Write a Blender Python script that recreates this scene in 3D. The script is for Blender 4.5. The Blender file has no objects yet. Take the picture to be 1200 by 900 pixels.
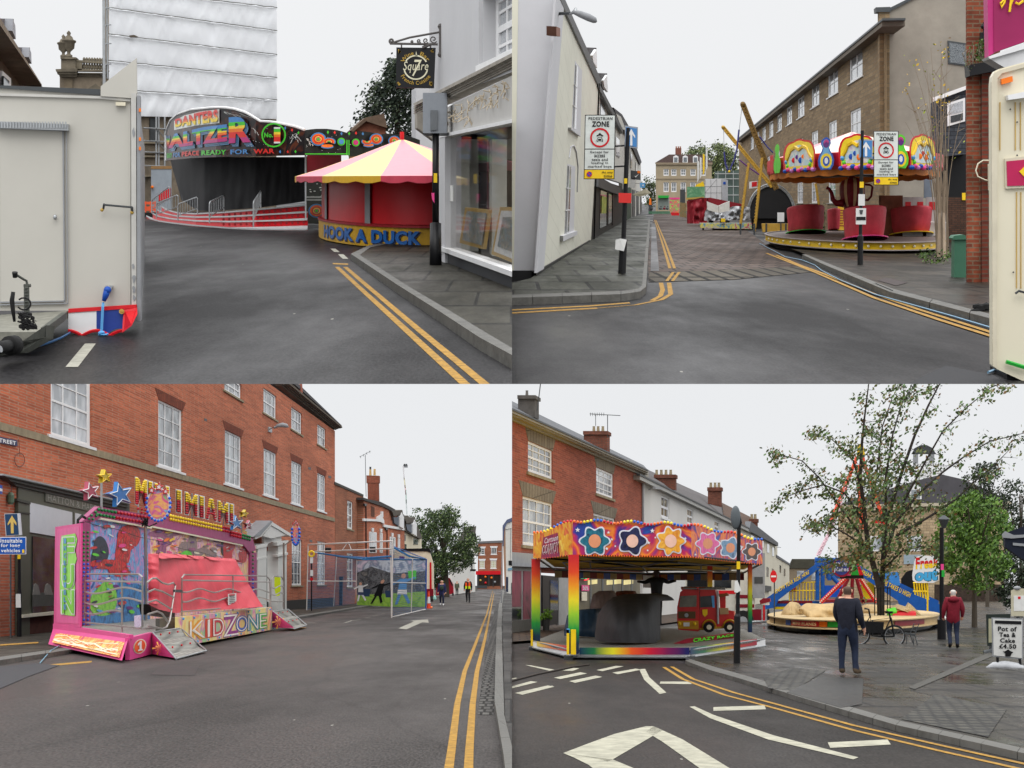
import bpy,bmesh,math,random
import mathutils
from mathutils import Matrix
VV=mathutils.Vector
from math import cos,sin,pi as PI
RU,RG=random.uniform,random.gauss
from mathutils.noise import noise,fractal
random.seed(7)
SC=bpy.context.scene
COL=SC.collection
F,CX,CY,EYE=2000.0,600.0,450.0,1.65
ST=4.3
def R(a):return math.radians(a)
def lin(c):
 c=c/255.0
 return c/12.92 if c<=.04045 else((c+.055)/1.055)**2.4
def C(r,g,b):return(lin(r),lin(g),lin(b),1)
MC={}
T=None
def mat(name,col,rg=.6,spec=.3,var=.12,scale=3.,bump=0.,bscale=20.,metal=0.,uv=False,emit=0.):
 if name in MC:return MC[name]
 m=bpy.data.materials.new(name);m.use_nodes=True
 N,L=m.node_tree.nodes,m.node_tree.links
 p=N['Principled BSDF']
 p.inputs['Roughness'].default_value=rg
 p.inputs['Specular IOR Level'].default_value=spec
 p.inputs['Metallic'].default_value=metal
 tc=N.new('ShaderNodeTexCoord');src=tc.outputs['UV' if uv else 'Object']
 n=N.new('ShaderNodeTexNoise');n.inputs['Scale'].default_value=scale;n.inputs['Detail'].default_value=6
 n.inputs['Roughness'].default_value=.65
 L.new(src,n.inputs['Vector'])
 r=N.new('ShaderNodeValToRGB')
 r.color_ramp.elements[0].position=.3;r.color_ramp.elements[1].position=.7
 r.color_ramp.elements[0].color=tuple(max(0,c*(1-var))for c in col[:3])+(1,)
 r.color_ramp.elements[1].color=tuple(min(1,c*(1+var))for c in col[:3])+(1,)
 L.new(n.outputs['Fac'],r.inputs['Fac']);L.new(r.outputs['Color'],p.inputs['Base Color'])
 if emit:
  L.new(r.outputs['Color'],p.inputs['Emission Color']);p.inputs['Emission Strength'].default_value=emit
 if bump:
  b=N.new('ShaderNodeTexNoise');b.inputs['Scale'].default_value=bscale;b.inputs['Detail'].default_value=5
  L.new(src,b.inputs['Vector'])
  bp=N.new('ShaderNodeBump');bp.inputs['Strength'].default_value=bump;bp.inputs['Distance'].default_value=.05*T.K if T else.05
  L.new(b.outputs['Fac'],bp.inputs['Height']);L.new(bp.outputs['Normal'],p.inputs['Normal'])
 MC[name]=m;return m
def mixmat(name,base_fn):
 if name in MC:return MC[name]
 m=bpy.data.materials.new(name);m.use_nodes=True
 base_fn(m.node_tree.nodes,m.node_tree.links,m.node_tree.nodes['Principled BSDF']);MC[name]=m;return m
def brick(name,c1,c2,mortar,bw=.225,bh=.075,ms=.012,rg=.8,spec=.2,bump=.3,off=.5,sn=.35,ss=.35,wet=0.,grit=.35):
 def fn(N,L,p):
  tc=N.new('ShaderNodeTexCoord')
  b=N.new('ShaderNodeTexBrick');b.inputs['Scale'].default_value=1
  b.inputs['Brick Width'].default_value=bw;b.inputs['Row Height'].default_value=bh
  b.inputs['Mortar Size'].default_value=ms;b.inputs['Mortar Smooth'].default_value=.2
  b.offset=off
  b.inputs['Color1'].default_value=c1;b.inputs['Color2'].default_value=c2;b.inputs['Mortar'].default_value=mortar
  L.new(tc.outputs['UV'],b.inputs['Vector'])
  n=N.new('ShaderNodeTexNoise');n.inputs['Scale'].default_value=ss;n.inputs['Detail'].default_value=7
  n.inputs['Roughness'].default_value=.7
  L.new(tc.outputs['UV'],n.inputs['Vector'])
  mr=N.new('ShaderNodeMapRange');mr.inputs['From Min'].default_value=.35;mr.inputs['From Max'].default_value=.65
  mr.inputs['To Min'].default_value=1-sn;mr.inputs['To Max'].default_value=1+sn*.6
  L.new(n.outputs['Fac'],mr.inputs['Value'])
  n2=N.new('ShaderNodeTexNoise');n2 .inputs['Scale'].default_value=9;n2 .inputs['Detail'].default_value=4
  L.new(tc.outputs['UV'],n2 .inputs['Vector'])
  m2=N.new('ShaderNodeMapRange');m2 .inputs['To Min'].default_value=1-grit;m2 .inputs['To Max'].default_value=1+grit
  L.new(n2 .outputs['Fac'],m2 .inputs['Value'])
  mu=N.new('ShaderNodeMath');mu.operation='MULTIPLY'
  L.new(mr.outputs[0],mu.inputs[0]);L.new(m2 .outputs[0],mu.inputs[1])
  v=N.new('ShaderNodeVectorMath');v.operation='SCALE'
  L.new(b.outputs['Color'],v.inputs[0]);L.new(mu.outputs[0],v.inputs['Scale'])
  L.new(v.outputs[0],p.inputs['Base Color'])
  p.inputs['Roughness'].default_value=rg;p.inputs['Specular IOR Level'].default_value=spec
  if wet:
   r2=N.new('ShaderNodeMapRange');r2 .inputs['From Min'].default_value=.4;r2 .inputs['From Max'].default_value=.62
   r2 .inputs['To Min'].default_value=rg;r2 .inputs['To Max'].default_value=max(.08,rg-wet)
   L.new(n.outputs['Fac'],r2 .inputs['Value']);L.new(r2 .outputs[0],p.inputs['Roughness'])
  bp=N.new('ShaderNodeBump');bp.inputs['Strength'].default_value=bump;bp.inputs['Distance'].default_value=.02*T.K
  bp.invert=True
  L.new(b.outputs['Fac'],bp.inputs['Height']);L.new(bp.outputs['Normal'],p.inputs['Normal'])
 return mixmat(name,fn)
def asphalt(name,col,spec=.25,rg=.5,wet=.2):
 def fn(N,L,p):
  tc=N.new('ShaderNodeTexCoord')
  g=N.new('ShaderNodeTexNoise');g.inputs['Scale'].default_value=40;g.inputs['Detail'].default_value=3
  s=N.new('ShaderNodeTexNoise');s.inputs['Scale'].default_value=.28;s.inputs['Detail'].default_value=8;s.inputs['Roughness'].default_value=.62
  f=N.new('ShaderNodeTexVoronoi');f.inputs['Scale'].default_value=1.6
  for q in(g,s,f):L.new(tc.outputs['UV'],q.inputs['Vector'])
  a=N.new('ShaderNodeMapRange');a.inputs['From Min'].default_value=.3;a.inputs['From Max'].default_value=.7
  a.inputs['To Min'].default_value=.4;a.inputs['To Max'].default_value=1.65
  L.new(g.outputs['Fac'],a.inputs['Value'])
  b=N.new('ShaderNodeMapRange');b.inputs['From Min'].default_value=.35;b.inputs['From Max'].default_value=.65
  b.inputs['To Min'].default_value=.72;b.inputs['To Max'].default_value=1.25
  L.new(s.outputs['Fac'],b.inputs['Value'])
  mu=N.new('ShaderNodeMath');mu.operation='MULTIPLY';L.new(a.outputs[0],mu.inputs[0]);L.new(b.outputs[0],mu.inputs[1])
  ck=N.new('ShaderNodeTexVoronoi');ck.feature='DISTANCE_TO_EDGE';ck.inputs['Scale'].default_value=.22
  wv=N.new('ShaderNodeVectorMath');L.new(tc.outputs['UV'],wv.inputs[0]);L.new(s.outputs['Color'],wv.inputs[1]);L.new(wv.outputs[0],ck.inputs['Vector'])
  cm=N.new('ShaderNodeMapRange');cm.inputs['From Max'].default_value=.008;cm.inputs['To Min'].default_value=.75;L.new(ck.outputs['Distance'],cm.inputs['Value'])
  m2=N.new('ShaderNodeMath');m2 .operation='MULTIPLY';L.new(mu.outputs[0],m2 .inputs[0]);L.new(cm.outputs[0],m2 .inputs[1]);mu=m2
  v=N.new('ShaderNodeVectorMath');v.operation='SCALE';v.inputs[0].default_value=col[:3];L.new(mu.outputs[0],v.inputs['Scale'])
  lt=N.new('ShaderNodeMath');lt.operation='LESS_THAN';lt.inputs[1].default_value=.03;L.new(f.outputs['Distance'],lt.inputs[0])
  mx=N.new('ShaderNodeMix');mx.data_type='RGBA';mx.inputs['B'].default_value=(.25,.24,.21,1)
  L.new(lt.outputs[0],mx.inputs['Factor']);L.new(v.outputs[0],mx.inputs['A'])
  L.new(mx.outputs['Result'],p.inputs['Base Color'])
  r=N.new('ShaderNodeMapRange');r.inputs['From Min'].default_value=.38;r.inputs['From Max'].default_value=.62
  r.inputs['To Min'].default_value=rg+.08;r.inputs['To Max'].default_value=rg-wet
  L.new(s.outputs['Fac'],r.inputs['Value']);L.new(r.outputs[0],p.inputs['Roughness'])
  p.inputs['Specular IOR Level'].default_value=spec
  bp=N.new('ShaderNodeBump');bp.inputs['Strength'].default_value=.12;bp.inputs['Distance'].default_value=.01*T.K
  L.new(g.outputs['Fac'],bp.inputs['Height']);L.new(bp.outputs['Normal'],p.inputs['Normal'])
 return mixmat(name,fn)
def blotch(name,cols,scale=2.,rg=.4,spec=.35,dist=1.5,uv=False,bump=0.):
 def fn(N,L,p):
  tc=N.new('ShaderNodeTexCoord')
  n=N.new('ShaderNodeTexNoise');n.inputs['Scale'].default_value=scale;n.inputs['Detail'].default_value=2.5
  n.inputs['Distortion'].default_value=dist
  L.new(tc.outputs['UV' if uv else 'Object'],n.inputs['Vector'])
  r=N.new('ShaderNodeValToRGB');e=r.color_ramp.elements
  k=len(cols)
  e[0].position=.3;e[0].color=cols[0];e[1].position=.7;e[1].color=cols[-1]
  for i in range(1,k-1):
   x=e.new(.3+.4*i/(k-1));x.color=cols[i]
  L.new(n.outputs['Fac'],r.inputs['Fac']);L.new(r.outputs['Color'],p.inputs['Base Color'])
  p.inputs['Roughness'].default_value=rg;p.inputs['Specular IOR Level'].default_value=spec
  if bump:
   bp=N.new('ShaderNodeBump');bp.inputs['Strength'].default_value=bump;L.new(n.outputs['Fac'],bp.inputs['Height'])
   L.new(bp.outputs['Normal'],p.inputs['Normal'])
 return mixmat(name,fn)
def ramp_uv(name,cols,axis=0,rg=.4,spec=.35):
 def fn(N,L,p):
  tc=N.new('ShaderNodeTexCoord');s=N.new('ShaderNodeSeparateXYZ');L.new(tc.outputs['UV'],s.inputs[0])
  n=N.new('ShaderNodeTexNoise');n.inputs['Scale'].default_value=14;L.new(tc.outputs['UV'],n.inputs['Vector'])
  ad=N.new('ShaderNodeMath');ad.operation='MULTIPLY_ADD';ad.inputs[1].default_value=.06
  L.new(n.outputs['Fac'],ad.inputs[0]);L.new(s.outputs[axis],ad.inputs[2])
  r=N.new('ShaderNodeValToRGB');e=r.color_ramp.elements;k=len(cols)
  e[0].position=0.;e[0].color=cols[0];e[1].position=1.;e[1].color=cols[-1]
  for i in range(1,k-1):
   x=e.new(i/(k-1));x.color=cols[i]
  L.new(ad.outputs[0],r.inputs['Fac']);L.new(r.outputs['Color'],p.inputs['Base Color'])
  p.inputs['Roughness'].default_value=rg;p.inputs['Specular IOR Level'].default_value=spec
 return mixmat(name,fn)
def glass(name='window_glass',dark=(.03,.035,.04),light=(.30,.33,.35),rg=.06):
 def fn(N,L,p):
  tc=N.new('ShaderNodeTexCoord')
  n=N.new('ShaderNodeTexNoise');n.inputs['Scale'].default_value=.9;n.inputs['Detail'].default_value=2
  L.new(tc.outputs['Object'],n.inputs['Vector'])
  r=N.new('ShaderNodeValToRGB');r.color_ramp.elements[0].position=.4;r.color_ramp.elements[1].position=.62
  r.color_ramp.elements[0].color=dark+(1,);r.color_ramp.elements[1].color=light+(1,)
  L.new(n.outputs['Fac'],r.inputs['Fac']);L.new(r.outputs['Color'],p.inputs['Base Color'])
  p.inputs['Roughness'].default_value=rg;p.inputs['Specular IOR Level'].default_value=.5
 return mixmat(name,fn)
def clear_glass(name='shop_glass',tint=.9,fac=.16):
 def fn(N,L,p):
  t=N.new('ShaderNodeBsdfTransparent');t.inputs['Color'].default_value=(tint,tint,tint,1)
  g=N.new('ShaderNodeBsdfGlossy');g.inputs['Roughness'].default_value=.03
  m=N.new('ShaderNodeMixShader');m.inputs[0].default_value=fac
  L.new(t.outputs[0],m.inputs[1]);L.new(g.outputs[0],m.inputs[2])
  L.new(m.outputs[0],N['Material Output'].inputs['Surface'])
 return mixmat(name,fn)
def net_mat(name,col,cell=.12,width=.25):
 def fn(N,L,p):
  tc=N.new('ShaderNodeTexCoord');b=N.new('ShaderNodeTexBrick');b.offset=0
  b.inputs['Scale'].default_value=1;b.inputs['Brick Width'].default_value=cell;b.inputs['Row Height'].default_value=cell
  b.inputs['Mortar Size'].default_value=cell*width*.5;b.inputs['Mortar Smooth'].default_value=0
  L.new(tc.outputs['UV'],b.inputs['Vector']);L.new(b.outputs['Fac'],p.inputs['Alpha'])
  p.inputs['Base Color'].default_value=col;p.inputs['Roughness'].default_value=.8
 return mixmat(name,fn)
class Town:
 def __init__(s,K,hy,vx,x_lo,x_hi,z_lo,z_hi):
  s.K,s.hy,s.lim=K,hy,(x_lo,x_hi,z_lo,z_hi)
  s.dir=VV(((vx-CX)/F,1,(CY-hy)/F))
  s.objs=[]
 def dp(s,py):return s.K*EYE*F/(py-s.hy)
 def gz(s,Y):return-s.K*EYE+Y*(CY-s.hy)/F
 def at(s,px,py,Y):return VV(((px-CX)/F*Y,Y,(CY-py)/F*Y))
 def g(s,px,py,lift=0.):
  Y=s.dp(py);p=s.at(px,py,Y);p.z+=lift*s.K;return p
 def gw(s,x,Y,h=0.):return VV((x,Y,s.gz(Y)+h))
 def uvf(s):
  K=s.K
  return lambda p:(p.x/K,p.y/K/ST)
def at(x,y,Y):return T.at (x,y,Y)
def use(t):
 global T;T=t
class Plane:
 def __init__(s,A,U,V=None,N=None):
  s.O=A.copy();s.U=U.normalized();s.V=(V or VV((0,0,1)))
  n=s.U.cross(s.V).normalized()
  if n.dot(s.O)>0:n=-n
  s.N=N if N is not None else n;s.K=T.K
  s.us=(abs(s.U.x)+abs(s.U.y)/ST)/s.K
 def P(s,u,h,out=0.):return s.O+s.U*u+s.V*h+s.N*out*s.K
 def uv(s,px,py,out=0.):
  d=VV(((px-CX)/F,1,(CY-py)/F))
  M=Matrix((s.U,s.V,-d)).transposed()
  r=M.inverted()@(-s.O-s.N*out*s.K)
  return r.x,r.y
 def px(s,px,py,out=0.):
  u,h=s.uv(px,py,out);return s.P(u,h,out)
 def rect(s,x0,y0,x1,y1):
  a,b=s.uv(x0,y0);c,d=s.uv(x1,y1)
  return min(a,c),min(b,d),max(a,c),max(b,d)
def facade(ax,ay,bx,by,lean=0.):
 A,B=T.g(ax,ay),T.g(bx,by)
 return Plane(A,B-A,VV((lean,0,1)))
def fro(px,py,skew=0.):
 A=T.g(px,py);return Plane(A,VV((1,skew,skew*(CY-T.hy)/F)),N=-T.dir)
ORG={}
class MB:
 def __init__(s):s.v,s.f,s.mi,s.uvs=[],[],[],{}
 def fc(s,pts,m=0,uv=None):
  i=len(s.v);s.v+=[VV(p)for p in pts];s.f.append(tuple(range(i,i+len(pts))));s.mi.append(m)
  if uv:s.uvs[len(s.f)-1]=uv
  return s
 def pr(s,pts,vec,m=0,ms=None):
  pts=[VV(p)for p in pts];vec=VV(vec);n=len(pts)
  i=len(s.v);s.v+=pts+[p+vec for p in pts]
  s.f.append(tuple(range(i,i+n)));s.f.append(tuple(range(i+2*n-1,i+n-1,-1)));s.mi+=[m,m]
  for k in range(n):
   a,b=i+k,i+(k+1)%n
   s.f.append((a,b,b+n,a+n));s.mi.append(m if ms is None else ms)
  return s
 def box(s,o,a,b,c,m=0):
  o=VV(o);a=VV(a);b=VV(b);c=VV(c)
  return s.pr([o,o+a,o+a+b,o+b],c,m)
 def qp(s,pl,pts,out=0.,t=.05,m=0):
  P=[pl.px(x,y,out)for x,y in pts]
  return s.pr(P,-pl.N*t*pl.K,m)if t else s.fc(P,m)
 def ru(s,pl,r,out=0.,t=.05,m=0):
  P=[pl.P(r[0],r[1],out),pl.P(r[2],r[1],out),pl.P(r[2],r[3],out),pl.P(r[0],r[3],out)]
  return s.pr(P,-pl.N*t*pl.K,m)if t else s.fc(P,m)
 def tu(s,path,r,n=6,m=0,cap=True):
  path=[VV(p)for p in path];k=len(path)
  rs=r if isinstance(r,(list,tuple))else[r]*k
  i0=len(s.v);prev=None
  for j,p in enumerate(path):
   d=(path[min(j+1,k-1)]-path[max(j-1,0)])
   d=d.normalized()if d.length else VV((0,0,1))
   ref=prev if prev is not None else(VV((0,0,1))if abs(d.z)<.9 else VV((1,0,0)))
   a=(ref-d*ref.dot(d))
   a=a.normalized()if a.length>1e-6 else VV((1,0,0))
   b=d.cross(a);prev=a
   for q in range(n):
    t=2*PI*q/n;s.v.append(p+(a*cos(t)+b*sin(t))*rs[j])
  for j in range(k-1):
   for q in range(n):
    a,b=i0+j*n+q,i0+j*n+(q+1)%n
    s.f.append((a,b,b+n,a+n));s.mi.append(m)
  if cap:
   s.f.append(tuple(range(i0+n-1,i0-1,-1)));s.f.append(tuple(range(i0+(k-1)*n,i0+k*n)));s.mi+=[m,m]
  return s
 def la(s,c,prof,n=24,st=1.,m=0,a0=0.,a1=2*PI,mf=None,slope=True,seg=None):
  c=VV(c);full=abs(a1-a0-2*PI)<1e-6;i0=len(s.v);nn=n if full else n+1
  sl=(CY-T.hy)/F if slope else 0
  sx=T.dir.x if slope else 0
  for r,h in prof:
   for q in range(nn):
    t=a0+(a1-a0)*q/n;dy=r*sin(t)*st
    s.v.append(c+VV((r*cos(t)+dy*sx,dy,h+dy*sl)))
  for j in range(len(prof)-1):
   for q in range(n):
    q2=(q+1)%nn if full else q+1
    s.f.append((i0+j*nn+q,i0+j*nn+q2,i0+(j+1)*nn+q2,i0+(j+1)*nn+q));s.mi.append(mf(j,q)if mf else m)
  return s
 def ball(s,c,r,n=8,m=0,sx=1,sy=1,sz=1):
  c=VV(c);i0=len(s.v);k=max(3,n//2)
  for j in range(k+1):
   a=PI*j/k
   for q in range(n):
    t=2*PI*q/n
    s.v.append(c+VV((r*sx*sin(a)*cos(t),r*sy*sin(a)*sin(t),r*sz*cos(a))))
  for j in range(k):
   for q in range(n):
    a,b=i0+j*n+q,i0+j*n+(q+1)%n
    s.f.append((a,b,b+n,a+n));s.mi.append(m)
  return s
 def text(s,txt,mapfn,m=0,bn=None,bold=.02,shear=0.):
  me=text_mesh(txt,bold,shear)
  bm=bmesh.new();bm.from_mesh(me)
  xs=[v.co.x for v in bm.verts];ys=[v.co.y for v in bm.verts]
  x0,x1,y0,y1=min(xs),max(xs),min(ys),max(ys)
  for v in bm.verts:v.co=VV(((v.co.x-x0)/(x1-x0),(v.co.y-y0)/(y1-y0),0))
  if bn:
   for b,_ in bn[:-1]:
    bmesh.ops.bisect_plane(bm,geom=bm.verts[:]+bm.edges[:]+bm.faces[:],plane_co=(0,b,0),plane_no=(0,1,0))
  bm.verts.index_update();i0=len(s.v)
  for v in bm.verts:s.v.append(mapfn(v.co.x,v.co.y))
  for f in bm.faces:
   s.f.append(tuple(i0+v.index for v in f.verts));mm=m
   if bn:
    cy=f.calc_center_median().y
    for b,bmx in bn:
     mm=bmx
     if cy<=b:break
   s.mi.append(mm)
  bm.free();return s
 def B(s,name,mats,parent=None,smooth=False,uvf=None,base=None,fill=True):
  if not isinstance(mats,(list,tuple)):mats=[mats]
  if parent is not None:org=ORG[parent.name]
  elif base is not None:org=VV(base)
  else:
   xs=[v.x for v in s.v];ys=[v.y for v in s.v];zs=[v.z for v in s.v]
   org=VV(((min(xs)+max(xs))/2,(min(ys)+max(ys))/2,min(zs)))
  if smooth and not s.uvs:
   key,idx,nv={},[],[]
   for v in s.v:
    k=(round(v.x,4),round(v.y,4),round(v.z,4))
    if k not in key:key[k]=len(nv);nv.append(v)
    idx.append(key[k])
   nf,nm=[],[]
   for f,m_ in zip(s.f,s.mi):
    g=tuple(dict.fromkeys(idx[i]for i in f))
    if len(g)>2:nf.append(g);nm.append(m_)
   s.v,s.f,s.mi=nv,nf,nm
  me=bpy.data.meshes.new(name)
  me.from_pydata([v-org for v in s.v],[],s.f)
  for m in mats:me.materials.append(m)
  me.polygons.foreach_set('material_index',s.mi)
  if smooth:me.polygons.foreach_set('use_smooth',[True]*len(s.f))
  if uvf or s.uvs:
   L=me.uv_layers.new(name='UVMap')
   for p in me.polygons:
    u=s.uvs.get(p.index)
    for q,li in enumerate(p.loop_indices):
     L.data[li].uv=u[q]if u else(uvf(s.v[me.loops[li].vertex_index])if uvf else(0,0))
  me.update()
  o=bpy.data.objects.new(name,me);COL.objects.link(o)
  if parent is not None:o.parent=parent
  else:o.location=org
  ORG[o.name]=org;T.objs.append((o,fill));return o
TXT={}
def text_mesh(txt,bold,shear):
 k=(txt,bold,shear)
 if k in TXT:return TXT[k]
 cu=bpy.data.curves.new('lettering','FONT');cu.body=txt;cu.offset=bold;cu.shear=shear
 cu.resolution_u=3;cu.align_x='CENTER';cu.space_character=1.08
 ob=bpy.data.objects.new('lettering',cu)
 me=bpy.data.meshes.new_from_object(ob)
 bpy.data.objects.remove(ob);TXT[k]=me;return me
def bil(A,B,C,D):
 return lambda u,v:(D*(1-u)+C*u)*(1-v)+(A*(1-u)+B*u)*v
def pm(pl,q,out):
 return bil(*[pl.px(x,y,out)for x,y in q])
def tag(o,label=None,cat=None,group=None,kind=None):
 if label:o['label']=label
 if cat:o['category']=cat
 if group:o['group']=group
 if kind:o['kind']=kind
 return o
def thing(name,label,cat,loc,group=None):
 o=bpy.data.objects.new(name,None);COL.objects.link(o);o.location=loc;o.empty_display_size=.2
 ORG[o.name]=VV(loc);return tag(o,label,cat,group)
def ground(name,pts,m,lift=0.,kind='structure'):
 b=MB();P=[T.g(x,y,lift)for x,y in pts]
 b.fc(P)
 o=b.B(name,m,uvf=T.uvf());o['kind']=kind;return o
def strip(b,pts,w,lift,m=0):
 P=[T.g(x,y,lift)for x,y in pts]
 for i in range(len(P)-1):
  d=(P[i+1]-P[i]);n0=VV((d.y,-d.x*1,0))
  w2=w*T.K*.5
  a=VV((w2,0,0))if abs(d.x)<abs(d.y)*.8 else VV((0,w2*ST,w2*ST*(CY-T.hy)/F))
  b.fc([P[i]-a,P[i]+a,P[i+1]+a,P[i+1]-a],m)
def ring_theta(c,r,st,px,h=0.):
 best=None
 for i in range(720):
  t=-PI*(i+.5)/720;p=c+VV((r*cos(t),0,h))+T.dir*(r*sin(t)*st)
  d=abs(CX+p.x/p.y*F-px)
  if best is None or d<best[0]:best=(d,t)
 return best[1]
def wall(pl,r,holes,m,parent,name='wall',rvl=.12,mrev=None,top=None,thick=.3):
 us=sorted({r[0],r[2]}|{x for h in holes for x in(h[0],h[2])if r[0]<x<r[2]})
 hs=sorted({r[1],r[3]}|{x for h in holes for x in(h[1],h[3])if r[1]<x<r[3]})
 b=MB()
 for i in range(len(us)-1):
  for j in range(len(hs)-1):
   cu,ch=(us[i]+us[i+1])/2,(hs[j]+hs[j+1])/2
   if any(h[0]<cu<h[2]and h[1]<ch<h[3]for h in holes):continue
   c=[(us[i],hs[j]),(us[i+1],hs[j]),(us[i+1],hs[j+1]),(us[i],hs[j+1])]
   if top:
    c=[(u,min(h,top(u)))for u,h in c]
    if max(h for u,h in c)-hs[j]<1e-6:continue
   b.fc([pl.P(u,h)for u,h in c],0,[(u*pl.us,h/pl.K)for u,h in c])
 for h in holes:
  c=[(h[0],h[1]),(h[2],h[1]),(h[2],h[3]),(h[0],h[3])]
  for k in range(4):
   p,q=c[k],c[(k+1)%4]
   b.fc([pl.P(*p),pl.P(*q),pl.P(*q,-rvl),pl.P(*p,-rvl)],1 if mrev else 0,[(p[0]*pl.us,p[1]/pl.K),(q[0]*pl.us,q[1]/pl.K),(q[0]*pl.us,q[1]/pl.K+.1),(p[0]*pl.us,p[1]/pl.K+.1)])
 c=[(r[0],r[1]),(r[2],r[1]),(r[2],r[3]),(r[0],r[3])]
 if top:c=[(u,min(h,top(u)))for u,h in c]
 for k in(1,2,3):
  p,q=c[k],c[(k+1)%4]
  b.fc([pl.P(*p),pl.P(*q),pl.P(*q,-thick*(ST if k!=2 else 1)),pl.P(*p,-thick*(ST if k!=2 else 1))],0,[(0,p[1]/pl.K),(.2,p[1]/pl.K),(.2,q[1]/pl.K+.1),(0,q[1]/pl.K)])
 return b.B(name,[m]+([mrev]if mrev else[]),parent)
def window(pl,r,parent,cols=3,rows=4,mf=None,mg=None,msill=None,bar=.03,edge=.07,rvl=.12,sash=True,sillh=.12,lintel=None,lh=.3,flare=.15):
 K=pl.K;k=(r[2]-r[0])*pl.us;e=edge/pl.us;eh=edge*K;w,h=r[2]-r[0],r[3]-r[1]
 b=MB();o1=-rvl+.05
 for q in((r[0],r[1],r[0]+e,r[3]),(r[2]-e,r[1],r[2],r[3]),(r[0]+e,r[1],r[2]-e,r[1]+eh*1.3),(r[0]+e,r[3]-eh,r[2]-e,r[3])):
  b.ru(pl,q,o1,.05)
 bb=bar/pl.us/2;bh=bar*K/2
 for i in range(1,cols):
  u=r[0]+w*i/cols;b.ru(pl,(u-bb,r[1]+eh,u+bb,r[3]-eh),o1-.012,.025)
 for j in range(1,rows):
  y=r[1]+h*j/rows;f=2.2 if sash and j==rows//2 else 1
  b.ru(pl,(r[0]+e,y-bh*f,r[2]-e,y+bh*f),o1-.009+(.006 if f>1 else 0),.025)
 fo=b.B('window',mf,parent)
 MB().ru(pl,(r[0],r[1],r[2],r[3]),-rvl+.012,.006).B('pane',mg,fo)
 if msill:
  MB().ru(pl,(r[0]-e*1.2,r[1]-sillh*K,r[2]+e*1.2,r[1]),.07,.07+rvl*.5).B('sill',msill,fo)
 if lintel:
  fl=w*flare
  P=[pl.P(r[0],r[3],.012),pl.P(r[2],r[3],.012),pl.P(r[2]+fl,r[3]+lh*K,.012),pl.P(r[0]-fl,r[3]+lh*K,.012)]
  c=[(0,0),(w*pl.us,0),(w*pl.us,lh),(0,lh)]
  MB().pr(P,-pl.N*.02*K).B('lintel',lintel,fo,uvf=lambda p:(p.dot(pl.U)*pl.us,p.z/K))
 return fo
def lv_(b,c,rad,n,size,m=1,flat=.6,depth=1.):
 for _ in range(n):
  d=VV((RG(0,1),RG(0,1)*depth,RG(0,1)*flat))
  p=c+d*rad*.5
  a=VV((RG(0,1),RG(0,1),RG(0,1))).normalized()
  e=a.orthogonal().normalized();f=a.cross(e)
  s=size*RU(.6,1.3)
  q=random.choice(m)if isinstance(m,(list,tuple))else m
  b.fc([p-e*s,p-f*s*.55,p+e*s,p+f*s*.55],q)
def M(name,col,**kw):
 k=T.K
 kw['scale']=kw.get('scale',3.)/k;kw['bscale']=kw.get('bscale',20.)/k
 return mat(name+('' if k==1 else '_upper'),col,**kw)
def art(name,cols,scale=2.,**kw):
 return blotch(name+('' if T.K==1 else '_upper'),cols,scale=scale/T.K,**kw)
def zvec(h):return VV((0,0,h*T.K))
W3=VV
RED,BLU,GRN,YEL,ORG_,WHT,BLK,PNK,PUR=(C(205,25,35),C(25,80,175),C(40,165,60),C(240,200,30),C(240,120,25),C(225,225,225),C(22,22,24),C(230,70,140),C(95,35,120))
class Paints:
 def __getitem__(s,k):return s.__dict__[k]
P=Paints()
def paints():
 P.__dict__.update(dict(red=M('red_paint',RED,rg=.4),blue=M('blue_paint',BLU,rg=.4),green=M('green_paint',GRN,rg=.4),yellow=M('yellow_paint',YEL,rg=.4),orange=M('orange_paint',ORG_,rg=.4),white=M('white_paint',WHT,rg=.45,var=.06),black=M('black_paint',BLK,rg=.4,spec=.25),pink=M('pink_paint',PNK,rg=.4),purple=M('purple_paint',PUR,rg=.4),cyan=M('light_blue_paint',C(90,160,215),rg=.4),lime=M('lime_paint',C(95,205,50),rg=.4),steel=M('galvanised_steel',C(165,168,170),rg=.4,metal=.6,var=.15),dsteel=M('dark_steel',C(75,78,80),rg=.5,metal=.4),rubber=M('black_rubber',C(28,28,28),rg=.8),wood=M('raw_wood',C(150,115,75),rg=.8),cream=M('cream_paint',C(222,214,190),rg=.5),gold=M('gold_paint',C(190,155,75),rg=.45),grey=M('grey_paint',C(140,142,145),rg=.5),maroon=M('maroon_paint',C(125,15,35),rg=.5),paper=M('white_paper',C(215,215,212),rg=.8),vyel=M('road_yellow',tuple(c*.42 for c in C(228,172,60)[:3])+(1,),rg=.7,var=.45,scale=11.),vwht=M('road_white',tuple(c*.42 for c in C(225,222,205)[:3])+(1,),rg=.7,var=.25,scale=9.)))
PD=P.__dict__
G_WIN=glass()
G_DARK=glass('dark_glass',(.015,.017,.02),(.06,.065,.07))
G_PALE=glass('pale_glass',(.25,.27,.29),(.55,.57,.6))
G_SHOP=clear_glass()
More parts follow.
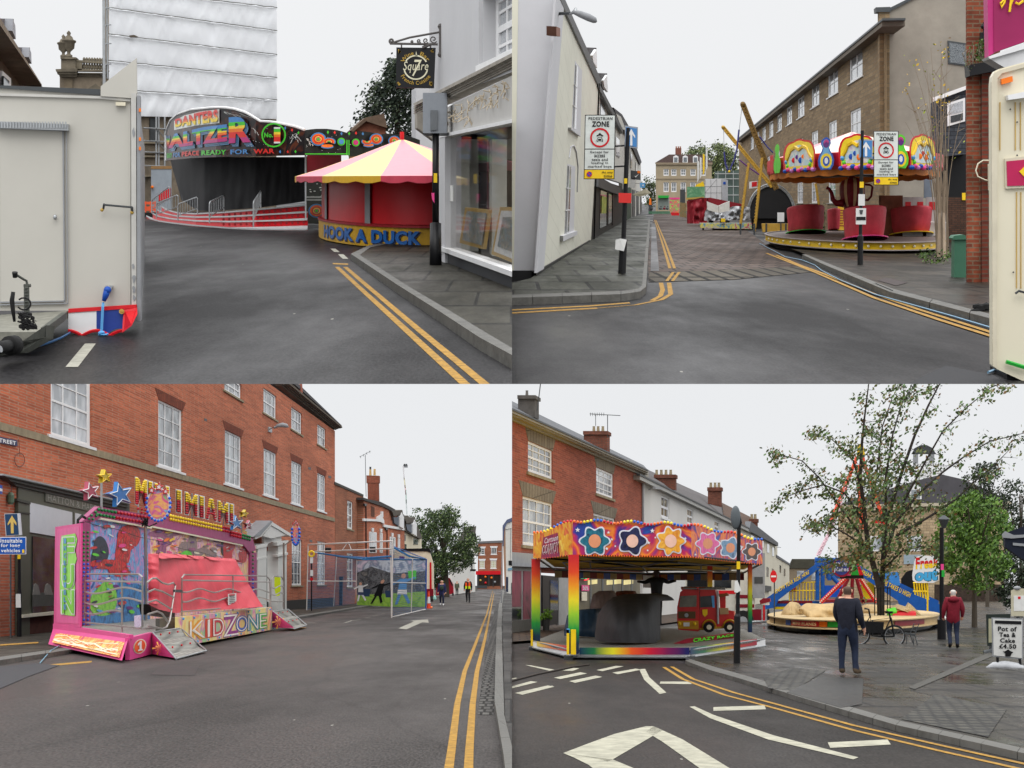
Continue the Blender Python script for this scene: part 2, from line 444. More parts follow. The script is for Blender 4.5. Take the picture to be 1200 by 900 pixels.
# UPPER TOWN, LEFT STREET
TL=Town(60.,210.,290.,-1e9,0.,0.,1e9);use(TL);paints()
K=T.K
far=T.hy+.6
A_DARK=asphalt('wet_asphalt',C(41,40,41)[:3],spec=.045,rg=.5,wet=.22)
o=ground('road',[(-260,450),(600,450),(600,far),(-900,far)],A_DARK)
PAVE_TL=brick('stone_flags_worn',C(62,60,52),C(50,48,42),C(28,27,23),bw=.9,bh=.6,ms=.025,rg=.6,spec=.06,sn=.55,ss=.45,wet=.3)
KERB=M('kerb_granite',tuple(c*.5 for c in C(126,124,118)[:3])+(1,),rg=.6,var=.3,scale=4,bump=.2)
ground('pavement',[(604,432),(562,407),(520,378),(470,345),(421,311),(421,305),(434,296),(470,288),(604,288)],PAVE_TL,.12)
b=MB();kp=[(411,304.5),(431,294.5),(470,286)]
kin=[(421,305),(434,296),(470,288)]
kerb_out=[(602,434),(562,410.5),(516,378),(466,344),(411,304.5),(431,294.3),(470,286)]
kerb_in=[(616,434),(572,406),(526,376),(476,344),(421.5,306),(434,296.3),(470,288.3)]
for i in range(len(kerb_out)-1):
 a,c=T.g(*kerb_out[i],.125),T.g(*kerb_out[i+1],.125);d,e=T.g(*kerb_in[i+1],.125),T.g(*kerb_in[i],.125)
 b.pr([a,c,d,e],zvec(-.13))
tag(b.B('kerb',KERB,uvf=T.uvf()),kind='structure')
b=MB()
strip(b,[(395,313),(420,336),(470,381.5),(545,450.5)],.085,.004);strip(b,[(404.5,313),(430,335),(490,386),(568,450.5)],.085,.004)
b.fc([T.g(390,308.3,.004),T.g(408,309,.004),T.g(408,310.6,.004),T.g(390,309.9,.004)])
tag(b.B('double_yellow_lines',P.vyel),kind='structure')
b=MB()
strip(b,[(390,291.5),(395,295.5)],.12,.004);strip(b,[(399,298),(405,303.5)],.12,.004);strip(b,[(84,430.5),(106,403)],.11,.004)
tag(b.B('white_road_dashes',P.vwht),kind='structure')
WH=M('trailer_panel',C(188,185,176),rg=.45,var=.05,scale=.7,spec=.3)
WHD=M('trailer_frame',C(190,188,182),rg=.45,var=.1)
tf=fro(80,392)
tr=thing('fair_trailer','plain off-white box trailer with a red white and blue skirt at its corner','trailer',T.g(80,392))
def q(pl,pts,out,t,name,m,parent):
 return MB().qp(pl,pts,out,t).B(name,m,parent)
q(tf,[(-60,98),(118,111),(153,115),(153,372),(80,364),(-60,364)],0,.8,'body',WH,tr)
q(tf,[(-60,99),(117,111.5),(117,104.5),(-60,97.5)],.03,.6,'roof_edge',P.dsteel,tr)
q(tf,[(-60,107.5),(117,112.5),(153,116),(153,119),(117,115.5),(-60,110.5)],.03,.03,'trim',WHD,tr)
q(tf,[(118,112.5),(118,101),(160,68),(160.5,109),(153,115)],.05,.08,'side_fin',WH,tr)
q(tf,[(153.5,109),(159.5,109),(160,370),(154,372)],.06,.25,'corner_post',WHD,tr)
q(tf,[(160.5,112),(164,112),(165,376),(160.5,376)],.08,.2,'corner_rail',P.grey,tr)
sf=facade(165,391,171,262)
b=MB();b.fc([at(165,140,T.dp(391)),at(169.5,172,T.dp(300)),at(169.5,300,T.dp(300)),at(165,378,T.dp(391))])
b.B('flank',P.grey,tr)
door=q(tf,[(0,150),(73,153),(76,353),(1,355)],.02,.02,'door',WH,tr)
for pts in([(-3,149),(73.5,152.5),(73.5,154),(-3,150.5)],[(73,152),(74.6,152),(76.5,355),(75,355)],[(77.2,154),(78.2,154),(79.6,356),(78.6,356)],[(-3,353.5),(76,352),(76,353.4),(-3,355)],[(-3,356.5),(79,355),(79,356.2),(-3,358)]):
 q(tf,pts,.035,.015,'seam',P.grey,door)
b=MB();b.ball(tf.px(64.5,254.5,.06),.022*K,8,sz=1.4);b.B('door_lock',P.steel,door,smooth=1)
b=MB();b.qp(tf,[(-5,142),(80,145.5),(80,153),(-5,150)],.12,.12)
for i in range(24):
 x=-2+i*3.4;b.qp(tf,[(x,142.5),(x+1.6,142.6),(x+1.6,150),(x,150)],.135,.015)
b.B('awning_rail',P.steel,tr)
q(tf,[(135.5,119.5),(147,119.8),(147,124),(135.5,123.7)],.06,.06,'marker_light',P.cream,tr)
b=MB();b.tu([tf.px(122,240,.1),tf.px(155,243,.1)],.011*K,6);b.tu([tf.px(122,239,.1),tf.px(121,245,.05)],.012*K);b.tu([tf.px(155,243,.1),tf.px(155,249,.05)],.012*K)
b.B('grab_bar',P.dsteel,tr)
b=MB();b.ball(tf.px(119.5,246,.06),.02*K,8);b.B('brass_catch',P.gold,tr,smooth=1);b=MB();b.ball(tf.px(154.5,249,.06),.02*K,8);b.B('brass_catch',P.gold,tr,smooth=1)
for(x,y,w,h)in((156.5,312,2.5,5),(157,327,3,8),(157,339,3,7),(157.3,349,2.6,6),(156.5,155,2,10)):
 MB().fc([tf.px(x+RU(-1,1)+w*cos(t)*.6,y+h*.6*sin(t),.07)for t in[i*.7 for i in range(9)]]).B('worn_paint',P.grey,tr)
for y in(127,161,172):q(tf,[(162.8,y),(165,y),(165,y+4),(162.8,y+4)],.1,.05,'side_light',P.orange,tr)
sk=MB();sk.pr([tf.px(80,362,.1),tf.px(160,357,.1),tf.px(160,361,.1),tf.px(80,366.5,.1)],-tf.N*.05*K);s0=sk.B('skirt',P.red,tr)
def scal(x0,x1,y0,y1,yb,n,dep):
 top=[(x0+(x1-x0)*i/12,y0+(y1-y0)*i/12)for i in range(13)]
 bot=[(x0+(x1-x0)*i/24,yb-dep*abs(sin(PI*n*i/24+PI/2)))for i in range(25)]
 return top+bot[::-1]
MB().qp(tf,scal(80,113,366.3,364.5,393,1,6),.09,.02).B('white_panel',P.white,s0)
MB().qp(tf,scal(113,145,364.5,362,391,1.2,6),.09,.02).B('blue_panel',M('blue_vinyl',C(38,62,140),rg=.35),s0)
MB().pr([tf.px(145,362,.09),tf.px(160.5,360.5,.1),tf.px(161,368,.2),tf.px(154,382,.35),tf.px(143,390,.2)],-tf.N*.03*K).B('red_panel',P.red,s0)
b=MB();b.tu([tf.px(80+i*2.7,393.5-6*abs(sin(PI*i/12+PI/2)),.1)for i in range(25)],.018*K,5);b.B('hem',P.red,s0)
b=MB();b.la(tf.px(142.5,365,.12),[(.03*K,0),(.02*K,.001)],12);b.tu([tf.px(142.5,365,.12),tf.px(142.5,365,.14)],.028*K,10);b.B('eyelet',P.gold,s0)
b=MB();b.qp(tf,[(123,335),(132,335),(130,341),(122,341)],.08,.07);b.B('socket_plate',P.steel,tr)
b=MB();b.tu([tf.px(126,339,.14),tf.px(124,346,.14),tf.px(121.5,353,.14)],[.036*K,.034*K,.02*K],9);b.ball(tf.px(126,340,.14),.042*K,9);b.B('blue_plug',P.blue,tr,smooth=1)
b=MB();b.tu([tf.px(121,355,.13)]+[tf.px(120.5-.2*i,360+4*i,.16)for i in range(8)],.015*K,5);b.tu([tf.px(119+3*cos(i*.9),391+2.2*sin(i*.9),.2)for i in range(8)],.014*K,4)
b.tu([tf.px(122+5*cos(i*.8),391+1.5*sin(i*.8),.22)for i in range(7)],.012*K,4);b.B('cable',P.cyan,tr)
hf=fro(20,418);HM=M('hitch_steel',C(80,82,76),rg=.6,var=.35,scale=6,metal=.2)
a=MB();a.pr([tf.px(-20,370,0),tf.px(80,364,0),hf.px(44,389,0),hf.px(-20,389,0)],zvec(-.08));a.B('drawbar_deck',M('checker_plate',C(125,124,114),rg=.6,var=.3,scale=9),tr)
a=MB();a.pr([hf.px(54,384,0),hf.px(78,366,-1.4),hf.px(78,374,-1.4),hf.px(54,395,0)],VV((-.05*K,0,0)));a.pr([hf.px(54,381,.0),hf.px(26,400,.6),hf.px(0,408,.9),hf.px(-6,418,.9),hf.px(22,413,.6),hf.px(52,396,0)],VV((0,.3*K,0)))
a.B('drawbar',HM,tr)
a=MB();a.tu([hf.px(14,404,.9),hf.px(-8,409,1.3)],[.05*K,.055*K],12);a.tu([hf.px(18,404,.85),hf.px(10,405,.95)],.085*K,14);a.B('coupling',P.rubber,tr,smooth=1)
a=MB();a.tu([hf.px(-4,410,1.35),hf.px(1,409,1.36)],[.04*K,.03*K],10);a.B('coupling_tip',P.steel,tr)
a=MB();a.tu([hf.px(31.5,372,.3),hf.px(31,333,.3)],.026*K,10);a.tu([hf.px(28,335,.3),hf.px(36,334.5,.3)],.016*K,6);a.tu([hf.px(32,334,.3),hf.px(31,329,.3),hf.px(28,327.5,.33),hf.px(19,322,.4)],.012*K,6)
for i in range(9):a.tu([hf.px(29,338+i*4,.34),hf.px(33.3,337.4+i*4,.34)],.006*K,4)
a.B('jockey_winch',HM,tr)
a=MB();a.tu([hf.px(17.5,325,.4),hf.px(17.5,319,.42)],[.02*K,.026*K],9);a.B('winch_knob',P.rubber,tr)
a=MB();a.tu([hf.px(17,377,.5),hf.px(15,362,.5),hf.px(14,352,.5),hf.px(15.5,342,.5)],[.012*K,.02*K,.022*K,.018*K],8);a.B('brake_lever',P.rubber,tr,smooth=1)
a=MB();a.tu([hf.px(28+8*cos(t*.5-2.4)+0*t,356+7*sin(t*.5-2.4),.45)for t in range(11)],.008*K,5)
for i in range(26):
 x,y=RU(22,41),RU(368,385)
 a.ball(hf.px(x,y,RU(.2,.5)),RU(.012,.035)*K,6)
for i in range(5):a.tu([hf.px(20+RU(0,24),366+RU(0,20),.5)for _ in range(4)],.008*K,4)
a.B('hitch_gear',P.rubber,tr)
tag(MB().tu([T.g(x,y,.03)for x,y in((18,414),(34,411.5),(48,408),(60,404),(72,399),(84,392),(94,388))],.012*K,5).B('power_cable',M('blue_cable',C(50,95,140),rg=.5)),'thin blue cable lying on the asphalt under the white trailer','cable')
SW=M('white_render',C(190,190,192),rg=.7,var=.05,scale=.5,bump=.08,bscale=6)
SW2=M('fascia_paint',C(186,184,180),rg=.55,var=.06)
STN=M('weathered_cornice',C(150,144,134),rg=.8,var=.25,scale=2.5,bump=.2)
shop=thing('corner_shop','white rendered corner shop with a wide picture window and a stone cornice above','shop',T.g(560,330))
sp=facade(516,312,604,349.6)
q(sp,[(516,292),(604,323.5),(604,352),(516,314)],0,.25,'stall_riser',M('charcoal_paint',C(44,47,52),rg=.5),shop)
q(sp,[(514.5,288.5),(604,319.5),(604,326),(514.5,293.5)],.08,.3,'window_sill',P.white,shop)
q(sp,[(514.5,158),(521.5,156),(521.5,315),(514.5,312.5)],.05,.3,'corner_pilaster',SW,shop)
q(sp,[(515,130),(604,86.5),(604,139),(515,158)],0,.3,'fascia',SW2,shop)
q(sp,[(515,157.5),(604,138.5),(604,143),(515,161.5)],.06,.2,'fascia_trim',P.white,shop)
b=MB()
for(t0,t1,o_)in((0,.26,.16),(.26,.42,.12),(.42,.62,.09),(.62,.8,.06),(.8,1,.04)):
 ya=lambda x,t:(122+(x-483)*-.5128)*(1-t)+(134+(x-487)*-.487)*t
 b.qp(sp,[(484,ya(484,t0)),(604,ya(604,t0)),(604,ya(604,t1)),(486,ya(486,t1))],o_,o_+.2)
b.B('cornice',STN,shop)
wf=fro(516,312)
q(wf,[(489,133),(516,124),(516,170),(489,150)],-1.2,.5,'return_cornice',STN,shop)
rw=fro(500,255)
q(rw,[(487.5,103),(516,103),(516,255),(487.5,254)],0,2,'rear_wall',SW,shop)
up=facade(500,306,604,349.6)
wr=up.rect(561.5,0,612,75)
U0=up.uv(503,110);U1=up.uv(610,60)
hh=up.uv(503,-30)[1]
hb=up.uv(604,66)[1]
r_w=(up.uv(566,10)[0],up.uv(570,74)[1],up.uv(604,10)[0],up.uv(604,-30)[1])
wall(up,(U0[0],hb-.2*K,U1[0]+1,hh),[r_w],SW,shop,'upper_wall',rvl=.25)
window(up,r_w,shop,3,4,P.white,G_PALE,P.white,bar=.045,edge=.11,rvl=.25)
q(up,[(553,-8),(561,-8),(561,88),(553,90)],.06,.1,'wall_pipe',SW,shop)
r_g=[(521.5,161),(604,141.5),(604,319),(521.5,291)]
q(sp,r_g,-.05,.01,'display_glass',G_SHOP,shop)
b=MB()
D=2.2
def ins(x,y,o):return sp.px(x,y,o)
back=[ins(521.5,161,-D),ins(604,141.5,-D),ins(604,323,-D),ins(521.5,293,-D)]
frnt=[ins(521.5,161,-.2),ins(604,141.5,-.2),ins(604,323,-.2),ins(521.5,293,-.2)]
b.fc(back,0);b.fc([frnt[0],frnt[1],back[1],back[0]],1);b.fc([frnt[3],frnt[2],back[2],back[3]],2);b.fc([frnt[0],frnt[3],back[3],back[0]],0);b.fc([frnt[1],frnt[2],back[2],back[1]],0)
b.B('display_interior',[M('dim_room',C(95,78,72),rg=.9,var=.5,scale=1.2),M('dim_ceiling',C(120,112,105),rg=.9),M('window_board',C(150,148,140),rg=.8)],shop)
b=MB()
for x0,x1,o_ in((528.5,535.5,-.5),(541,547,-1.0),(573.5,576.5,-.35)):
 b.qp(sp,[(x0,165),(x1,163),(x1,300),(x0,296)],o_,.25)
b.B('display_column',M('column_paint',C(170,170,160),rg=.6),shop)
b=MB();b.qp(sp,[(547,168),(571,164),(571,196),(547,198)],-1.6,.03);b.qp(sp,[(579,168),(606,160),(606,186),(579,188)],-1.6,.03);b.B('back_window',G_PALE,shop)
b=MB();b.qp(sp,[(545,196),(571,190),(571,201),(545,203)],-1.55,.03);b.qp(sp,[(579,183),(606,192),(606,201),(579,198)],-1.55,.03);b.B('pink_reflection',M('reflected_pink',C(205,110,125),rg=.8),shop)  # coloured panels stand in for the pink reflection in the shop glass
b=MB();b.qp(sp,[(545,203),(571,201),(571,268),(545,268)],-1.5,.03);b.B('red_reflection',M('reflected_red',C(110,38,45),rg=.9,var=.3),shop)  # red reflected in the shop glass, painted as a panel behind it
b=MB()
for i in range(9):
 x=524+i*8.4;l=RU(9,30)
 y=134+(x-516)*-.5
 b.tu([sp.px(x+RU(-1.5,1.5),y+l*j/5,.03+.02*(j%2))for j in range(6)],.01*K,4)
 for j in range(9):
  t=random.random();p=sp.px(x+RU(-2,2),y+l*t,.05);b.tu([p,p+VV((RU(-.12,.12)*K,0,RU(-.12,.05)*K))],.008*K,4)
b.B('icicle_lights',M('cream_wire',C(205,190,165),rg=.6),shop)
PIC=art('small_painting',[C(90,85,60),C(200,195,175),C(120,90,60),C(150,175,190),C(70,95,50),C(190,160,110)],scale=9)
def picture(pts,inner,label,mount):
 pl=sp;t=thing('framed_picture',label,'picture',pl.px(*pts[3],-.25))
 MB().qp(pl,pts,-.22,.06).B('frame',P.gold,t)
 c=(sum(x for x,y in pts)/4,sum(y for x,y in pts)/4)
 sc=lambda k:[(c[0]+(x-c[0])*k,c[1]+(y-c[1])*k)for x,y in pts]
 if mount:MB().qp(pl,sc(.86),-.205,.01).B('mount',P.paper,t)
 MB().qp(pl,sc(inner),-.195,.008).B('painting',PIC,t)
picture([(545,243),(572.5,246),(566,292),(538.5,284.5)],.82,'gilt framed village painting leaning in the shop window nearest the corner',False)
picture([(586,242.5),(609,243),(606,310),(576,298)],.62,'gilt framed picture with a wide white mount farther right in the shop window',True)
c_=MB();c_.qp(sp,[(523.5,264),(531,266),(530,290),(522,287)],-.18,.02);c_=tag(c_.B('notice_card',P.paper),'small white card with orange marks standing in the corner of the shop window','card')
MB().qp(sp,[(525,272),(528.5,273),(528,282),(524.6,281)],-.17,.004).B('print',P.orange,c_)
MB().qp(sp,[(522.5,218),(530,217),(530,236),(522.5,235)],-.04,.02).B('window_sticker',P.paper,shop)
hs=thing('hanging_sign','square black hanging sign with a gold ring and lettering on a scrolled iron bracket','sign',wf.px(512,62,.2))
hp=Plane(wf.px(464,103,.3),VV((1,0,0)))
iron=M('bracket_iron',C(88,84,82),rg=.6)
bd=MB().qp(hp,[(464.5,55.5),(510.5,56),(508.5,103),(464,102.5)],0,.06).B('board',M('sign_black',C(20,21,24),rg=.4),hs)
a=MB();T_=lambda pts,r=.02:a.tu([hp.px(x,y,.02)for x,y in pts],r*K,6)
T_([(457,51),(513,52)],.022);T_([(460,50),(480,44),(516,37.5)],.02);T_([(516.5,31),(516.5,64)],.035)
def spiral(cx,cy,r,turns,a0,s=1):return[(cx+s*r*(1-i/22*.85)*cos(a0+turns*2*PI*i/22),cy+r*(1-i/22*.85)*sin(a0+turns*2*PI*i/22))for i in range(23)]
T_(spiral(459,48,3,1.1,1.8),.02)
for cx,cy,r in((508,46,4.6),(499,47.5,3.4),(491,48,2.6),(483,48.8,1.8)):T_(spiral(cx,cy,r,1.3,.6),.012)
for x in(470.5,504.5):T_([(x,52),(x,56)],.014)
T_([(495,56),(504,52)],.03);a.ball(hp.px(516.5,31,0),.06*K,8);a.ball(hp.px(516.5,64,0),.06*K,8)
a.B('bracket',iron,hs)
goldp,bone=M('sign_gold',C(185,150,60),rg=.5),M('sign_bone',C(225,220,190),rg=.5)
cx,cy,rr=487.3,79,13.8
a=MB();ring=[hp.px(cx+rr*cos(t),cy+rr*sin(t)*1.02,.012)for t in[math.radians(-28+i*8.2)for i in range(39)]if not(math.radians(-8)<t<math.radians(12))and not(math.radians(168)<t<math.radians(192))]
R1=[math.radians(x)for x in range(-148,-27,8)];R2=[math.radians(x)for x in range(14,167,8)]
for Rg in(R1,R2):
 for i in range(len(Rg)-1):
  f=lambda t,k:hp.px(cx+rr*k*cos(t),cy+rr*k*sin(t),.012)
  a.fc([f(Rg[i],.94),f(Rg[i],1.06),f(Rg[i+1],1.06),f(Rg[i+1],.94)])
a.fc([hp.px(487.6,59.5,.012),hp.px(488.5,63.5,.012),hp.px(489.3,65.5,.012),hp.px(486.6,65.5,.012),hp.px(487.2,63.5,.012)])
a.text('7',pm(hp,[(483,70),(494.5,70),(494.5,89.5),(483,89.5)],.016),shear=.3,bold=0)
a.text('Square',pm(hp,[(472.5,72),(502,72),(502,85.5),(472.5,85.5)],.013),shear=.25,bold=0)
a.B('emblem',bone,bd)
a=MB()
def arc_text(txt,r0,r1,a0,a1,inv=False):
 def f(u,v):
  t=math.radians(a0+(a1-a0)*u);r=r0+(r1-r0)*v
  return hp.px(cx+r*cos(t),cy+r*sin(t),.013)
 a.text(txt,f,bold=.01)
arc_text('Wine',15,19.5,-157,-99);arc_text('Bar',15,19.5,-72,-28);arc_text('French Cuisine',20.5,15.8,150,32)
for sx,sy in((468,60),(506,60),(467,98),(505,98)):
 for i in range(5):a.fc([hp.px(sx+RU(-2,2)+1*cos(t),sy+RU(-2,2)+1.2*sin(t),.013)for t in(0,1.6,3.1,4.7)])
a.B('lettering',goldp,bd)
ps=fro(511,318)
post=thing('lamp_post','black tapered post with a grey cabinet at its top beside the shop window','post',T.g(511,318))
b=MB();b.tu([T.g(510.5,318.5),ps.px(510.5,262,0)],[.11*K,.1*K],12);b.tu([ps.px(510.5,262,0),ps.px(510.5,150,0)],.06*K,12);b.B('shaft',P.black,post,smooth=1)
b=MB();b.box(ps.px(495.5,156,.1),VV((.42*K*1.02,0,0)),VV((0,.35*K,0)),VV((0,0,.72*K)));bm_=b.B('cabinet',M('grey_cabinet',C(140,145,152),rg=.5),post)
q(ps,[(504.5,129),(513,129),(512.5,152),(504.5,153)],.13,.1,'cabinet_door',M('cabinet_grey_dark',C(108,112,116),rg=.5),post)
q(ps,[(508.3,203),(512.3,203),(512.3,214),(508.3,214)],.08,.02,'yellow_band',P.yellow,post)
q(ps,[(505.5,226),(509,226),(509,238),(506.5,234)],.09,.01,'paper_notice',P.pink,post)
stx=471.;Yc=T.dp(293)*1.0;rx=125/F*Yc*1.1;
Yf=T.dp(293.5);rb=98/F;Yc=Yf/(1-rb*ST*.8)
cb=T.gw((stx-CX)/F*Yc,Yc);pxm=Yc/F
stall=thing('hook_a_duck_stall','round fairground stall with striped pink and yellow canopy over red walls','stall',cb)
RB=98*pxm*.985;DD=ST*.8
def yb(py,Y):return(CY-py)/F*Y
def hgt(py,Y):return(CY-py)/F*Y-T.gz(Y)
hb0,hb1=hgt(293,Yf),hgt(266.5,Yf)
b=MB();a0=R(-101);n12=24
b.la(cb,[(RB,hb0*1.0+.02*K),(RB*1.0,hb1)],48,DD);b.B('base_band',M('base_yellow',C(196,152,28),rg=.5,var=.22,scale=3.),stall)
b=MB();b.la(cb,[(RB*.94,-.02*K),(RB*.94,hb0+.05*K)],48,DD);b.B('plinth',M('plinth_vinyl',C(150,150,155),rg=.6,var=.5,scale=.8),stall)
b=MB();b.la(cb,[(RB*1.012,hb1-.02*K),(RB*1.012,hb1+.03*K),(RB*.97,hb1+.05*K)],48,DD);b.B('rim',M('rim_red',C(150,20,30),rg=.5),stall)
ht=hgt(203,Yf*1.02)
b=MB();b.la(cb,[(RB*.965,hb1),(RB*.965,ht)],64,DD);b.B('curtain',M('red_curtain_vinyl',C(205,26,38),rg=.42,var=.12,scale=.8,bump=.2,bscale=1.2),stall,smooth=1)
def on(th,h,k=1.):return cb+VV((RB*k*cos(th),0,h))+T.dir*(RB*k*sin(th)*DD)
for px_ in(429.5,380):
 th=ring_theta(cb,RB,DD,px_,ht*.6)
 b=MB();w=.03
 b.pr([on(th-w,hb1,.985),on(th+w,hb1,.985),on(th+w,ht,.985),on(th-w,ht,.985)],VV((0,.1*K,0)));b.B('post',P.grey,stall)
DT=[ring_theta(cb,RB,DD,x,hb1*.5)for x in(380,493)]
def duck(u,v):
 th=DT[0]+(DT[1]-DT[0])*u
 return on(th,hb0+(hb1-hb0)*(.2+.62*v),1.006)
MB().text('HOOK A DUCK',duck,bold=.05).B('lettering',M('lettering_blue',C(20,95,170),rg=.4),stall)
MB().text('HOOK A DUCK',lambda u,v:duck(u*1.012+.004,v*1.06-.1)+VV((0,.02*K,0)),bold=.06).B('lettering_shadow',M('lettering_navy',C(30,40,80),rg=.5),stall)
RC=125*pxm;hc=hgt(205.5,Yf*1.0);ha=hgt(164,Yc)
Yfc=Yc-RC*DD;hc=(CY-206.0)/F*Yfc-T.gz(Yfc)
stripes=[M('canopy_yellow',C(236,205,110),rg=.35,spec=.4,var=.08),M('canopy_pink',C(232,125,140),rg=.35,spec=.4,var=.1)]
b=MB()
n=48;aoff=ring_theta(cb,RC,DD,446,hc)
prof=[(RC,hc),(RC*.75,hc+(ha-hc)*.22),(RC*.4,hc+(ha-hc)*.58),(RC*.03,ha)]
b.la(cb,prof,48,DD,a0=aoff,a1=aoff+2*PI,mf=lambda j,q:(q//4+1)%2)
b.B('canopy',stripes,stall)
b=MB()
for i in range(96):
 t0,t1=aoff+2*PI*i/96,aoff+2*PI*(i+1)/96;d=lambda t,h:cb+VV((RC*cos(t),0,h))+T.dir*(RC*sin(t)*DD)
 s0_=.12+.05*abs(sin(i*PI/3));s1_=.12+.05*abs(sin((i+1)*PI/3))
 b.fc([d(t0,hc),d(t1,hc),d(t1,hc-s1_*K),d(t0,hc-s0_*K)],(i//8+1)%2)
b.B('valance',[M('valance_yellow',C(205,160,40),rg=.5),M('valance_pink',C(190,60,80),rg=.5)],stall)
b=MB();b.tu([cb+VV((0,0,ha-.05*K)),cb+VV((0,0,ha+.22*K))],.06*K,8);b.B('finial',P.red,stall)
class Ribbon:
 def __init__(s,nodes):s.n=[(x,T.dp(y))for x,y in nodes]
 def Y(s,px):
  n=s.n
  for i in range(len(n)-1):
   if px<=n[i+1][0]or i==len(n)-2:
    t=(px-n[i][0])/(n[i+1][0]-n[i][0]);return n[i][1]*(1-t)+n[i+1][1]*t
 def at(s,px,py,out=0.):
  Y=s.Y(px);return at(px,py,Y-out*T.K*ST*.3)
def sheet(rb,xs,top,bot,out=0.,m=0,b=None,thick=0.):
 b=b or MB()
 it=lambda f,x:f(x)if callable(f)else f
 for i in range(len(xs)-1):
  x0,x1=xs[i],xs[i+1]
  p=[rb.at(x0,it(bot,x0),out),rb.at(x1,it(bot,x1),out),rb.at(x1,it(top,x1),out),rb.at(x0,it(top,x0),out)]
  if thick:b.pr(p,VV((0,thick*T.K,0)),m)
  else:b.fc(p,m)
 return b
def pl_(pts):
 def f(x):
  if x<=pts[0][0]:return pts[0][1]
  for(a,b),(c,d)in zip(pts,pts[1:]):
   if x<=c:return b+(d-b)*(x-a)/(c-a)
  return pts[-1][1]
 return f
def rng(a,b,s):
 n=max(1,round((b-a)/s));return[a+(b-a)*i/n for i in range(n+1)]
wz=thing('waltzer_ride','closed waltzer ride with a curved painted sign over black curtains and red steps','fairground ride',T.g(300,266))
rb=Ribbon([(190,259),(196,261.5),(205,263),(225,265),(255,267.3),(300,269),(357,270),(410,269),(447,268),(495,266.5)])
NIGHT=art('painted_night',[C(18,14,14),C(70,32,22),C(20,16,18),C(28,24,28),C(95,48,28)],scale=1.6,rg=.3)
NIGHT2=art('painted_black',[C(16,18,18),C(30,34,34),C(14,15,16)],scale=1.6,rg=.3)
t1=pl_([(194.5,160),(196.5,150),(200,142),(208,135),(224,129.5),(250,126.8),(262,126.3),(290,129.5),(302,142.5),(320,143),(357,151)])
t1b=pl_([(194.5,158),(196.5,149),(200,141),(208,134),(224,128.5),(250,126),(262,126),(275,127.6),(290,132.5),(305,142),(320,143),(345,148),(357,152)])
b1=pl_([(194.5,188),(200,187.5),(225,185),(255,183.8),(300,182.8),(357,181.5)])
X1=[194.5,196.5,200,204,208,215,224]+rng(230,300,6)+rng(305,357,6)
sg=sheet(rb,X1,t1b,b1,.1,thick=.1).B('sign_board',NIGHT,wz)
t2=pl_([(357,152.5),(368,151),(382,150.8),(396,152.5),(408,156)]);t3=pl_([(408,155),(422,153.5),(436,155),(447,158)]);t4=pl_([(447,157),(462,156.5),(478,159),(492,164)])
s2=sheet(rb,rng(357.3,408,6),t2,lambda x:181.5,.08,thick=.1)
sheet(rb,rng(408.3,447,6),t3,lambda x:183,.08,b=s2,thick=.1);sheet(rb,rng(447.3,492,6),t4,lambda x:184,.08,b=s2,thick=.1)
sg2=s2 .B('rounding_board',NIGHT2,wz)
b=MB()
for i in range(len(X1)-1):
 b.tu([rb.at(X1[i],t1b(X1[i]),.1),rb.at(X1[i+1],t1b(X1[i+1]),.1)],.045*K,6)
b.tu([rb.at(194.5,y,.1)for y in(158,188)],.05*K,6);b.B('edge_trim',P.white,wz)
NEON={k:M('sign_'+k,c,rg=.35)for k,c in dict(green=C(70,190,50),red=C(215,50,45),blue=C(70,130,190),yellow=C(235,205,60),orange=C(230,120,40),magenta=C(180,50,120),white=C(215,220,215)).items()}
nl=list(NEON.values());ni=list(NEON.keys()).index
def rmap(x0,x1,ytop,ybot,out):return lambda u,v:rb.at(x0+(x1-x0)*u,ybot(x0+(x1-x0)*u)*(1-v)+ytop(x0+(x1-x0)*u)*v,out)
L=MB()
sheet(rb,rng(204,257,6),pl_([(204,142),(215,135.5),(235,130.5),(257,128)]),pl_([(204,152.5),(230,147),(257,144.2)]),.13,m=ni('white'),b=L)
L.B('name_panel_edge',nl,sg)
L=MB();sheet(rb,rng(205,256,6),pl_([(205,143),(215,136.6),(235,131.6),(256,129)]),pl_([(205,150.5),(230,146),(256,143.2)]),.16);L.B('name_panel',P.black,sg)
L=MB()
L.text('DANTERS',rmap(205,255,pl_([(205,140),(215,136),(235,131),(255,128)]),pl_([(205,149),(230,146),(255,142.5)]),.2),bold=.05,bn=[(.35,ni('yellow')),(.55,ni('orange')),(1,ni('red'))])
wt,wb=pl_([(195,159),(240,150),(262,146),(268,137),(296,134)]),pl_([(195,176),(225,172.5),(262,168),(268,169),(296,165)])
rainbow=[(.2,ni('magenta')),(.42,ni('red')),(.55,ni('orange')),(.66,ni('yellow')),(.8,ni('green')),(1,ni('blue'))]
L.text('ALTZE',rmap(197,266,pl_([(197,158.5),(240,148.5),(266,145.5)]),pl_([(197,174),(235,169),(266,165.5)]),.22),bold=.06,bn=rainbow)
L.text('R',rmap(268,294,pl_([(268,137.5),(294,135.8)]),pl_([(268,168),(294,166.5)]),.24),bold=.05,bn=rainbow)
L.text('W',rmap(194.7,199,lambda x:159,lambda x:175,.22),bold=.03,bn=rainbow)
L.B('title_lettering',nl,sg)
L=MB()
for dx,dy in((2.6,3.8),(1.4,2)):
 L.text('ALTZE',rmap(197+dx,266+dx,pl_([(197,158.5+dy),(240,148.5+dy),(269,145.5+dy)]),pl_([(197,174+dy),(235,169+dy),(269,165.5+dy)]),.17+.01*(3-dx)),bold=.06)
 L.text('R',rmap(268+dx*1.5,294+dx*1.5,lambda x:137+dy,lambda x:167.5+dy*1.1,.17+.01*(3-dx)),bold=.05)
